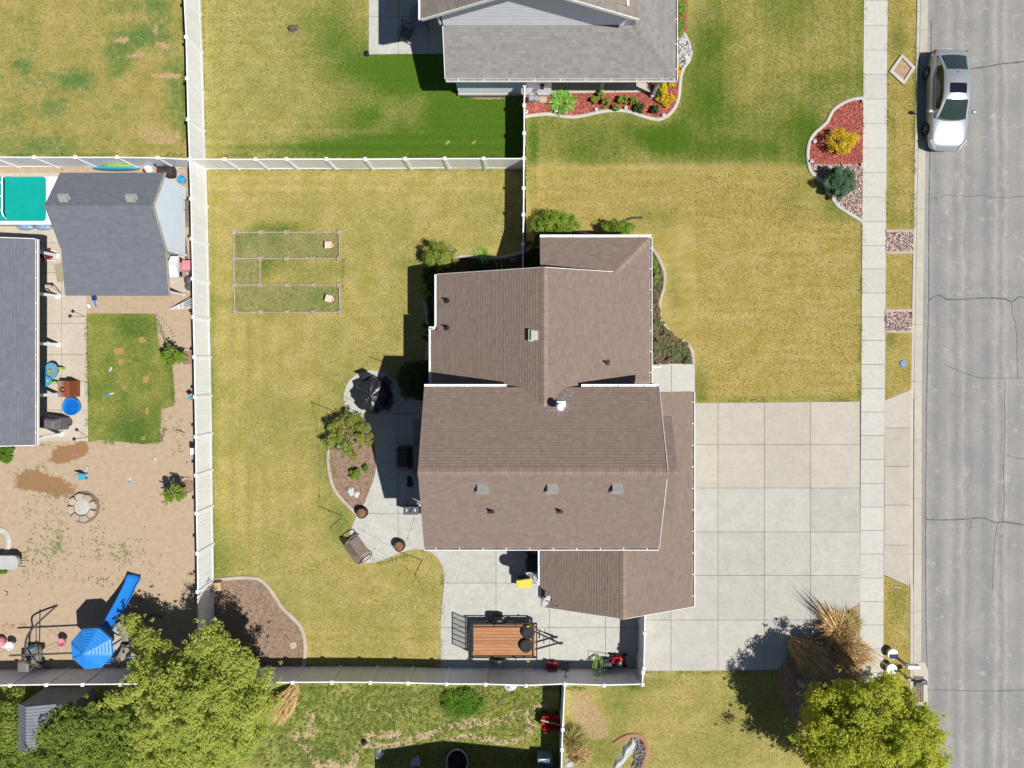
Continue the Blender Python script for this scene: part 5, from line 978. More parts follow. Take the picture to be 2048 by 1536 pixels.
def weed_rosettes(name, label, blobs, mat, size=.035, per=12, spread=.07, hgt=.04):
    pts = np.vstack([np.concatenate([rng.normal((P(bx, by).x, P(bx, by).y), (rx / 41, ry / 41), (n, 2)), np.full((n, 1), hgt * .6)], 1) for bx, by, rx, ry, n in blobs]); V, tn = leaves(pts, per, spread, size, .25, .9); V[:, :, 2] = np.maximum(V[:, :, 2], .008)
    o = np_mesh(name, V, 4, tn, mat, None, kind='stuff'); o['label'] = label; o['category'] = 'weeds'; return o
lf_weed = leafmat('dusty_weed_leaves', L(184, 190, 128), L(140, 156, 92), L(164, 172, 108)); lf_weed2 = leafmat('weed_leaves', L(204, 212, 116), L(92, 120, 46), L(150, 166, 76))
weed_rosettes('weeds', 'dusty green weeds spreading over the dirt around the fire pit', [(90, 1045, 30, 30, 60), (105, 1095, 25, 25, 70), (80, 1140, 40, 22, 50), (200, 1095, 22, 20, 50), (248, 1108, 12, 12, 40), (210, 1163, 18, 6, 30), (60, 1110, 20, 12, 24), (285, 1100, 14, 18, 14), (50, 955, 12, 12, 14), (80, 935, 8, 6, 10), (365, 890, 8, 14, 16), (350, 850, 14, 10, 14), (105, 990, 18, 12, 26), (200, 1010, 6, 10, 12), (300, 1150, 60, 40, 16)], lf_weed, .022, 12, .07, .02)
weed_rosettes('weeds', 'leafy broad weeds scattered over the south yard', [(640, 1410, 60, 34, 190), (740, 1420, 50, 34, 190), (820, 1400, 50, 18, 170), (980, 1400, 40, 20, 110), (1050, 1400, 18, 20, 60), (900, 1460, 70, 12, 80), (700, 1490, 60, 24, 90), (1030, 1455, 30, 18, 60), (620, 1510, 30, 18, 60), (560, 1500, 40, 24, 80)], lf_weed2, .04, 14, .11, .08)

bl_fringe = M('fringe_blades', L(170, 178, 92), L(128, 144, 58), 8, .9, .1, tone=.4)
def fringe(lines, n, mat, ln=.13, wd=.06):
    V = []
    for pts in lines:
        for (x0, y0), (x1, y1) in zip(pts[:-1], pts[1:]):
            a, b = P(x0, y0), P(x1, y1); m = int((b - a).length * n); t_ = rng.uniform(0, 1, m) ; keep = vnoise(a.x + (b.x - a.x) * t_, a.y + (b.y - a.y) * t_, 1.2, 5) > .42; t_ = t_[keep]; m = len(t_)
            p = np.stack([a.x + (b.x - a.x) * t_ + rng.normal(0, wd, m), a.y + (b.y - a.y) * t_ + rng.normal(0, wd, m), np.zeros(m)], 1); q = rng.uniform(0, 2 * math.pi, m); l = ln * rng.uniform(.5, 1.3, m); dx, dy = np.cos(q), np.sin(q); k = .011
            V.append(np.stack([p + np.stack([-dy * k, dx * k, 0 * q], 1), p + np.stack([dy * k, -dx * k, 0 * q], 1), p + np.stack([dx * l, dy * l, l * .8], 1)], 1))
    V = np.concatenate(V); np_mesh('grass_fringe', V, 3, rng.uniform(0, 1, len(V)), mat, None, kind='stuff')
fringe([[(412, 340), (426, 1150)], [(412, 338), (1044, 338)], [(408, 2), (409, 312)], [(1052, 240), (1052, 430)], [(620, 1334), (878, 1334)], [(886, 1150), (884, 1330)], [(1390, 803), (1718, 800)], [(1725, 450), (1719, 800)], [(1728, 2), (1726, 190)], [(1290, 1345), (1550, 1345)], [(470, 470), (470, 624)], [(686, 466), (686, 624)], [(655, 905), (700, 1018)], [(688, 790), (700, 835)], [(704, 1085), (760, 1126), (850, 1103)], [(1776, 5), (1773, 456)], [(1832, 5), (1826, 456)]], 90, bl_fringe, .1)
fringe([[(0, 310), (372, 311)], [(366, 2), (370, 310)], [(420, 312), (1040, 312)], [(1132, 1376), (1280, 1374)], [(560, 1376), (1120, 1376)], [(0, 1376), (220, 1376)], [(175, 630), (176, 880)], [(312, 630), (340, 708), (348, 810), (320, 884), (180, 884)]], 110, bl_weed, .1)
# ---------------------------------------------------------------- the silver sedan
def sedan(loc, rz):
    """built with +x forward, wheels at z = 0"""
    root = thing('sedan', 'silver sedan with a dark sunroof parked at the kerb', 'car')
    # body: (x, half width, sill z, shoulder z, centre z)
    ST = [(-2.38, .50, .42, .62, .66), (-2.34, .68, .34, .80, .86), (-2.2, .80, .28, .90, .97), (-1.9, .88, .24, .93, 1.02), (-1.3, .915, .22, .92, 1.0), (-.6, .92, .2, .90, .97), (.2, .92, .2, .885, .96), (.9, .915, .2, .87, .95), (1.4, .90, .22, .83, .90), (1.9, .87, .24, .76, .815), (2.2, .80, .26, .67, .72), (2.36, .66, .3, .57, .61), (2.43, .42, .36, .48, .50)]
    V = []; n = 13
    for x, w_, zb, zs, zc in ST:
        for y, z in ((-w_ * .9, zb), (-w_, zb + .12), (-w_ * 1.0, (zb + zs) * .52), (-w_ * .99, zs - .07), (-w_ * .93, zs), (-w_ * .62, zs * .25 + zc * .75), (0, zc), (w_ * .62, zs * .25 + zc * .75), (w_ * .93, zs), (w_ * .99, zs - .07), (w_ * 1.0, (zb + zs) * .52), (w_, zb + .12), (w_ * .9, zb)): V.append((x, y, z))
    fs = [(i * n + j, (i + 1) * n + j, (i + 1) * n + j + 1, i * n + j + 1) for i in range(len(ST) - 1) for j in range(n - 1)]
    fs += [list(range(n))[::-1], list(range((len(ST) - 1) * n, len(ST) * n))] + [(i * n + n - 1, (i + 1) * n + n - 1, (i + 1) * n, i * n) for i in range(len(ST) - 1)]
    mb = MB(); mb.add(V, [f[::-1] for f in fs]); body = mb.build('body', m_paint, root, smooth=34)
    sub = body.modifiers.new('smooth', 'SUBSURF'); sub.levels = 2; sub.render_levels = 2
    # cabin shell: stations (x, half width at belt, belt z, half width at roof, roof z)
    CS = [(1.02, .76, .94, .74, .955), (.62, .79, .93, .66, 1.2), (.22, .80, .92, .61, 1.40), (-.15, .80, .92, .60, 1.445), (-.75, .80, .92, .595, 1.44), (-1.12, .79, .93, .58, 1.375), (-1.5, .77, .95, .60, 1.2), (-1.95, .72, .99, .68, 1.0)]
    V = []; n = 9
    for x, wb, zb, wr_, zr_ in CS:
        for y, z in ((-wb, zb - .06), (-wb, zb), (-wr_ - (wb - wr_) * .12, zr_ - (zr_ - zb) * .12), (-wr_ * .86, zr_), (0, zr_ + .025), (wr_ * .86, zr_), (wr_ + (wb - wr_) * .12, zr_ - (zr_ - zb) * .12), (wb, zb), (wb, zb - .06)): V.append((x, y, z))
    fs = [(i * n + j, i * n + j + 1, (i + 1) * n + j + 1, (i + 1) * n + j) for i in range(len(CS) - 1) for j in range(n - 1)]
    mb = MB(); mb.add(V, [f[::-1] for f in fs] + [list(range(n))[::-1], list(range((len(CS) - 1) * n, len(CS) * n))]); mb.f = [f[::-1] for f in mb.f]; mb.build('cabin', m_paint, root, smooth=30)
    def at(x, s):
        """a point on the shell: s from -1 (belt, right) over 0 (roof line) to 1"""
        xs = [c[0] for c in CS][::-1]; f = lambda k: float(np.interp(x, xs, [c[k] for c in CS][::-1])); return f(1), f(2), f(3), f(4)
    def pane(name, rows, mat, off=.012):
        mb = MB(); m = len(rows[0]); mb.add([p for r in rows for p in r], [(i * m + j, i * m + j + 1, (i + 1) * m + j + 1, (i + 1) * m + j) for i in range(len(rows) - 1) for j in range(m - 1)]); return mb.build(name, mat, root, smooth=60)
    def cross(x, inset, lift): 
        wb, zb, wr_, zr_ = at(x, 0); w_ = wr_ * .86 - inset; return [(x, -w_, zr_ + lift), (x, -w_ * .5, zr_ + lift + .016), (x, 0, zr_ + lift + .025), (x, w_ * .5, zr_ + lift + .016), (x, w_, zr_ + lift)]
    def scr(x0, x1, ins0, ins1, bow): 
        rows = []
        for k in range(7):
            t = k / 6; r = cross(x0 + (x1 - x0) * t, ins0 + (ins1 - ins0) * t, .014); rows.append([(p[0] + bow * (1 - t) * (1 - (p[1] / .75) ** 2), p[1], p[2] - (bow * (1 - t) * (1 - (p[1] / .75) ** 2)) * .28) for p in r])
        return rows
    pane('windscreen', scr(.98, .27, -.02, .015, .14), m_glass); pane('rear_window', scr(-1.92, -1.16, .0, .01, -.05), m_glass)
    for s in (-1, 1):
        rows = []
        for k in range(9):
            x = .62 - k / 8 * 2.05; wb, zb, wr_, zr_ = at(x, 0); hi = zr_ - (zr_ - zb) * .2; t0 = max(0, (hi - zb - .03)); q = lambda z: wb + (wr_ + (wb - wr_) * .12 - wb) * (z - zb) / max(.05, (zr_ - (zr_ - zb) * .12 - zb)); rows.append([(x, s * (q(zb + .03) + .012), zb + .03), (x, s * (q(zb + .03 + t0 * .5) + .012), zb + .03 + t0 * .5), (x, s * (q(hi) + .012), hi)])
        pane('side_window', rows, m_darkglass)
        mb = MB(); mb.ell((.7, s * 1.04, .98), (.1, .15, .085), 12, 8); mb.bar((.74, s * .82, .93), (.72, s * .96, .96), .06, .05); mb.build('wing_mirror', m_paint, root, smooth=60)
        mb = MB(); mb.add([(2.3, s * .56, .665), (1.93, s * .82, .765), (2.0, s * .88, .70), (2.34, s * .66, .60), (2.38, s * .52, .60)], [(0, 1, 2, 3, 4)] if s > 0 else [(4, 3, 2, 1, 0)]); mb.v = [(x + .012, y * 1.012, z + .012) for x, y, z in mb.v]; mb.build('headlight', m_lamp, root)
        mb = MB(); mb.box((-2.24, s * .735, .72), (.16, .16, .12)); mb.build('tail_light', m_trimred, root, bevel=.02)
    rows = scr(1.02, .94, -.04, -.03, .15); pane('wiper_cowl', [[(x, y, z + .004) for x, y, z in r] for r in rows], m_black)
    mb = MB(); q = [cross(x, .12, .02) for x in (-.02, -.25, -.48)]; mb.add([p for r in q for p in r], [(i * 5 + j, i * 5 + j + 1, (i + 1) * 5 + j + 1, (i + 1) * 5 + j) for i in range(2) for j in range(4)]); mb.build('sunroof', m_darkglass, root, smooth=40)
    mb = MB(); mb.taper((-1.0, 0), (.16, .05), (.05, .02), 1.405, 1.475); mb.build('antenna', m_paint, root)
    mb = MB(); mb.box((2.4, 0, .44), (.05, .7, .1)); mb.build('grille', m_black, root, bevel=.01); mb = MB(); mb.box((-2.4, 0, .6), (.02, .32, .14)); mb.build('number_plate', m_white, root)
    for x in (1.37, -1.36):
        for s in (-1, 1):
            wl = bpy.data.objects.new('wheel', None); col.objects.link(wl); attach(wl, root)
            mb = MB(); mb.lathe((0, 0, 0), [(.2, -.1), (.31, -.11), (.335, -.07), (.335, .07), (.31, .11), (.2, .1)], 24); t = mb.build('tyre', m_rubber, smooth=40); k = MB(); k.cyl((0, 0, -.1), (0, 0, .085), .2, n=20)
            for a in range(5): d = Vector((math.cos(a * 1.257), math.sin(a * 1.257), 0)); k.bar(d * .03 + Vector((0, 0, .1)), d * .2 + Vector((0, 0, .1)), .05, .02)
            r = k.build('rim', m_galv, smooth=30); wl.location = (x, s * .83, .335); wl.rotation_euler = (-s * math.pi / 2, 0, 0)
            for o in (t, r): o.parent = wl
    root.location = loc; root.rotation_euler = (0, 0, rz); return root
sedan((20.36, 12.66, -.112), math.radians(-91.2))

# ---------------------------------------------------------------- utility trailer on the parking pad
tx0, tx1, ty0, ty1, tz = -2.53, .56, -14.18, -12.56, .56
t = thing('utility_trailer', 'open utility trailer with a plank deck parked by the south fence', 'trailer', ((tx0 + tx1) / 2, (ty0 + ty1) / 2, 0))
pwid = (ty1 - ty0 - .08) / 10
for i in range(10):
    mb = MB(); mb.box(((tx0 + tx1) / 2 - .01, ty0 + .04 + (i + .5) * pwid, tz - .02), (tx1 - tx0 - .12, pwid - .012, .04)); mb.build('plank', m_wood, t)
mb = MB()
for y in (ty0, ty1): mb.bar((tx0, y, tz - .05), (tx1, y, tz - .05), .06, .12)
for x in (tx0, tx1): mb.bar((x, ty0, tz - .05), (x, ty1, tz - .05), .06, .12)
mb.build('frame', m_black, t)
mb = MB()
for y in (ty0 + .0, ty1 - .0): mb.bar((tx0, y, tz + .36), (tx1 + .02, y, tz + .36), .045, .045)
mb.bar((tx1, ty0, tz + .36), (tx1, ty1, tz + .36), .045, .045)
for x in (tx0, tx0 + 1.05, tx1 - 1.0, tx1):
    for y in (ty0, ty1): mb.bar((x, y, tz - .05), (x, y, tz + .36), .045, .045)
mb.build('rail', m_black, t)
gx = tx0 - .05; mb = MB(); mb.bar((gx, ty0 + .02, tz + .05), (gx, ty1 - .02, tz + .05), .04, .04); mb.bar((gx - .03, ty0 + .02, tz + 1.26), (gx - .03, ty1 - .02, tz + 1.26), .04, .04)
for i in range(7): y = ty0 + .04 + (ty1 - ty0 - .08) * i / 6; mb.bar((gx, y, tz + .05), (gx - .03, y, tz + 1.26), .035, .035)
rg = mb.build('ramp_gate', m_black, t); mb = MB()
for i in range(24): z = tz + .09 + i * .048; mb.bar((gx - .015, ty0 + .05, z), (gx - .015, ty1 - .05, z), .006, .006)
for i in range(34): y = ty0 + .05 + i * .047; mb.bar((gx - .005, y, tz + .06), (gx - .03, y, tz + 1.25), .005, .005)
mb.build('mesh', m_black, rg, kind='stuff')
mb = MB(); tip = P(1118, 1286, .5); tip = Vector((tip.x, tip.y, .48))
for y in (ty0 + .3, ty1 - .3): mb.bar((tx1 - .3, y, .46), tip, .06, .08)
mb.bar((tx1 + .35, ty0 + .62, .44), (tx1 + .35, ty1 - .62, .44), .04, .05); mb.box(tip + Vector((.08, 0, .03)), (.22, .1, .1)); mb.build('drawbar', m_black, t)
jk = MB(); jk.cyl(tip + Vector((-.28, .16, -.3)), tip + Vector((-.28, .16, .3)), .035); jk.cyl(tip + Vector((-.28, .16, -.42)), tip + Vector((-.28, .16, -.3)), .06, n=10); jk.bar(tip + Vector((-.28, .1, .3)), tip + Vector((-.28, .3, .3)), .02, .02); jk.build('jack', m_black, t, smooth=40)
for y, s in ((ty1 + .17, 1), (ty0 - .17, -1)):
    wl = bpy.data.objects.new('wheel', None); col.objects.link(wl); attach(wl, t); mb = MB(); mb.lathe((0, 0, 0), [(.16, -.09), (.3, -.1), (.33, -.06), (.33, .06), (.3, .1), (.16, .09)], 22); a = mb.build('tyre', m_rubber, smooth=40); k = MB(); k.cyl((0, 0, -.08), (0, 0, .06), .165, n=16); b = k.build('rim', m_black, smooth=30)
    wl.matrix_parent_inverse = Matrix.Identity(4); wl.location = Vector((-1.33, y, .33)) - t.location; wl.rotation_euler = (-s * math.pi / 2, 0, 0); a.parent = wl; b.parent = wl
    mb = MB(); n = 9; pts = []
    for i in range(n): q = math.pi * (.04 + .92 * i / (n - 1)); pts += [(-1.33 + math.cos(q) * .42, y - .13, .33 + math.sin(q) * .40), (-1.33 + math.cos(q) * .42, y + .13, .33 + math.sin(q) * .40)]
    mb.add(pts, [(2 * i, 2 * i + 1, 2 * i + 3, 2 * i + 2) for i in range(n - 1)]); o = mb.build('fender', m_black, t, smooth=50); o.modifiers.new('thick', 'SOLIDIFY').thickness = .02
mb = MB(); mb.box((-1.05, ty1 + .305, .6), (.1, .012, .1)); mb.build('label_plate', m_white, t)
for y in (ty1 + .02, ty0 - .02): mb = MB(); mb.box((.15, y, tz + .385), (.12, .07, .04)); mb.build('marker_light', M('amber_lens', L(240, 220, 40), None, 3, .3), t, bevel=.01)
def loose_wheel(px, py, label):
    c = P(px, py, tz + .2); r = thing('spare_wheel', label, 'wheel', (c.x, c.y, tz), 'loose wheels on the trailer'); mb = MB(); z = tz + .1
    mb.lathe((c.x, c.y, z), [(.165, -.1), (.26, -.1), (.315, -.06), (.325, 0), (.315, .06), (.26, .1), (.19, .105), (.165, .08)], 24); mb.build('tyre', m_rubber, r, smooth=40)
    k = MB(); k.lathe((c.x, c.y, z), [(.165, -.08), (.16, -.02), (.12, .02), (.07, .05), (.06, .075), (.01, .08)], 20); b = k.build('rim', m_black, r, smooth=40)
    for i in range(5): a = i * 1.257; q = MB(); q.cyl((c.x + math.cos(a) * .1, c.y + math.sin(a) * .1, z + .02), (c.x + math.cos(a) * .1, c.y + math.sin(a) * .1, z + .06), .016, n=6); q.build('lug_nut', m_steel, b)
loose_wheel(1056, 1266, 'loose wheel on the trailer deck nearer the garage'); loose_wheel(1052, 1293, 'loose wheel on the trailer deck nearer the fence')

# ---------------------------------------------------------------- raised garden frames
cols = {0: (470, 523, 574, 627, 680), 1: (470, 522, 575, 627, 680), 2: (470.5, 522, 576, 627.5, 680), 3: (472, 523, 576, 628, 682)}; rows = (465.5, 518, 570.5, 624.5)
def garden_frame(label, nodes, edges):
    c = [P(*p) for p in nodes]; root = thing('raised_bed', label, 'raised bed', (c[0].x, c[0].y, 0), 'board and block garden frames')
    for p in c:
        mb = MB(); z = .17; a = random.uniform(-.05, .05); R = Matrix.Rotation(a, 3, 'Z')
        for sx, sy in ((-1, -1), (1, -1), (1, 1), (-1, 1)): mb.box(Vector((p.x, p.y, z / 2)) + R @ Vector((sx * .065, sy * .065, 0)), (.08, .08, z), a)
        mb.box((p.x, p.y, z / 2 - .004), (.1, .1, z - .02), a); mb.build('corner_block', m_stone, root, bevel=.008)
    for i, j in edges:
        d = (c[j] - c[i]).normalized(); mb = MB(); mb.bar(c[i] + d * .09 + Vector((0, 0, .085)), c[j] - d * .09 + Vector((0, 0, .085)), .045, .15); mb.build('board', m_oldwood, root)
nd = [(cols[0][i], rows[0]) for i in range(5)] + [(cols[1][i], rows[1]) for i in range(5)]
garden_frame('upper long garden frame of boards and blocks on the back lawn', nd, [(0, 1), (1, 2), (2, 3), (3, 4), (5, 6), (6, 7), (7, 8), (8, 9), (0, 5), (4, 9)])
nd = [(cols[2][i], rows[2]) for i in range(5)] + [(cols[3][i], rows[3]) for i in range(5)]
garden_frame('lower long garden frame of boards and blocks on the back lawn', nd, [(0, 1), (1, 2), (2, 3), (3, 4), (5, 6), (6, 7), (7, 8), (8, 9), (0, 5), (4, 9)])
root = thing('garden_board', 'weathered boards closing the small square between the two garden frames', 'garden boards', P(470, 544)); mb = MB()
for a, b in (((470, 522), (470.5, 566)), ((522, 522), (522, 566))): mb = MB(); mb.bar(P(*a) + Vector((0, 0, .085)), P(*b) + Vector((0, 0, .085)), .045, .15); mb.build('board', m_oldwood, root)
m_plot = lawnmat('plot_weeds', L(190, 176, 124), L(150, 156, 90), L(112, 148, 76), L(176, 150, 126))
for q, nm in (([(472, 467.5), (678, 467.5), (678, 516), (472, 516)], 'a'), ([(472, 573), (679, 573), (680, 622), (474, 622)], 'b'), ([(472, 520), (520, 520), (520, 568), (472, 568)], 'c')):
    sheet('garden_plot', pw(q), m_plot, z=.02, step=.15, green=.4, gn=(.9, .5), bare=.15, bn=(1.1, .5), seed=90, blobs=[('bare', 650, 480, 30, 14, .45), ('bare', 660, 590, 30, 16, .3), ('bare', 575, 480, 18, 10, .4)])
    tufts([q], 120, bl_weed, .08, 'weeds', .02)
for px, py, a, w_ in ((658, 490, .0, 'upper'), (659, 597, -.25, 'lower')):
    c = P(px, py, .3); r = thing('feed_box', f'small cream box with a red side standing in the {w_} garden frame', 'box', (c.x, c.y, .02), 'cream and red boxes'); mb = MB(); mb.box((c.x, c.y, .17), (.32, .3, .3), a); mb.build('box', m_red, r, bevel=.01)
    k = MB(); k.box((c.x - .03, c.y, .335), (.34, .34, .03), a); k.build('lid', M('cream_lid', L(246, 232, 208), None, 3, .6), r, bevel=.008)
    k = MB(); k.box(Vector((c.x, c.y, .2)) + Matrix.Rotation(a, 3, 'Z') @ Vector((.165, 0, 0)), (.012, .2, .12), a); k.build('label_panel', m_white, r)

# ---------------------------------------------------------------- things on the back patio
c = P(742, 790, .75); r = thing('covered_table', 'round patio table under a black tarp on the patio circle', 'covered table', (c.x, c.y, .03)); V = []; n = 40; rr_ = [random.uniform(.92, 1.08) for _ in range(n)]
prof = [(.0, .9), (.12, .88), (.4, .82), (.7, .76), (.78, .68), (.83, .4), (.9, .05)]
for i, (q, z) in enumerate(prof):
    for j in range(n):
        a = 2 * math.pi * j / n; fold = 1 + (.05 * math.sin(a * 8 + 1) + .03 * math.sin(a * 13)) * min(1, i / 3); V.append((c.x + math.cos(a) * q * fold * rr_[j] ** (i / 4), c.y + math.sin(a) * q * fold, .03 + z + (.02 * math.sin(a * 8 + 1) + .014 * math.sin(a * 17 + i)) * (1 if 0 < i < 5 else 0)))
mb = MB(); mb.add(V, [(i * n + j, i * n + (j + 1) % n, (i + 1) * n + (j + 1) % n, (i + 1) * n + j) for i in range(len(prof) - 1) for j in range(n)]); mb.f = [f[::-1] for f in mb.f]; mb.build('tarp', m_cover, r, smooth=50)
for k_, (a, d) in enumerate(((.75, .84), (1.9, .8), (-.55, .84))):
    x, y = c.x + math.cos(a) * d, c.y + math.sin(a) * d; q = thing('patio_chair', ['dark patio chair at the table, toward the evergreen shrub', 'dark patio chair at the table, toward the back lawn', 'dark patio chair at the table, toward the house', 'dark patio chair at the table, toward the lilac bush'][k_], 'chair', (x, y, .03), 'chairs round the covered table')
    mb = MB(); mb.box((x, y, .45), (.46, .46, .05), a); mb.build('seat', m_cover, q, bevel=.02); mb = MB(); mb.box((x + math.cos(a) * .24, y + math.sin(a) * .24, .66), (.06, .46, .44), a); mb.build('backrest', m_cover, q, bevel=.02)
    for sx in (-1, 1):
        for sy in (-1, 1): mb = MB(); v = Matrix.Rotation(a, 3, 'Z') @ Vector((sx * .19, sy * .19, 0)); mb.cyl((x + v.x, y + v.y, .03), (x + v.x, y + v.y, .43), .018, n=6); mb.build('leg', m_black, q)
mb = MB()
r = thing('pebbles_on_tarp', 'few bright leaves and bits lying on the black tarp', 'debris', (c.x, c.y, .9)); mb = MB()
for i in range(16): mb.box((c.x + random.gauss(.1, .13), c.y + random.gauss(0, .13), .9 + random.uniform(-.01, .01)), (.05, .04, .02), random.random() * 3, tone=random.random())
mb.build('bits', M('tarp_bits', L(150, 200, 170), L(200, 150, 130), 22, .7), r)
def grill_cover(label, px, py, w_, d_, hh, rz, mat, z0=.03):
    c = P(px, py, hh * .7); r = thing('covered_grill', label, 'grill', (c.x, c.y, z0)); mb = MB(); mb.taper(c, (w_, d_), (w_ * .97, d_ * .95), z0, z0 + hh * .72, rz); mb.taper(c, (w_ * .97, d_ * .95), (w_ * .72, d_ * .6), z0 + hh * .722, z0 + hh, rz); mb.build('cover', mat, r, bevel=.06, smooth=50); return r
grill_cover('grill under a fitted black cover in the shade of the back patio', 807, 918, .72, 1.1, 1.15, 0, m_cover)
grill_cover('grey covered grill under the edge of the west patio roof', 100, 846, 1.0, .62, 1.1, -.12, M('grey_tarp', L(128, 122, 128), L(108, 102, 110), 5, .6), .02)
c = P(822, 1020, .95); r = thing('smoker_grill', 'charcoal grey smoker grill with a flat lid beside the house wall', 'grill', (c.x, c.y, .03)); mb = MB(); mb.box((c.x, c.y, .8), (.68, .4, .3)); mb.build('cook_box', m_smoker, r, bevel=.03)
mb = MB(); mb.box((c.x, c.y, .975), (.72, .44, .035)); l_ = mb.build('lid', m_smoker, r, bevel=.01); mb = MB(); mb.tube([(c.x - .05, c.y - .12, .99), (c.x - .05, c.y - .1, 1.04), (c.x + .06, c.y + .1, 1.04), (c.x + .06, c.y + .12, .99)], .014); mb.build('handle', m_black, l_)
for s in (-1, 1): mb = MB(); mb.box((c.x + s * .2, c.y, .997), (.04, .13, .012)); mb.build('vent_slot', m_white, l_)
for sx in (-.28, .28):
    for sy in (-.16, .16): mb = MB(); mb.bar((c.x + sx, c.y + sy, .03), (c.x + sx, c.y + sy, .66), .04, .04); mb.build('leg', m_black, r)
mb = MB(); mb.box((c.x + .42, c.y - .03, .78), (.14, .3, .28)); mb.build('side_hopper', m_black, r, bevel=.02)
c = P(820, 968, .7); r = thing('round_stand', 'small dark round stand in the shade behind the house corner', 'stand', (c.x, c.y, .03)); mb = MB(); mb.cyl((c.x, c.y, .03), (c.x, c.y, .6), .03); mb.lathe((c.x, c.y, .6), [(.05, 0), (.17, .03), (.17, .1), (.02, .16)], 14); mb.build('top', m_black, r, smooth=40); k = MB(); k.lathe((c.x - .05, c.y + .22, .5), [(.02, 0), (.14, .02), (.13, .1), (.02, .12)], 14); k.build('shelf', m_black, r, smooth=40)
for px, py, rr, lb in ((723, 1027, .26, 'round barrel planter of dry soil at the tip of the oval bed'), (798, 1093, .26, 'round barrel planter of dry soil at the lawn edge near the string light pole')):
    c = P(px, py, .45); r = thing('barrel_planter', lb, 'planter', (c.x, c.y, .03), 'barrel planters of dry soil'); mb = MB(); mb.lathe((c.x, c.y, .03), [(.2, 0), (.25, .12), (.265, .25), (.25, .42), (.245, .45), (.215, .45), (.21, .4), (.02, .39)], 20); mb.build('barrel', m_barrel, r, smooth=40)
    k = MB(); k.lathe((c.x, c.y, .43), [(.215, 0), (.2, .015), (.1, .03), (.01, .035)], 16); k.build('soil', m_terra, r, smooth=40)
    for z in (.15, .35): k = MB(); k.tube([(c.x + math.cos(a) * .263, c.y + math.sin(a) * .263, z) for a in np.linspace(0, 2 * math.pi, 20, endpoint=False)], .01, 4, True); k.build('hoop', m_black, r)
# metal bench
c = P(719, 1096, .4); rz = math.radians(-54); r = thing('garden_bench', 'brown slatted metal bench with curled arms at the patio edge', 'bench', (c.x, c.y, .02)); R = Matrix.Rotation(rz, 4, 'Z'); T = Matrix.Translation((c.x, c.y, .02)) @ R; tp = lambda x, y, z: T @ Vector((x, y, z))
for i in range(13): mb = MB(); x = -.5 + i / 12; mb.bar(tp(x, -.2, .42), tp(x, .24, .42), .068, .02); mb.build('slat', m_bench, r)
mb = MB(); mb.tube([tp(-.56, .26, .42), tp(.56, .26, .42)], .025); mb.tube([tp(-.56, -.22, .42), tp(.56, -.22, .42)], .025); mb.build('seat_frame', m_bench, r)
mb = MB(); mb.tube([tp(-.56, -.22, .42), tp(-.58, -.34, .8), tp(-.4, -.38, .9), tp(0, -.39, .93), tp(.4, -.38, .9), tp(.58, -.34, .8), tp(.56, -.22, .42)], .028)
for i in range(11): x = -.5 + i * .1; mb.bar(tp(x, -.22, .45), tp(x * 1.02, -.375, .88), .075, .015)
mb.build('backrest', m_bench, r)
for s in (-1, 1):
    mb = MB(); mb.tube(smooth_line([tp(s * .57, -.33, .72), tp(s * .63, -.1, .68), tp(s * .64, .15, .67), tp(s * .62, .3, .62), tp(s * .6, .32, .5), tp(s * .57, .27, .42)], 4), .026); mb.build('armrest', m_bench, r)
    for y in (-.24, .25): mb = MB(); mb.cyl(tp(s * .55, y, 0), tp(s * .55, y, .42), .024, n=8); mb.build('leg', m_bench, r)
# string light poles and their cable
tops = []
for b, lb, hh in (((685.5, 1032), 'thin black string light pole on the lawn beside the barrel planter', 2.3), ((844, 1121), 'thin black string light pole on the lawn near the parking pad', 2.2), ((674, 825), 'thin black string light pole behind the lilac bush', 2.4), ((792, 735), 'thin black string light pole in the shade above the patio circle', 2.4)):
    p = P(*b); mb = MB(); mb.cyl((p.x, p.y, 0), (p.x + random.uniform(-.06, .02), p.y - .05, hh), .016, n=7); mb.tube([(p.x, p.y, hh), (p.x + .03, p.y - .1, hh + .04), (p.x + .05, p.y - .14, hh - .04)], .01, 5); tag(mb.build('light_pole', m_black), lb, 'pole', 'string light poles'); tops.append(Vector((p.x, p.y - .05, hh)))
tops = [tops[3], tops[2], tops[0], tops[1], Vector((-3.9, -7.5, 2.9))]; r = thing('string_lights', 'thin black string light cable with small bulbs slung between the patio poles', 'string lights', tops[0]); mb = MB(); bl = []
for a, b in zip(tops[:-1], tops[1:]):
    q = [a.lerp(b, i / 10) - Vector((0, 0, .45 * (1 - (2 * i / 10 - 1) ** 2))) for i in range(11)]; mb.tube(q, .004, 4); bl += [q[i] for i in range(1, 10, 2)]
mb.build('cable', m_black, r)
for i, p in enumerate(bl):
    if i == 0: k = MB(); k.ell((0, 0, -.05), (.025, .025, .04), 8, 6); b0 = k.build('bulb', m_black, smooth=60); attach(b0, r); b0.location = p
    else: o = b0.copy(); col.objects.link(o); o.location = p
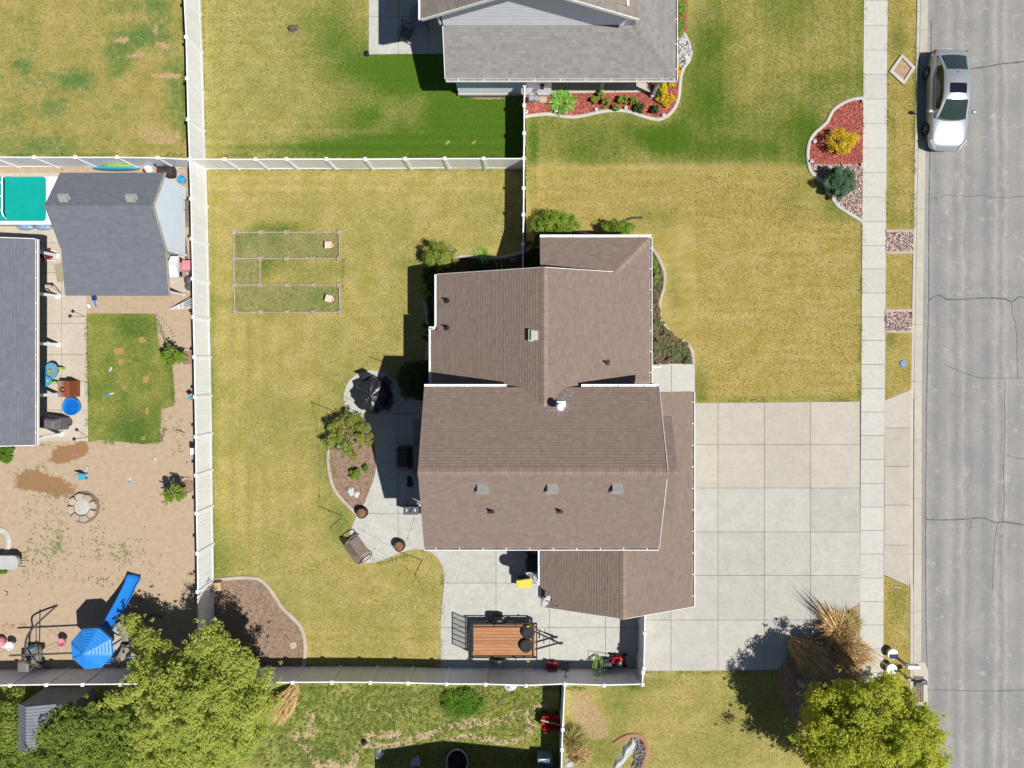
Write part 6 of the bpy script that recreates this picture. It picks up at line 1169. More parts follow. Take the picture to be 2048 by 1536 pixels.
for px, py, w_ in ((702, 983, 'larger'), (713, 988, 'smaller')):
    c = P(px, py); mb = MB(); s = .24 if w_ == 'larger' else .19; R = Matrix.Rotation(.5 if s > .2 else -.3, 3, 'Z'); V = [Vector((c.x, c.y, .03)) + R @ Vector((x * s, y * s, z)) for x, y, z in ((-.6, -.9, 0), (.5, -1, .0), (.9, .5, .02), (.1, 1, .05), (-.7, .6, .03), (-.35, -.5, .12), (.3, -.6, .12), (.5, .3, .14), (0, .6, .13), (-.4, .3, .13))]
    mb.add(V, [(0, 1, 6, 5), (1, 2, 7, 6), (2, 3, 8, 7), (3, 4, 9, 8), (4, 0, 5, 9), (5, 6, 7, 8, 9)]); tag(mb.build('flat_rock', m_whitestone, bevel=.02), f'{w_} white flat rock on the bare end of the oval bed', 'rock', 'white flat rocks')

# ---------------------------------------------------------------- beside the garage
c = P(1047.5, 1167, .55); r = thing('storage_tote', 'storage tote with a bright yellow lid on the parking pad', 'tote', (c.x, c.y, .03)); mb = MB(); mb.taper(c, (.6, .38), (.68, .44), .03, .5); mb.build('bin', M('black_plastic', L(52, 54, 58), None, 3, .5), r, bevel=.02); mb = MB(); mb.box((c.x, c.y, .53), (.72, .48, .05)); l_ = mb.build('lid', m_yellow, r, bevel=.025); mb = MB(); mb.box((c.x, c.y, .56), (.56, .34, .02)); mb.build('panel', m_yellow, l_, bevel=.01)
c = P(1067, 1128, .9); r = thing('wheelie_bin', 'dark wheeled bin with blue slatted front in the shade of the garage eave', 'bin', (c.x, c.y, .03)); mb = MB(); mb.taper(c, (.5, .5), (.62, .66), .05, .95); mb.build('bin', M('navy_plastic', L(46, 62, 104), None, 3, .5), r, bevel=.03)
mb = MB(); mb.box((c.x, c.y, .98), (.66, .7, .05)); mb.build('lid', m_black, r, bevel=.02); mb = MB(); mb.bar((c.x - .36, c.y + .25, .9), (c.x - .36, c.y - .25, .9), .04, .04); mb.build('handle', m_black, r)
for s in (-1, 1): mb = MB(); mb.cyl((c.x - .25, c.y + s * .3, .13), (c.x - .25, c.y + s * .36, .13), .1, n=14); mb.build('wheel', m_rubber, r)
c = P(1076, 1142, .5); r = thing('bicycle', 'black bicycle leaning in the shade by the garage wall', 'bicycle', (c.x, c.y, .03))
for d in (-.5, .5): mb = MB(); mb.tube([(c.x + .08, c.y + d + math.cos(a) * .31, .35 + math.sin(a) * .31) for a in np.linspace(0, 2 * math.pi, 20, endpoint=False)], .02, 5, True); mb.build('wheel', m_rubber, r)
mb = MB(); mb.tube([(c.x + .08, c.y - .5, .35), (c.x, c.y - .15, .75), (c.x + .02, c.y + .32, .78), (c.x + .08, c.y + .5, .35)], .02); mb.tube([(c.x, c.y - .15, .75), (c.x + .05, c.y, .33), (c.x + .02, c.y + .32, .78)], .02); mb.build('frame', m_black, r); mb = MB(); mb.tube([(c.x - .25, c.y + .3, .95), (c.x + .02, c.y + .36, .92), (c.x + .28, c.y + .3, .95)], .016); mb.build('handlebar', m_black, r); mb = MB(); mb.box((c.x, c.y - .18, .85), (.14, .26, .05)); mb.build('saddle', m_black, r, bevel=.02)
c = P(1068, 1157, .3); r = thing('scooter', 'small white and grey wire stand near the yellow lidded tote', 'stand', (c.x, c.y, .03)); mb = MB(); mb.tube([(c.x - .15, c.y + .15, .05), (c.x, c.y, .55), (c.x + .25, c.y - .25, .5), (c.x + .3, c.y - .3, .04)], .018); mb.tube([(c.x, c.y, .55), (c.x + .15, c.y + .05, .06)], .014); mb.build('frame', m_white, r)
# tools along the south fence
for px, lb in ((1098, 'red fuel can on the left of the pair by the fence'), (1110, 'red fuel can on the right of the pair by the fence')):
    c = P(px, 1333, .35); r = thing('fuel_can', lb, 'fuel can', (c.x, c.y, .03), 'red fuel cans'); mb = MB(); mb.box((c.x, c.y, .2), (.25, .34, .34)); mb.build('body', m_red, r, bevel=.04); mb = MB(); mb.tube([(c.x, c.y - .1, .37), (c.x, c.y - .08, .43), (c.x, c.y + .06, .43), (c.x, c.y + .1, .37)], .02); mb.build('handle', m_red, r); mb = MB(); mb.cyl((c.x + .04, c.y - .15, .36), (c.x + .05, c.y - .3, .46), .018, n=8); mb.build('spout', m_black, r)
a, b = P(1130, 1324), P(1130.5, 1348, .95); r = thing('shovel', 'black snow shovel leaning on the fence beside the fuel cans', 'shovel', a); mb = MB(); mb.bar(Vector((a.x - .0, a.y - .02, .05)), Vector((a.x, a.y - .2, .42)), .36, .03); mb.build('blade', m_black, r, bevel=.01); mb = MB(); mb.cyl((a.x, a.y - .2, .42), (b.x, b.y, 1.2), .016, n=8); mb.tube([(b.x - .02, b.y + .04, 1.15), (b.x - .09, b.y - .02, 1.25), (b.x + .09, b.y - .02, 1.25), (b.x + .02, b.y + .04, 1.15)], .014, 6); mb.build('handle', m_black, r)
# lawn mower
c = P(1238, 1325, .4); r = thing('lawn_mower', 'red push lawn mower with a black bag in the fence corner', 'lawn mower', (c.x, c.y, .03)); mb = MB(); mb.lathe((c.x, c.y, .14), [(.28, 0), (.31, .04), (.3, .12), (.22, .17), (.01, .18)], 20, 1.15, .9); mb.build('deck', m_red, r, smooth=40); mb = MB(); mb.lathe((c.x, c.y - .03, .32), [(.14, 0), (.16, .08), (.12, .16), (.02, .18)], 16); mb.build('engine', m_black, r, smooth=40); mb = MB(); mb.tube([(c.x + .2, c.y + .1, .33), (c.x + .05, c.y + .22, .36), (c.x - .2, c.y + .2, .33)], .05); mb.build('shroud', m_red, r)
for sx in (-.33, .33):
    for sy in (-.27, .27): mb = MB(); mb.cyl((c.x + sx, c.y + sy - .03, .13), (c.x + sx, c.y + sy + .03, .13), .12, n=14); mb.build('wheel', m_rubber, r)
mb = MB(); mb.taper((c.x - .55, c.y - .12), (.5, .42), (.42, .34), .14, .5); mb.build('bag', m_cover, r, bevel=.05)
mb = MB(); mb.tube([(c.x - .28, c.y - .2, .25), (c.x - .75, c.y - .2, .8), (c.x - .95, c.y - .2, 1.0), (c.x - .95, c.y + .2, 1.0), (c.x - .75, c.y + .2, .8), (c.x - .28, c.y + .2, .25)], .015); mb.build('handle', m_smoker, r)
c = P(1197, 1332, .5); r = thing('garden_hose', 'lime green garden hose coiled against the fence beside the mower', 'hose', (c.x, c.y, .3)); mb = MB(); pts = []
for i in range(90): a = i * 2 * math.pi / 15; rr = .3 + .05 * math.sin(i * .7); pts.append((c.x + math.cos(a) * rr * .62 + .1 * math.sin(i * .11), c.y + math.sin(a) * rr * 1.25 - .05, .55 + math.sin(a) * -.32 + .05 * math.sin(i * .4)))
mb.tube(pts, .014, 5); mb.build('hose', m_hose, r); mb = MB(); mb.cyl((c.x - .1, c.y - .42, .86), (c.x + .1, c.y - .42, .86), .05, n=8); mb.build('hanger', m_black, r)
for (x0, y0), (x1, y1), z1, lb, nm in (((1264, 1337), (1276, 1361), 1.35, 'longer dark rake leaning in the fence corner', 'rake'), ((1268, 1338), (1279, 1356), 1.2, 'shorter dark hoe leaning in the fence corner', 'hoe'), ((1180, 1343), (1192, 1362), 1.4, 'thin dark pole leaning on the fence next to the coiled hose', 'pole')):
    a, b = P(x0, y0), P(x1, y1, z1); r = thing(nm, lb, nm, a); mb = MB(); mb.cyl((a.x, a.y, .05), b, .013, n=7); mb.build('handle', m_black, r)
    if nm != 'pole': mb = MB(); mb.bar((a.x - .16, a.y, .05), (a.x + .16, a.y + .04, .05), .04, .07); mb.build('head', m_black, r)
# hose in the shaded bed, black pipe
c = P(985, 528); mb = MB(); pts = []
for i in range(70): a = i / 70 * 2 * math.pi * 3; q = .55 + .12 * math.sin(i * .5); pts.append((c.x + math.cos(a) * q * .75 + .12 * math.sin(a * .34), c.y + math.sin(a) * q * .8 - .15, .05 + .02 * math.sin(i)))
mb.tube(pts, .016, 5); tag(mb.build('garden_hose', m_hose), 'dark green hose looped loosely in the shaded north bed', 'hose')
mb = MB(); mb.tube(smooth_line([P(1235, 450, .06), P(1244, 444, .07), P(1258, 438, .07), P(1270, 435.5, .06), P(1285, 435, .05)], 5), .05, 8); tag(mb.build('drain_pipe', m_blackpipe, smooth=50), 'curved black drain pipe lying on the lawn above the hedge shrubs', 'pipe')
c = P(1027, 522); mb = MB(); mb.ell((c.x, c.y, .05), (.22, .16, .14), 10, 6); tag(mb.build('boulder', m_rock, smooth=50), 'brown boulder in the shaded bed beside the dividing fence', 'rock')
mb = MB(); c = P(612, 1290); c = P(587, 1290); mb.box((c.x, c.y, .03), (.3, .3, .05), .12); tag(mb.build('paving_stone', m_stone, bevel=.01), 'single pale square paver in the bare brown bed', 'paver')
c = P(429, 1176, .5); r = thing('cardboard_box', 'open tan cardboard box beside the long white fence', 'box', (c.x, c.y, .02)); mb = MB(); mb.box((c.x, c.y, .2), (.5, .4, .36), .1); mb.build('box', M('cardboard', L(206, 178, 136), L(190, 162, 120), 3, .8), r)
for s in (-1, 1): mb = MB(); mb.box(Vector((c.x, c.y, .385)) + Matrix.Rotation(.1, 3, 'Z') @ Vector((0, s * .1, .01)), (.5, .19, .008), .1); mb.build('flap', M('cardboard_flap', L(220, 194, 152), None, 3, .8), r)
# ---------------------------------------------------------------- north neighbour's things
c = P(841, 30, .73); r = thing('patio_table', 'round pale metal table partly under the eave of the grey roofed house', 'table', (c.x, c.y, .03)); m_tbl = M('blue_grey_metal', L(150, 158, 172), L(138, 146, 160), 4, .5)
mb = MB(); mb.lathe((c.x, c.y, .73), [(.01, -.02), (.46, -.02), (.47, 0), (.01, .004)], 28); mb.build('tabletop', m_tbl, r)
mb = MB(); mb.tube([(c.x + math.cos(a) * .53, c.y + math.sin(a) * .53, .735) for a in np.linspace(0, 2 * math.pi, 36, endpoint=False)], .02, 5, True)
for i in range(48): a = i * 2 * math.pi / 48; mb.bar((c.x + math.cos(a) * .46, c.y + math.sin(a) * .46, .73), (c.x + math.cos(a) * .53, c.y + math.sin(a) * .53, .73), .02, .012)
mb.build('rim', m_tbl, r)
for i in range(4): a = .7 + i * math.pi / 2; mb = MB(); mb.tube([(c.x + math.cos(a) * .1, c.y + math.sin(a) * .1, .7), (c.x + math.cos(a) * .25, c.y + math.sin(a) * .25, .4), (c.x + math.cos(a) * .52, c.y + math.sin(a) * .52, .04)], .022); mb.build('leg', m_black, r)
def chair(px, py, rz, label, mat=m_black):
    c = P(px, py, .45); r = thing('patio_chair', label, 'chair', (c.x, c.y, .03)); R = Matrix.Translation((c.x, c.y, .03)) @ Matrix.Rotation(rz, 4, 'Z'); tp = lambda x, y, z: R @ Vector((x, y, z))
    for i in range(5): mb = MB(); x = -.2 + i * .1; mb.bar(tp(x, -.24, .43), tp(x, .24, .43), .055, .02); mb.build('slat', mat, r)
    mb = MB(); mb.tube([tp(-.26, -.26, .42), tp(.26, -.26, .42), tp(.26, .26, .42), tp(-.26, .26, .42)], .02, 6, True); mb.build('seat_frame', mat, r)
    for s in (-1, 1):
        mb = MB(); mb.tube([tp(s * .27, -.3, .02), tp(s * .27, -.25, .4), tp(s * .27, -.34, .95)], .018); mb.build('leg', mat, r); mb = MB(); mb.tube([tp(s * .27, .28, .02), tp(s * .28, .27, .62), tp(s * .28, -.28, .64)], .018); mb.build('armrest', mat, r)
    mb = MB(); mb.tube([tp(-.27, -.34, .95), tp(.27, -.34, .95)], .02)
    for i in range(5): x = -.2 + i * .1; mb.bar(tp(x, -.27, .5), tp(x, -.335, .93), .03, .012)
    mb.build('backrest', mat, r)
chair(812, 67, math.radians(158), 'dark slatted patio chair alone on the shaded north patio')
c = P(585, 57); r = thing('garden_rock', 'brown speckled rock with dead stems lying on the north lawn', 'rock', c); mb = MB(); V = [Vector((c.x, c.y, 0)) + Vector(q) for q in ((-.3, .02, 0), (-.05, -.26, 0), (.3, -.06, 0), (.28, .16, 0), (-.1, .18, 0), (-.16, .02, .2), (0, -.12, .24), (.16, .0, .2), (.1, .1, .18))]
mb.add(V, [(0, 1, 6, 5), (1, 2, 7, 6), (2, 3, 8, 7), (3, 4, 5, 8), (4, 0, 5), (5, 6, 7, 8)]); mb.build('rock', m_rock, r, bevel=.04, smooth=60); mb = MB(); mb.tube([(c.x - .2, c.y + .1, .1), (c.x - .34, c.y + .24, .03)], .02); mb.tube([(c.x - .1, c.y - .18, .05), (c.x - .02, c.y - .3, .02)], .025); mb.build('dead_stem', m_oldwood, r)
c = P(733, 107); mb = MB(); mb.lathe((c.x, c.y, 0), [(.16, 0), (.13, .04), (.02, .06)], 14); mb.cyl((c.x - .02, c.y, .02), (c.x - .02, c.y, .12), .07, n=10); tag(mb.build('sprinkler_head', m_black), 'small dark sprinkler at the corner of the north patio', 'sprinkler')
c = P(1068, 197, .5); r = thing('gas_meter', 'grey gas meter with pipes at the foot of the porch wall', 'gas meter', (c.x, c.y, 0)); mb = MB(); mb.box((c.x - .12, c.y, .45), (.24, .22, .34)); mb.cyl((c.x + .12, c.y, .4), (c.x + .12, c.y, .56), .13, n=12); mb.build('meter', M('meter_grey', L(176, 184, 192), None, 4, .5), r, bevel=.03); mb = MB(); mb.tube([(c.x - .3, c.y - .05, .05), (c.x - .15, c.y + .1, .7), (c.x + .1, c.y + .28, .75), (c.x + .2, c.y + .3, .1)], .025); mb.build('pipe', m_galv, r)
c = P(1086, 200); mb = MB(); mb.box((c.x, c.y, .04), (.38, .3, .07)); tag(mb.build('splash_block', m_stone, bevel=.02), 'pale concrete splash block beside the gas meter', 'splash block')
lb = [((1724, 204), 'beside the sidewalk at the top of the red mulch'), ((1627, 285), 'inside the left curve of the edging by the golden shrub'), ((1621, 324), 'beside the edging left of the blue green spruce'), ((1722, 331), 'beside the sidewalk just above the gravel'), ((1053, 226), 'against the dividing fence in the north mulch bed'), ((1112, 224), 'in front of the daylily clump'), ((1192, 221), 'on the wavy edging left of the low shrub'), ((1251, 217.5), 'between the low shrub and the larger ball plant'), ((1326, 232), 'in the bottom curve of the north mulch bed')]
for (px, py), w_ in lb:
    c = P(px, py); r = thing('path_light', 'small white ring path light ' + w_, 'path light', (c.x, c.y, 0), 'white path lights'); mb = MB(); mb.cyl((c.x, c.y, 0), (c.x, c.y, .16), .025, n=8); mb.build('stake', m_black, r); mb = MB(); mb.lathe((c.x, c.y, .16), [(.05, 0), (.075, .01), (.075, .03), (.05, .035)], 14); mb.build('cap', m_white, r); mb = MB(); mb.lathe((c.x, c.y, .17), [(.03, 0), (.045, .03), (.01, .04)], 10); mb.build('lens', m_smoker, r)

# ---------------------------------------------------------------- street side
ctr = [P(1802, 109), P(1830, 136), P(1806, 171), P(1777, 144)]; ic = [P(1803, 117), P(1822, 137), P(1806.5, 161), P(1785, 143)]; r = thing('tree_box', 'diamond shaped concrete planter ring of bare soil on the verge by the silver car', 'planter', (P(1804, 140).x, P(1804, 140).y, 0))
mb = MB()
for i in range(4):
    a, b, e, f = ctr[i], ctr[(i + 1) % 4], ic[(i + 1) % 4], ic[i]; q = [(v.x, v.y) for v in (a, b, e, f)]; mb.prism(q, -.02, .09)
mb.build('border', m_edge_grey, r, bevel=.01); mb = MB(); mb.poly([(v.x, v.y, .02) for v in ic[::-1]]); mb.build('soil', M('dry_soil', L(206, 178, 148), L(180, 150, 120), 6, .95, grain=.25, bump=.5), r)
c = P(1806, 727); r = thing('valve_box', 'round blue utility lid in the verge near the driveway apron', 'utility lid', (c.x, c.y, 0)); mb = MB(); mb.lathe((c.x, c.y, 0), [(.15, 0), (.16, .03), (.15, .05), (.01, .055)], 14); mb.build('lid', m_yuk, r, smooth=30)
def mailbox(px, py, bx, by, label, boxm, rz, panel, post):
    b = P(px, py); t = P(bx, by, 1.15); r = thing('mailbox', label, 'mailbox', (b.x, b.y, 0), 'kerbside mailboxes'); mb = MB(); mb.bar((b.x, b.y, 0), (b.x, b.y, 1.02), .1, .1); mb.bar((b.x - .05, b.y, .98), (t.x, t.y, .98), .09, .09); mb.bar((b.x, b.y, .6), ((b.x + t.x) / 2 + .1, (b.y + t.y) / 2, .95), .06, .06); mb.build('post', post, r)
    R = Matrix.Rotation(rz, 3, 'Z'); V = []; n = 9; 
    for x in (-.27, .27):
        for i in range(n): a = math.pi * i / (n - 1); V.append(Vector((t.x, t.y, 1.14)) + R @ Vector((x, math.cos(a) * .105, math.sin(a) * .11)))
        V += [Vector((t.x, t.y, 1.14)) + R @ Vector((x, -.105, -.12)), Vector((t.x, t.y, 1.14)) + R @ Vector((x, .105, -.12))]
    k = 11; mb = MB(); mb.add(V, [(i, i + k, (i + 1) % k + k, (i + 1) % k) for i in range(k)] + [list(range(k)), list(range(k, 2 * k))[::-1]]); mb.build('box', boxm, r, smooth=40)
    mb = MB(); mb.box(Vector((t.x, t.y, 1.14)) + R @ Vector((.278, 0, 0)), (.012, .19, .2), rz); mb.build('door', boxm, r); mb = MB(); mb.box(Vector((t.x, t.y, 1.22)) + R @ Vector((.1, .118, .06)), (.16, .012, .06), rz); mb.build('flag', m_red if panel else m_white, r); return r
mailbox(1791, 1313, 1826, 1334, 'white mailbox on a white post, the upper of the two by the storm drain', m_white, .02, True, m_oldwood)
mailbox(1796, 1341, 1841, 1366, 'dark grey mailbox on a white post standing over the storm drain', M('slate_mailbox', L(88, 98, 112), L(78, 88, 102), 3, .5), .12, False, m_oldwood)
for px, py, w_ in ((1785, 1308, 'upper'), (1783, 1338, 'lower')):
    c = P(px, py, .3); r = thing('planter_pot', f'round white lidded pot at the foot of the {w_} mailbox post', 'planter', (c.x, c.y, 0), 'white pots at the mailboxes'); mb = MB(); mb.lathe((c.x, c.y, 0), [(.18, 0), (.24, .25), (.26, .32), (.26, .36), (.22, .36), (.2, .3), (.01, .3)], 20); mb.build('pot', M('lilac_white_pot', L(222, 214, 244), None, 3, .5), r, smooth=40); mb = MB(); mb.lathe((c.x, c.y, .31), [(.24, .05), (.01, .06)], 20); mb.build('lid', m_white, r)
# storm drain
c = P(1837, 1379, -.08); r = thing('storm_drain', 'rusty cast iron storm drain grate set in the gutter', 'storm drain', (c.x, c.y, -.1)); w_, l_ = .44, 1.2; mb = MB(); mb.box((c.x, c.y, -.155), (w_, l_, .03)); mb.build('pit', m_hole, r)
mb = MB()
for i in range(6): x = c.x - w_ / 2 + w_ * i / 5; mb.box((x, c.y, -.085), (.042, l_ + .04, .05))
mb.build('long_bar', m_iron, r)
for j in range(14): mb = MB(); y = c.y - l_ / 2 + l_ * j / 13; mb.box((c.x, y, -.0865), (w_ + .04, .045, .045)); mb.build('cross_bar', m_iron, r)
# curb inlet apron: wider gutter pan at the drain
q = pw([(1838, 1325), (1851, 1325), (1856, 1342), (1857, 1360), (1855, 1376), (1856, 1398), (1856, 1412), (1838, 1412)], -.1); mb = MB(); mb.prism(q, -.3, -.1045); mb.build('drain_apron', m_curb, kind='structure')

# ---------------------------------------------------------------- west yard
# pool
x0, x1, y0, y1 = P(-70, 0, .8).x, P(117, 0, .8).x, P(0, 449, .8).y, P(0, 353, .8).y; r = thing('covered_pool', 'rectangular raised pool with a white rim and a teal cover', 'pool', ((x0 + x1) / 2, (y0 + y1) / 2, .02))
def rrect(x0, y0, x1, y1, rad, n=6):
    o = []
    for cx, cy, a0 in ((x1 - rad, y1 - rad, 0), (x0 + rad, y1 - rad, 90), (x0 + rad, y0 + rad, 180), (x1 - rad, y0 + rad, 270)):
        for i in range(n + 1): a = math.radians(a0 + 90 * i / n); o.append((cx + math.cos(a) * rad, cy + math.sin(a) * rad))
    return o
mb = MB(); mb.prism(rrect(x0 + .06, y0 + .06, x1 - .06, y1 - .06, .08), .02, .74); mb.build('pool_wall', m_paleplastic, r)
mb = MB(); mb.prism(rrect(x0, y0, x1, y1, .1), .742, .79); mb.build('rim', m_white, r, bevel=.015)
xi1 = P(92, 0, .82).x; yi0, yi1 = P(0, 442, .82).y, P(0, 352.5, .82).y; mb = MB(); mb.prism(rrect(x0 + .2, yi0, xi1, yi1 - .02, .16), .792, .85); mb.build('cover', m_teal, r, bevel=.02)
mb = MB(); xr_ = P(4, 0, 1.35).x; mb.tube([(xr_ - .2, yi1 - .1, .85), (xr_, yi1 - .12, 1.25), (xr_, yi1 - .2, 1.35), (xr_, yi0 + .3, 1.35), (xr_, yi0 + .15, 1.25), (xr_ - .15, yi0 + .1, .85)], .032, 8); mb.tube([(xr_ - .9, (yi0 + yi1) / 2, 1.35), (xr_, (yi0 + yi1) / 2, 1.35)], .028, 8)
for t_ in (.2, .8): y = yi0 + (yi1 - yi0) * t_; mb.tube([(xr_ - .8, y, 1.33), (xr_, y, 1.33)], .02, 8)
mb.build('handrail', m_white, r)
for i, (px, w_) in enumerate(((46, 'left'), (82, 'right'))):
    c = P(px, 453, .4); r = thing('pool_float', f'clear blue inflatable lying against the pool wall, on the {w_}', 'pool float', (c.x, c.y, .02), 'clear blue inflatables'); mb = MB(); mb.ell((c.x, c.y, .22), (.42, .16, .2), 16, 10); mb.build('body', m_ltblue if False else M('clear_blue_vinyl', L(168, 196, 226), L(140, 172, 212), 5, .2, .6), r, smooth=60)
# things behind and beside the shed
c = P(232, 337, .5); r = thing('paddle_board', 'long blue and lime paddle board leaning along the white fence behind the shed', 'paddle board', (c.x, c.y, .02)); 
for k, (nm, mt, oy, oz, sc_) in enumerate((('board', m_ltblue, 0, 0, 1), ('stripe', m_lime, .08, .16, .62))):
    mb = MB(); mb.ell((c.x + (.15 if k else 0), c.y + oy, .5 + oz), (1.15 * sc_, .1, .3 * sc_), 24, 8); o = mb.build(nm, mt, r, smooth=60)
c = P(333, 340, .35); r = thing('barrel', 'dark brown barrel lying behind the shed corner', 'barrel', (c.x, c.y, .02)); mb = MB(); mb.cyl((c.x - .36, c.y - .1, .32), (c.x + .36, c.y - .1, .32), .3, n=18); mb.build('body', M('dark_brown_plastic', L(76, 68, 66), None, 4, .6), r, bevel=.03, smooth=40)
c = P(319, 329, .6); r = thing('swim_ring', 'purple swim ring leaning on the white fence behind the barrel', 'swim ring', (c.x, c.y, .02)); mb = MB(); mb.tube([(c.x + math.cos(a) * .24, c.y + math.sin(a) * .05, .55 + math.sin(a) * .24) for a in np.linspace(0, 2 * math.pi, 20, endpoint=False)], .07, 8, True); mb.build('ring', m_purple, r, smooth=60)
c = P(294, 338, .3); r = thing('bag', 'white bag with a red patch squeezed behind the shed', 'bag', (c.x, c.y, .02)); mb = MB(); mb.ell((c.x, c.y, .2), (.24, .18, .2), 12, 8); mb.build('bag', m_white, r, smooth=60); mb = MB(); mb.ell((c.x - .1, c.y - .06, .24), (.13, .13, .17), 10, 6); mb.build('patch', m_red, r, smooth=60)
for px, py, rr in ((301, 333, .05), (298, 331, .05)): pass
c = P(362, 358, .3); r = thing('blue_tub', 'pale blue tub beside the shed by the fence', 'tub', (c.x, c.y, .02)); mb = MB(); mb.lathe((c.x, c.y, .02), [(.14, 0), (.2, .24), (.22, .26), (.18, .26), (.12, .04), (.01, .04)], 16); mb.build('tub', m_ltblue, r, smooth=40)
for i, (a, b, nm) in enumerate((((371, 370), (371, 418), 'long weathered plank leaning against the fence side beside the shed'), ((376, 400), (377, 455), 'darker weathered plank lying by the fence below the long plank'))):
    p, q = P(*a), P(*b); mb = MB(); mb.bar(p + Vector((0, 0, .1)), q + Vector((0, 0, .1)), .16, .04); tag(mb.build('plank', m_oldwood if i == 0 else M('grey_plank', L(160, 142, 120), L(132, 114, 96), 5, .9)), nm, 'plank')
c = P(373, 410, .25); r = thing('wire_crate', 'small rusty wire crate among planks beside the shed', 'crate', (c.x, c.y, .02)); mb = MB()
for z in (.05, .2, .35): mb.tube([(c.x - .16, c.y - .24, z), (c.x + .16, c.y - .24, z), (c.x + .16, c.y + .24, z), (c.x - .16, c.y + .24, z)], .014, 5, True)
for sx in (-.16, .16):
    for sy in (-.24, -.08, .08, .24): mb.cyl((c.x + sx, c.y + sy, .03), (c.x + sx, c.y + sy, .37), .012, n=5)
mb.build('wire', m_brownframe, r)
c = P(359, 534, .7); r = thing('play_house', 'white and pink toy house under the porch end of the shed', 'toy house', (c.x, c.y, .02)); mb = MB(); mb.box((c.x - .16, c.y, .45), (.36, .86, .86)); mb.build('wall', M('cream_pink_plastic', L(238, 214, 204), None, 3, .6), r); mb = MB(); mb.add([(c.x - .36, c.y - .5, .85), (c.x + .04, c.y - .5, .85), (c.x - .36, c.y, 1.2), (c.x + .04, c.y, 1.2), (c.x - .36, c.y + .5, .85), (c.x + .04, c.y + .5, .85)], [(0, 1, 3, 2), (2, 3, 5, 4), (0, 2, 4), (1, 5, 3)]); mb.build('roof', m_white, r); 
for dy in (-.32, .32): mb = MB(); mb.box((c.x + .025, c.y + dy, .62), (.012, .2, .22)); mb.build('window', m_black, r)
mb = MB(); mb.box((c.x + .24, c.y + .1, .3), (.4, .5, .56)); mb.build('counter', m_pink, r, bevel=.03)
c = P(377, 561, .3); r = thing('trash_bag', 'dark grey bag slumped by the fence near the toy house', 'bag', (c.x, c.y, .02)); mb = MB(); mb.ell((c.x, c.y, .22), (.24, .26, .22), 12, 8); mb.ell((c.x - .05, c.y - .28, .14), (.2, .2, .14), 12, 8); mb.build('bag', M('grey_bag', L(112, 112, 108), L(90, 90, 88), 5, .6), r, smooth=60)
a = P(340, 619); r = thing('trellis', 'white fan shaped trellis leaning on the fence below the shed', 'trellis', a)
for i in range(5): e = P(383, 598 + i * 4.4, .9); mb = MB(); mb.bar((a.x, a.y, .1), e, .035, .02); mb.build('slat', m_white, r)
for t_ in (.45, .62): mb = MB(); p, q = Vector((a.x, a.y, .1)).lerp(P(383, 597, .9), t_), Vector((a.x, a.y, .1)).lerp(P(383, 617, .9), t_); mb.bar(p + Vector((0, 0, .02)), q + Vector((0, 0, .02)), .03, .02); mb.build('crossbar', m_white, r)
# stone edging in the dirt
mb = None; root = thing('stone_edging', 'short curved row of pale stones in the dirt beside the sod patch', 'stone row', P(330, 650)); q = smooth_line([(314, 632), (324, 641), (333, 651), (341, 662), (348, 673), (351, 690)], 2)
for i in range(len(q) - 1): p, e = P(q[i].x, q[i].y), P(q[i + 1].x, q[i + 1].y); d = (e - p) * .08; mb = MB(); mb.bar(p + d + Vector((0, 0, .03)), e - d + Vector((0, 0, .03)), .14, .1); mb.build('stone', m_stone, root, bevel=.02)
for (px, py), nm in (((374, 715), 'upper'), ((374, 972), 'lower')):
    c = P(px, py); root = thing('stone_ring', f'{nm} half ring of stones around bare soil against the long fence', 'stone ring', c, 'stone rings along the fence')
    for i in range(9): a = math.radians(80 + i * 25); mb = MB(); p = c + Vector((math.cos(a) * .36, math.sin(a) * .38, .04)); mb.box(p, (.11, .19, .12), a); mb.build('stone', m_stone, root, bevel=.02)
    mb = MB(); mb.lathe((c.x + .05, c.y, .008), [(.34, 0), (.3, .02), (.01, .03)], 14); mb.build('soil', M('ring_soil', L(176, 148, 124), L(150, 122, 100), 6, .95, grain=.2), root)
c = P(167, 1014); root = thing('fire_pit', 'ring of stone blocks full of pale ash in the dirt yard', 'fire pit', c)
for i in range(8):
    a = math.radians(i * 45 + 12); V = []
    for da, rr in ((-.36, .42), (.36, .42), (.33, .66), (0, .72), (-.33, .66)): V.append((c.x + math.cos(a + da) * rr, c.y + math.sin(a + da) * rr))
    mb = MB(); mb.prism(V, 0, .2); mb.build('block', m_stone, root, bevel=.03)
mb = MB(); mb.lathe((c.x, c.y, .01), [(.41, .05), (.3, .07), (.15, .1), (.01, .11)], 16); mb.build('ash', m_ash, root, smooth=50)
mb = MB(); mb.lathe((c.x, c.y, .004), [(.8, 0), (.4, .008), (.01, .01)], 20); mb.build('soot', M('sooty_dirt', L(150, 132, 116), L(124, 108, 96), 5, .95), root)
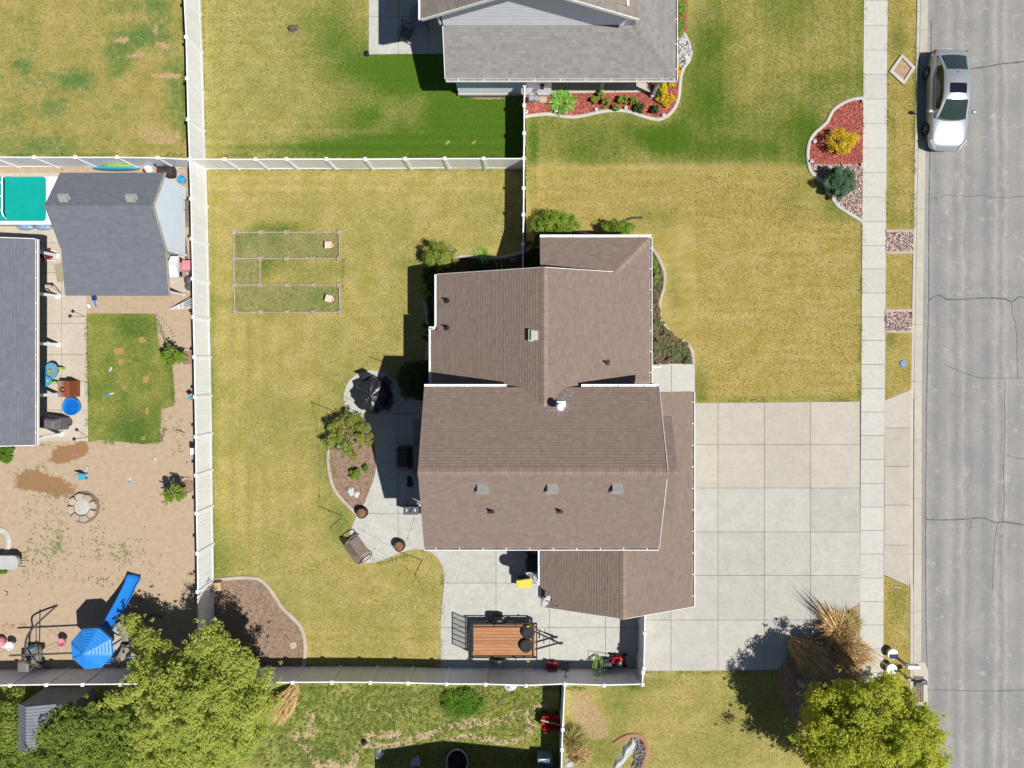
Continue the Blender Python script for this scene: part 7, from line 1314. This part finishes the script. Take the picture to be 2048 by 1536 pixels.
# toys on the patio
c = P(99, 745, .5); r = thing('water_table', 'blue toddler water table with lime legs on the west patio', 'toy water table', (c.x, c.y, .02)); mb = MB(); rz = -.25
mb.lathe((c.x + .05, c.y + .05, .38), [(.05, 0), (.33, .02), (.36, .12), (.33, .12), (.3, .05), (.02, .04)], 22, .95, 1.2, rz); mb.build('basin', m_ltblue, r, smooth=40); mb = MB(); mb.lathe((c.x + .05, c.y + .05, .43), [(.3, 0), (.01, .004)], 20, .9, 1.15, rz); mb.build('water', M('grey_water', L(140, 172, 192), None, 3, .15, .6), r)
mb = MB(); mb.box((c.x - .2, c.y - .02, .62), (.16, .62, .06), rz * .3); mb.tube([(c.x - .2, c.y + .2, .4), (c.x - .2, c.y + .2, .64)], .03); mb.lathe((c.x - .08, c.y - .42, .5), [(.05, 0), (.22, .03), (.24, .1), (.19, .1), (.02, .04)], 18); mb.build('upper_tray', m_ltblue, r, smooth=40)
for dx, dy in ((.36, .2), (.12, -.48)): mb = MB(); mb.box((c.x + dx, c.y + dy, .2), (.24, .12, .4)); mb.build('leg', m_lime, r, bevel=.02)
for dx, dy in ((.02, .08), (-.05, -.4)): mb = MB(); mb.cyl((c.x + dx, c.y + dy, .44), (c.x + dx, c.y + dy, .58), .07, n=10); mb.build('spinner', m_lime, r)
c = P(131, 778, .6); r = thing('play_kitchen', 'brown toy kitchen with a sink and two burners on the west patio', 'toy kitchen', (c.x, c.y, .02)); mb = MB(); mb.box((c.x - .1, c.y, .32), (.46, .74, .6)); mb.build('cabinet', m_toybrown, r, bevel=.02); mb = MB(); mb.box((c.x - .1, c.y, .64), (.5, .78, .04)); tp_ = mb.build('worktop', M('pinkish_worktop', L(196, 146, 124), L(182, 132, 110), 4, .5), r, bevel=.01)
mb = MB(); mb.box((c.x + .24, c.y, .46), (.24, .78, .88)); mb.build('back_panel', M('rust_brown_plastic', L(160, 88, 56), L(146, 78, 48), 3, .5), r, bevel=.02)
mb = MB(); mb.lathe((c.x - .1, c.y - .02, .655), [(.15, .0), (.15, .02), (.12, .02), (.1, .006), (.01, .004)], 16); mb.build('sink', M('dark_brown_sink', L(92, 60, 48), None, 3, .4), tp_)
for dy in (-.27, .27): mb = MB(); mb.lathe((c.x - .06, c.y + dy, .66), [(.1, 0), (.1, .012), (.01, .014)], 14); mb.build('burner', M('purple_grey', L(134, 116, 140), None, 3, .5), tp_)
c = P(144, 813, .2); r = thing('paddling_pool', 'round bright blue plastic pool on the west patio', 'paddling pool', (c.x, c.y, .02)); mb = MB(); mb.lathe((c.x, c.y, .02), [(.36, 0), (.4, .2), (.43, .24), (.43, .27), (.38, .27), (.36, .2), (.33, .05), (.01, .045)], 32); mb.build('pool', m_blue, r, smooth=40); mb = MB(); mb.lathe((c.x, c.y, .19), [(.355, 0), (.01, .003)], 28); mb.build('water', M('blue_water', L(24, 124, 224), None, 2, .08, .7), r)
c = P(138, 845, .12); r = thing('metal_bowl', 'shiny metal bowl on the west patio below the blue pool', 'bowl', (c.x, c.y, .02)); mb = MB(); mb.lathe((c.x, c.y, .02), [(.08, 0), (.16, .08), (.185, .13), (.175, .13), (.15, .08), (.07, .02), (.01, .02)], 24); mb.build('bowl', m_steel, r, smooth=50)
for (px, py), (bx, by), nm in (((140, 627), (171, 633), 'solar stake light leaning out over the west patio by the sod corner'), ((148, 873), (176, 874), 'solar stake light at the lower corner of the west patio')):
    b, t_ = P(bx, by), P(px, py + 5, 1.35); r = thing('stake_light', nm, 'stake light', (b.x, b.y, 0), 'solar stake lights'); mb = MB(); mb.cyl((b.x, b.y, 0), t_, .012, n=6); mb.build('stake', m_black, r); mb = MB(); mb.lathe(t_, [(.04, -.1), (.08, -.02), (.085, .0), (.02, .05)], 12); mb.build('lamp', m_black, r)
c = P(102, 528, .5); r = thing('red_chair', 'white framed folding chair with dark red cushions by the patio post', 'chair', (c.x - .3, c.y + .3, .02)); mb = MB(); mb.box((c.x - .3, c.y + .45, .45), (.5, .5, .06), .3); mb.build('seat', M('maroon_fabric', L(124, 34, 44), None, 3, .8), r, bevel=.02); mb = MB(); mb.tube([(c.x - .55, c.y + .2, .03), (c.x - .05, c.y + .3, .9), (c.x - .1, c.y + .7, .9), (c.x - .6, c.y + .6, .03)], .02); mb.tube([(c.x - .1, c.y + .2, .03), (c.x - .5, c.y + .25, .6), (c.x - .5, c.y + .7, .6), (c.x - .1, c.y + .7, .03)], .02); mb.build('frame', m_white, r)
c = P(92, 577, .8); r = thing('folding_stool', 'white framed stool standing by the middle patio post', 'stool', (c.x, c.y, .02)); mb = MB(); mb.tube([(c.x - .2, c.y - .2, .03), (c.x - .2, c.y + .1, .75), (c.x + .25, c.y + .1, .75), (c.x + .25, c.y - .2, .03)], .025); mb.build('frame', m_oldwood, r); mb = MB(); mb.box((c.x, c.y + .1, .78), (.46, .16, .04)); mb.build('seat', m_oldwood, r)
c = P(118, 545); mb = MB(); mb.box((c.x + .1, c.y, .028), (.5, .9, .012), .2); tag(mb.build('door_mat', M('olive_mat', L(188, 178, 154), L(170, 160, 136), 8, .95)), 'olive mat on the patio half under the shed roof', 'mat')
c = P(191, 599); r = thing('toy_shovel', 'dark blue toy spade stuck in the dirt below the shed', 'toy', (c.x, c.y, 0)); mb = MB(); mb.box((c.x, c.y + .1, .12), (.2, .3, .12), .15); mb.build('scoop', M('navy_toy', L(44, 60, 128), None, 3, .5), r, bevel=.02); mb = MB(); mb.bar((c.x, c.y - .05, .1), (c.x + .04, c.y - .35, .04), .08, .03); mb.build('handle', m_blue, r)
c = P(179, 612); mb = MB(); mb.ell((c.x, c.y, .06), (.07, .13, .07), 10, 6, .5); tag(mb.build('bottle', m_white, smooth=60), 'small white bottle in the dirt below the shed corner', 'bottle')
for px, py, dx, dy, m_, lb, ln in ((220, 788, .35, .08, m_blue, 'blue and white toy bat lying on the sod patch', .34), (310, 920, .1, .2, m_paleplastic, 'white and grey shoe lying in the dirt', .2), (260, 961, .02, .2, m_ltblue, 'pale blue plastic scoop lying in the dirt yard', .18), (222, 739, .1, .2, m_paleplastic, 'pale wire loop lying on the sod patch', .2)):
    c = P(px, py); d = Vector((dx, dy, 0)).normalized(); r = thing('lawn_toy', lb, 'toy', c); mb = MB(); mb.bar(c - d * ln * .6 + Vector((0, 0, .04)), c + Vector((0, 0, .04)), .1, .05); mb.build('head', m_, r, bevel=.015); mb = MB(); mb.bar(c, c + d * ln * .6 + Vector((0, 0, .04)), .05, .04); mb.build('handle', m_white, r, bevel=.01)
c = P(163, 952, .3); r = thing('step_stool', 'turquoise plastic child chair tipped in the dirt yard', 'child chair', (c.x, c.y, 0)); mb = MB(); mb.box((c.x, c.y - .05, .28), (.32, .28, .05)); mb.build('seat', m_ltblue, r, bevel=.02); mb = MB(); mb.box((c.x - .1, c.y + .1, .42), (.3, .05, .3), .15); mb.build('backrest', m_ltblue, r, bevel=.02)
for sx in (-.13, .13):
    for sy in (-.16, .08): mb = MB(); mb.bar((c.x + sx, c.y + sy, 0), (c.x + sx, c.y + sy, .28), .05, .05); mb.build('leg', m_ltblue, r)
c = P(175, 938); mb = MB(); mb.bar(c + Vector((-.08, -.16, .05)), c + Vector((.06, .14, .05)), .09, .07); tag(mb.build('toy_bottle', m_paleplastic, bevel=.02), 'small white toy beside the turquoise child chair', 'toy')
c = P(152, 909); mb = MB(); 
for i in range(7): a = i * .9; mb.box((c.x + math.cos(a) * .1, c.y + math.sin(a) * .04, .02), (.1, .05, .02), a)
tag(mb.build('chalk_toy', m_pink), 'pink toy scraps on the damp dirt below the patio', 'toy')
mb = MB(); c = P(346, 905); mb.tube([(c.x + math.cos(a) * .06, c.y + math.sin(a) * .16, .02) for a in np.linspace(0, 6, 12)], .014, 5); tag(mb.build('toy_ring', M('orange_plastic', L(230, 150, 80), None, 3, .5)), 'orange oval toy ring in the dirt by the long fence', 'toy')
mb = MB(); c = P(360, 863); mb.tube([(c.x - .22, c.y + .05, .03), (c.x - .1, c.y + .08, .05), (c.x + .1, c.y, .05), (c.x + .24, c.y - .06, .03)], .02, 5); tag(mb.build('toy_spring', m_black), 'dark toy handle in the dirt by the long fence', 'toy')
c = P(382, 796, 1.0); mb = MB(); mb.box((c.x, c.y, 1.05), (.2, .16, .22), .6); tag(mb.build('towel', m_ltblue, bevel=.02), 'turquoise cloth hung on the long fence', 'cloth')
c = P(387, 902, .8); mb = MB(); mb.box((c.x, c.y, .5), (.1, .3, 1.0)); tag(mb.build('board', m_white), 'white board with a pink end leaning behind the long fence', 'board')
# wheelbarrow tub and curb ring at the left edge
c = P(14, 1124, .55); r = thing('wheelbarrow', 'pale grey wheelbarrow with its tray at the left edge of the dirt yard', 'wheelbarrow', (c.x, c.y, 0)); mb = MB(); mb.prism(rrect(c.x - .62, c.y - .28, c.x + .56, c.y + .3, .2), .42, .66); mb.prism(rrect(c.x - .66, c.y - .32, c.x + .6, c.y + .34, .22), .662, .7); mb.build('tray', m_paleplastic, r, bevel=.03, smooth=40)
for s in (-.2, .2): mb = MB(); mb.tube([(c.x - .5, c.y + s, .12), (c.x + .2, c.y + s, .4), (c.x + .95, c.y + s, .62)], .02); mb.build('handle', m_black, r); mb = MB(); mb.tube([(c.x + .3, c.y + s, .42), (c.x + .35, c.y + s, 0)], .02); mb.build('leg', m_black, r)
mb = MB(); mb.lathe((0, 0, 0), [(.1, -.05), (.19, -.05), (.2, 0), (.19, .05), (.1, .05)], 16); w1 = mb.build('wheel', m_rubber, smooth=40); attach(w1, r); w1.location = (c.x - .75, c.y, .2); w1.rotation_euler = (math.pi / 2, 0, 0)
edging([(-40, 1058), (0, 1060), (12, 1066), (17, 1078), (16, 1096), (11, 1112)], 'pale rounded edging around a planting at the left edge', m_edge_grey, .26); shrub('green plant inside the rounded edging at the left edge', 0, 1140, .35, .5, lf_green, 14, 50, .045)
# ---------------------------------------------------------------- playset
cx, cy = -19.72, -13.02; r = thing('playset', 'playset with a blue slide and a ribbed blue octagonal canopy', 'playset', (cx, cy, 0)); mb = MB(); R8 = .98; ang = [math.radians(22.5 + 45 * i + 4) for i in range(8)]; rim = [Vector((cx + math.cos(a) * R8, cy + math.sin(a) * R8, 2.42)) for a in ang]; apex = Vector((cx, cy, 3.05)); m_canopy = M('blue_canopy', L(56, 150, 236, .75), L(48, 142, 230, .75), 2, .45, .4)
mb.add(rim + [apex] + [p - Vector((0, 0, .12)) for p in rim], [(i, (i + 1) % 8, 8) for i in range(8)] + [(9 + i, 9 + (i + 1) % 8, (i + 1) % 8, i) for i in range(8)]); can = mb.build('canopy', m_canopy, r)
mb = MB()
for i in range(8):
    a, b = rim[i], rim[(i + 1) % 8]; mb.bar(a.lerp(apex, .02), a.lerp(apex, .97), .05, .03)
    for k in range(6):
        t_ = .1 + k * .12; p, q = a.lerp(apex, t_), b.lerp(apex, t_); p, q = p.lerp(q, .16), q.lerp(p, .16 / .84 if False else .16); mb.bar(p + Vector((0, 0, .005)), q + Vector((0, 0, .005)), .035, .03)
mb.build('rib', m_canopy, can, kind='stuff')
for i in (0, 2, 4, 6): mb = MB(); a = ang[i] - .39; mb.cyl((cx + math.cos(a) * .8, cy + math.sin(a) * .8, 0), (cx + math.cos(a) * .8, cy + math.sin(a) * .8, 2.42), .04, n=8); mb.build('post', m_brownframe, r)
mb = MB(); mb.lathe((cx + .1, cy, 1.2), [(.01, -.04), (.9, -.04), (.92, 0), (.01, .01)], 24); mb.build('platform', m_tanplastic, r)
for t0, t1 in ((-62, -4), (4, 48)):   # curved ribbed wall panels on the side away from the swings
    mb = MB(); V = []; n = 11
    for i in range(n): a = math.radians(t0 + (t1 - t0) * i / (n - 1)); V += [(cx + math.cos(a) * q, cy + math.sin(a) * q, z) for q, z in ((.92, 1.2), (1.0, 1.75), (1.32, 1.78), (1.36, 1.2))]
    mb.add(V, [(i * 4 + j, i * 4 + j + 1, i * 4 + 5 + j, i * 4 + 4 + j) for i in range(n - 1) for j in range(3)]); mb.f = [f[::-1] for f in mb.f]; w1 = mb.build('ribbed_panel', m_tanplastic, r, smooth=30); k = MB()
    for i in range(22): a = math.radians(t0 + (t1 - t0) * (i + .5) / 22); k.bar((cx + math.cos(a) * 1.02, cy + math.sin(a) * 1.02, 1.775), (cx + math.cos(a) * 1.3, cy + math.sin(a) * 1.3, 1.785), .018, .03)
    k.build('groove', M('panel_shade_plastic', L(196, 188, 174), None, 3, .6), w1, kind='stuff')
mb = MB()
for q in (1.36, 1.62):
    mb.tube([(cx + math.cos(math.radians(a)) * q, cy + math.sin(math.radians(a)) * q, 1.6 if q < 1.5 else .9) for a in range(-60, 62, 10)], .035, 6)
for a in (-45, -10, 25, 55): c_, s_2 = math.cos(math.radians(a)), math.sin(math.radians(a)); mb.tube([(cx + c_ * 1.3, cy + s_2 * 1.3, 1.7), (cx + c_ * 1.6, cy + s_2 * 1.6, .9), (cx + c_ * 1.8, cy + s_2 * 1.8, 0)], .035, 6)
mb.build('climber', m_brownframe, r); mb = MB()
for a0 in (35, 55): mb.tube([(cx + math.cos(math.radians(a0)) * 1.0, cy + math.sin(math.radians(a0)) * 1.0, 1.8), (cx + 1.6, cy + 1.2, 1.5), (cx + 2.0, cy + 1.0, .8), (cx + 2.0, cy + .6, 0)], .04, 6)
mb.build('rail', m_brownframe, r)
a, b = P(222, 1251, 1.35), P(271, 1151, .2); d = (b - a); L_ = 12; V = []; s = Vector((d.y, -d.x, 0)).normalized(); 
for i in range(L_ + 1):
    t_ = i / L_; p = a + d * t_; z = 1.4 * (1 - t_) ** 1.15 * .95 + .18 + (.1 if i == 0 else 0) - .05 * math.sin(t_ * math.pi); wv = .3 * (1.1 if i == 0 else 1.0 if i < L_ - 1 else 1.12)
    for u, zz in ((-1, .16), (-.88, .16), (-.7, .0), (0, -.025), (.7, 0), (.88, .16), (1, .16)): V.append((p.x + s.x * u * wv, p.y + s.y * u * wv, z + zz))
mb = MB(); mb.add(V, [(i * 7 + j, i * 7 + j + 1, i * 7 + 8 + j, i * 7 + 7 + j) for i in range(L_) for j in range(6)]); sl2 = mb.build('slide', m_blue, r, smooth=50); sl2.modifiers.new('thick', 'SOLIDIFY').thickness = .03
mb = MB(); y = P(0, 1325, .9).y
for px in (216, 262): x = P(px, 0, .9).x; mb.bar((x, y, 0), (x, y + .1, 1.3), .05, .05)
for z in (.3, .6, .9, 1.2): mb.bar((P(214, 0, .9).x, y + .03 + z * .05, z), (P(264, 0, .9).x, y + .03 + z * .05, z), .05, .05)
mb.build('ladder', m_blue, r)
# swing frame
bz = 2.1; e = P(19, 1311, bz); r2 = thing('swing_set', 'brown metal swing frame with arched legs beside the blue playset', 'swing set', (-22.6, -13.4, 0)); mb = MB(); mb.tube([e, (cx - .75, cy - .3, 2.13)], .045, 8); mb.build('beam', m_brownframe, r2)
ap = Vector((-22.95, -13.33, 2.1))
for f_ in (P(115, 1210), P(99, 1337)):
    mb = MB(); mid = ap.lerp(f_, .45) + Vector((-.35, 0, .25)); mb.tube(smooth_line([ap, mid, f_], 8), .045, 8); mb.build('leg', m_brownframe, r2)
mb = MB(); mb.tube([ap + Vector((-.1, 1.0, -.9)), ap + Vector((-.1, -.95, -.85))], .025, 6); mb.build('brace', m_brownframe, r2)
def swing(px, py, label, mat, xz):
    c = P(px, py, .45); q = thing('bucket_swing', label, 'swing', (c.x, c.y, .45), 'swing seats'); mb = MB(); mb.lathe((c.x, c.y, .35), [(.1, 0), (.19, .06), (.2, .2), (.17, .2), (.12, .08), (.01, .06)], 16); mb.build('seat', mat, q, smooth=40)
    for dx_ in (-.15, .15): mb = MB(); mb.cyl((c.x + dx_, c.y, .5), (c.x + dx_ * 2.2, -13.4 + (c.x + 23.7) * .11, 2.08), .008, n=5); mb.build('rope', m_black, q)
swing(124, 1284, 'pink bucket swing hanging beside the blue canopy', m_pink, 0); swing(21, 1291, 'white bucket swing hanging from the swing beam near the left edge', m_white, 0)
c = P(0, 1285, .3); r = thing('ride_toy', 'pink and white ride on toy cut by the left edge', 'toy', (c.x, c.y, 0)); mb = MB(); mb.ell((c.x, c.y, .25), (.22, .26, .2), 12, 8); mb.build('body', m_pink, r, smooth=60); mb = MB(); mb.ell((c.x + .06, c.y - .2, .2), (.13, .1, .1), 10, 6); mb.build('seat', m_white, r, smooth=60)
c = P(51, 1331, .9); r = thing('toy_car', 'grey plastic ride in toy car with a roof by the south fence', 'toy car', (c.x, c.y, 0)); mb = MB(); mb.taper((c.x, c.y + .25), (.62, .95), (.56, .85), .12, .5); mb.build('body', m_greyplastic, r, bevel=.06, smooth=50); mb = MB(); mb.taper((c.x - .02, c.y), (.58, .56), (.46, .44), .98, 1.1); mb.build('roof', M('grey_brown_plastic', L(142, 136, 136), L(126, 120, 120), 3, .5), r, bevel=.05, smooth=50)
for sx in (-.24, .22):
    for sy in (-.22, .22): mb = MB(); mb.bar((c.x + sx, c.y + sy + .1, .48), (c.x + sx * .9, c.y + sy * .95, 1.0), .06, .05); mb.build('pillar', m_greyplastic, r)
for sx in (-.3, .3):
    for sy in (-.1, .6): mb = MB(); mb.cyl((c.x + sx - .05, c.y + sy, .13), (c.x + sx + .05, c.y + sy, .13), .13, n=14); mb.build('wheel', m_rubber, r)
mb = MB(); mb.bar((c.x - .25, c.y + .62, .52), (c.x + .2, c.y + .62, .52), .05, .05); mb.bar((c.x - .2, c.y + .5, .5), (c.x + .25, c.y + .72, .5), .04, .04); mb.build('handlebar', m_ltblue, r)
mb = MB(); c = P(14, 1186); mb.tube([c + Vector((-.1, .12, .03)), c + Vector((.05, .05, .05)), c + Vector((.06, -.08, .04)), c + Vector((-.06, -.14, .02))], .014, 5); tag(mb.build('stick', m_bark), 'small bent dark stick on the pale dirt', 'stick')
# ---------------------------------------------------------------- south yard things
c = P(1020, 1374, .7); r = thing('lidded_tank', 'white rounded tank behind the south fence', 'tank', (c.x, c.y, 0)); mb = MB(); mb.ell((c.x, c.y + .05, .45), (.36, .3, .42), 18, 12); mb.build('tank', m_white, r, smooth=60); mb = MB(); mb.cyl((c.x, c.y, .84), (c.x, c.y, .92), .1, n=12); mb.build('cap', m_paleplastic, r)
c = P(1102, 1444, .45); r = thing('garden_cart', 'red garden cart with a pulled up handle in the shade of the short fence', 'garden cart', (c.x, c.y, 0)); mb = MB(); mb.taper(c, (.78, .5), (.9, .62), .28, .34, -.08); mb.build('floor', m_red, r)
for sx, sy, w_, d_ in ((-.44, 0, .03, .62), (.44, 0, .03, .62), (0, -.3, .9, .03), (0, .3, .9, .03)): v = Matrix.Rotation(-.08, 3, 'Z') @ Vector((sx, sy, 0)); mb = MB(); mb.box((c.x + v.x, c.y + v.y, .48), (w_, d_, .26), -.08); mb.build('side_panel', m_red, r)
for sx in (-.32, .32):
    for sy in (-.3, .3): mb = MB(); mb.cyl((c.x + sx, c.y + sy - .04, .16), (c.x + sx, c.y + sy + .04, .16), .16, n=14); mb.build('wheel', m_rubber, r)
mb = MB(); mb.tube([(c.x - .42, c.y + .22, .3), (c.x - .3, c.y - .05, .75), (c.x - .28, c.y - .3, .9)], .018); mb.tube([(c.x - .38, c.y - .3, .9), (c.x - .18, c.y - .3, .9)], .018); mb.build('handle', m_red, r)
mb = MB(); mb.bar((c.x - .5, c.y + .2, .66), (c.x + .5, c.y - .1, .6), .06, .03); tag(mb.build('timber', m_oldwood), 'weathered stick lying across the red garden cart', 'stick')
c = P(1090, 1533, .8); r = thing('air_conditioner', 'grey air conditioner unit in the shade at the bottom edge', 'air conditioner', (c.x, c.y, 0)); mb = MB(); mb.box((c.x, c.y, .4), (.72, .72, .78)); mb.build('case', M('steel_blue_case', L(150, 166, 190), L(136, 152, 178), 3, .5), r, bevel=.03); mb = MB()
for q in (.08, .14, .2, .26, .3): mb.tube([(c.x + math.cos(a) * q, c.y + math.sin(a) * q, .8) for a in np.linspace(0, 2 * math.pi, 24, endpoint=False)], .008, 4, True)
for i in range(6): a = i * math.pi / 3; mb.bar((c.x, c.y, .8), (c.x + math.cos(a) * .31, c.y + math.sin(a) * .31, .8), .015, .01)
mb.build('fan_grille', m_black, r); mb = MB(); mb.box((c.x - .1, c.y + .32, .795), (.26, .05, .01)); mb.build('label_plate', m_white, r)
c = P(914, 1526, .5); r = thing('wicker_basket', 'dark rounded basket with a pale rim in the shade at the bottom edge', 'basket', (c.x, c.y, 0)); mb = MB(); n = 26
V = []
for rr, z in ((.32, .02), (.44, .3), (.5, .46)): V += [(c.x + math.cos(2 * math.pi * i / n) * rr, c.y + math.sin(2 * math.pi * i / n) * rr * 1.25, z) for i in range(n)]
mb.add(V, [(k * n + i, k * n + (i + 1) % n, (k + 1) * n + (i + 1) % n, (k + 1) * n + i) for k in range(2) for i in range(n)] + [list(range(n))]); mb.build('bowl', M('dark_weave', L(78, 76, 80), L(58, 56, 60), 30, .8), r); mb = MB(); mb.tube([(c.x + math.cos(a) * .51, c.y + math.sin(a) * .63, .47) for a in np.linspace(0, 2 * math.pi, 28, endpoint=False)], .035, 8, True); mb.build('rim', m_paleplastic, r)
c = P(750, 1511, .3); r = thing('toy_tent', 'white pointed canvas cone at the edge of the shade in the south yard', 'cone', (c.x, c.y, 0)); mb = MB(); mb.lathe((c.x + .12, c.y - .08, 0), [(.26, 0), (.02, .42)], 5); mb.build('canvas', m_white, r); 
c = P(831, 1527, .3); r = thing('white_scoop', 'white ribbed fan shaped scoop lying in the shade of the south yard', 'scoop', (c.x, c.y, 0)); 
for i in range(7): mb = MB(); a = math.radians(100 + i * 13); mb.bar((c.x + .18, c.y - .2, .05), (c.x + .18 + math.cos(a) * .48, c.y - .2 + math.sin(a) * .5, .12), .08, .02); mb.build('slat', m_paleplastic, r)
c = P(727, 1488, .25); mb = MB(); mb.ell((c.x, c.y, .14), (.13, .13, .14), 10, 6); tag(mb.build('dark_ball', m_black, smooth=60), 'small black ball by the dirt path in the south yard', 'ball')
for (px, py, l_, w_, a), lb in (((1255, 1500, .68, .26, 1.0), 'larger white boulder in the hooked bed'), ((1236, 1528, .62, .2, .85), 'smaller long white boulder at the bottom edge of the hooked bed'), ((1143, 1524, .42, .24, .3), 'pale rounded boulder at the foot of the olive grass')):
    c = P(px, py); R = Matrix.Rotation(a, 3, 'Z'); mb = MB(); V = [Vector((c.x, c.y, 0)) + R @ Vector((x * l_, y * w_, z * w_)) for x, y, z in ((-1, -.5, 0), (-.2, -1, 0), (.8, -.8, 0), (1, .3, 0), (.2, 1, 0), (-.8, .7, 0), (-.7, -.1, .8), (-.1, -.5, 1.0), (.6, -.3, .9), (.6, .3, .8), (0, .5, .9))]
    mb.add(V, [(0, 1, 7, 6), (1, 2, 8, 7), (2, 3, 9, 8), (3, 4, 10, 9), (4, 5, 6, 10), (5, 0, 6), (6, 7, 8), (6, 8, 9, 10)]); tag(mb.build('boulder', m_whitestone, bevel=.05), lb, 'rock', 'pale boulders')
c = P(1612, 1372, .4); mb = MB(); V = [Vector((c.x, c.y, 0)) + Vector(q) for q in ((-.35, -.05, 0), (0, -.3, 0), (.36, -.15, 0), (.3, .2, 0), (-.25, .2, 0), (-.22, -.02, .32), (.02, -.15, .38), (.2, .0, .34), (-.05, .12, .34))]
mb.add(V, [(0, 1, 6, 5), (1, 2, 7, 6), (2, 3, 7), (3, 4, 8, 7), (4, 0, 5, 8), (5, 6, 7, 8)]); tag(mb.build('boulder', m_greystone, bevel=.04), 'grey boulder in the shade below the corner grasses', 'rock')
c = P(1790, 1174); mb = MB(); mb.bar(c + Vector((-.05, .02, .03)), c + Vector((.3, -.04, .03)), .06, .03); tag(mb.build('scrap', m_oldwood), 'pale scrap of wood on the verge below the driveway apron', 'scrap')
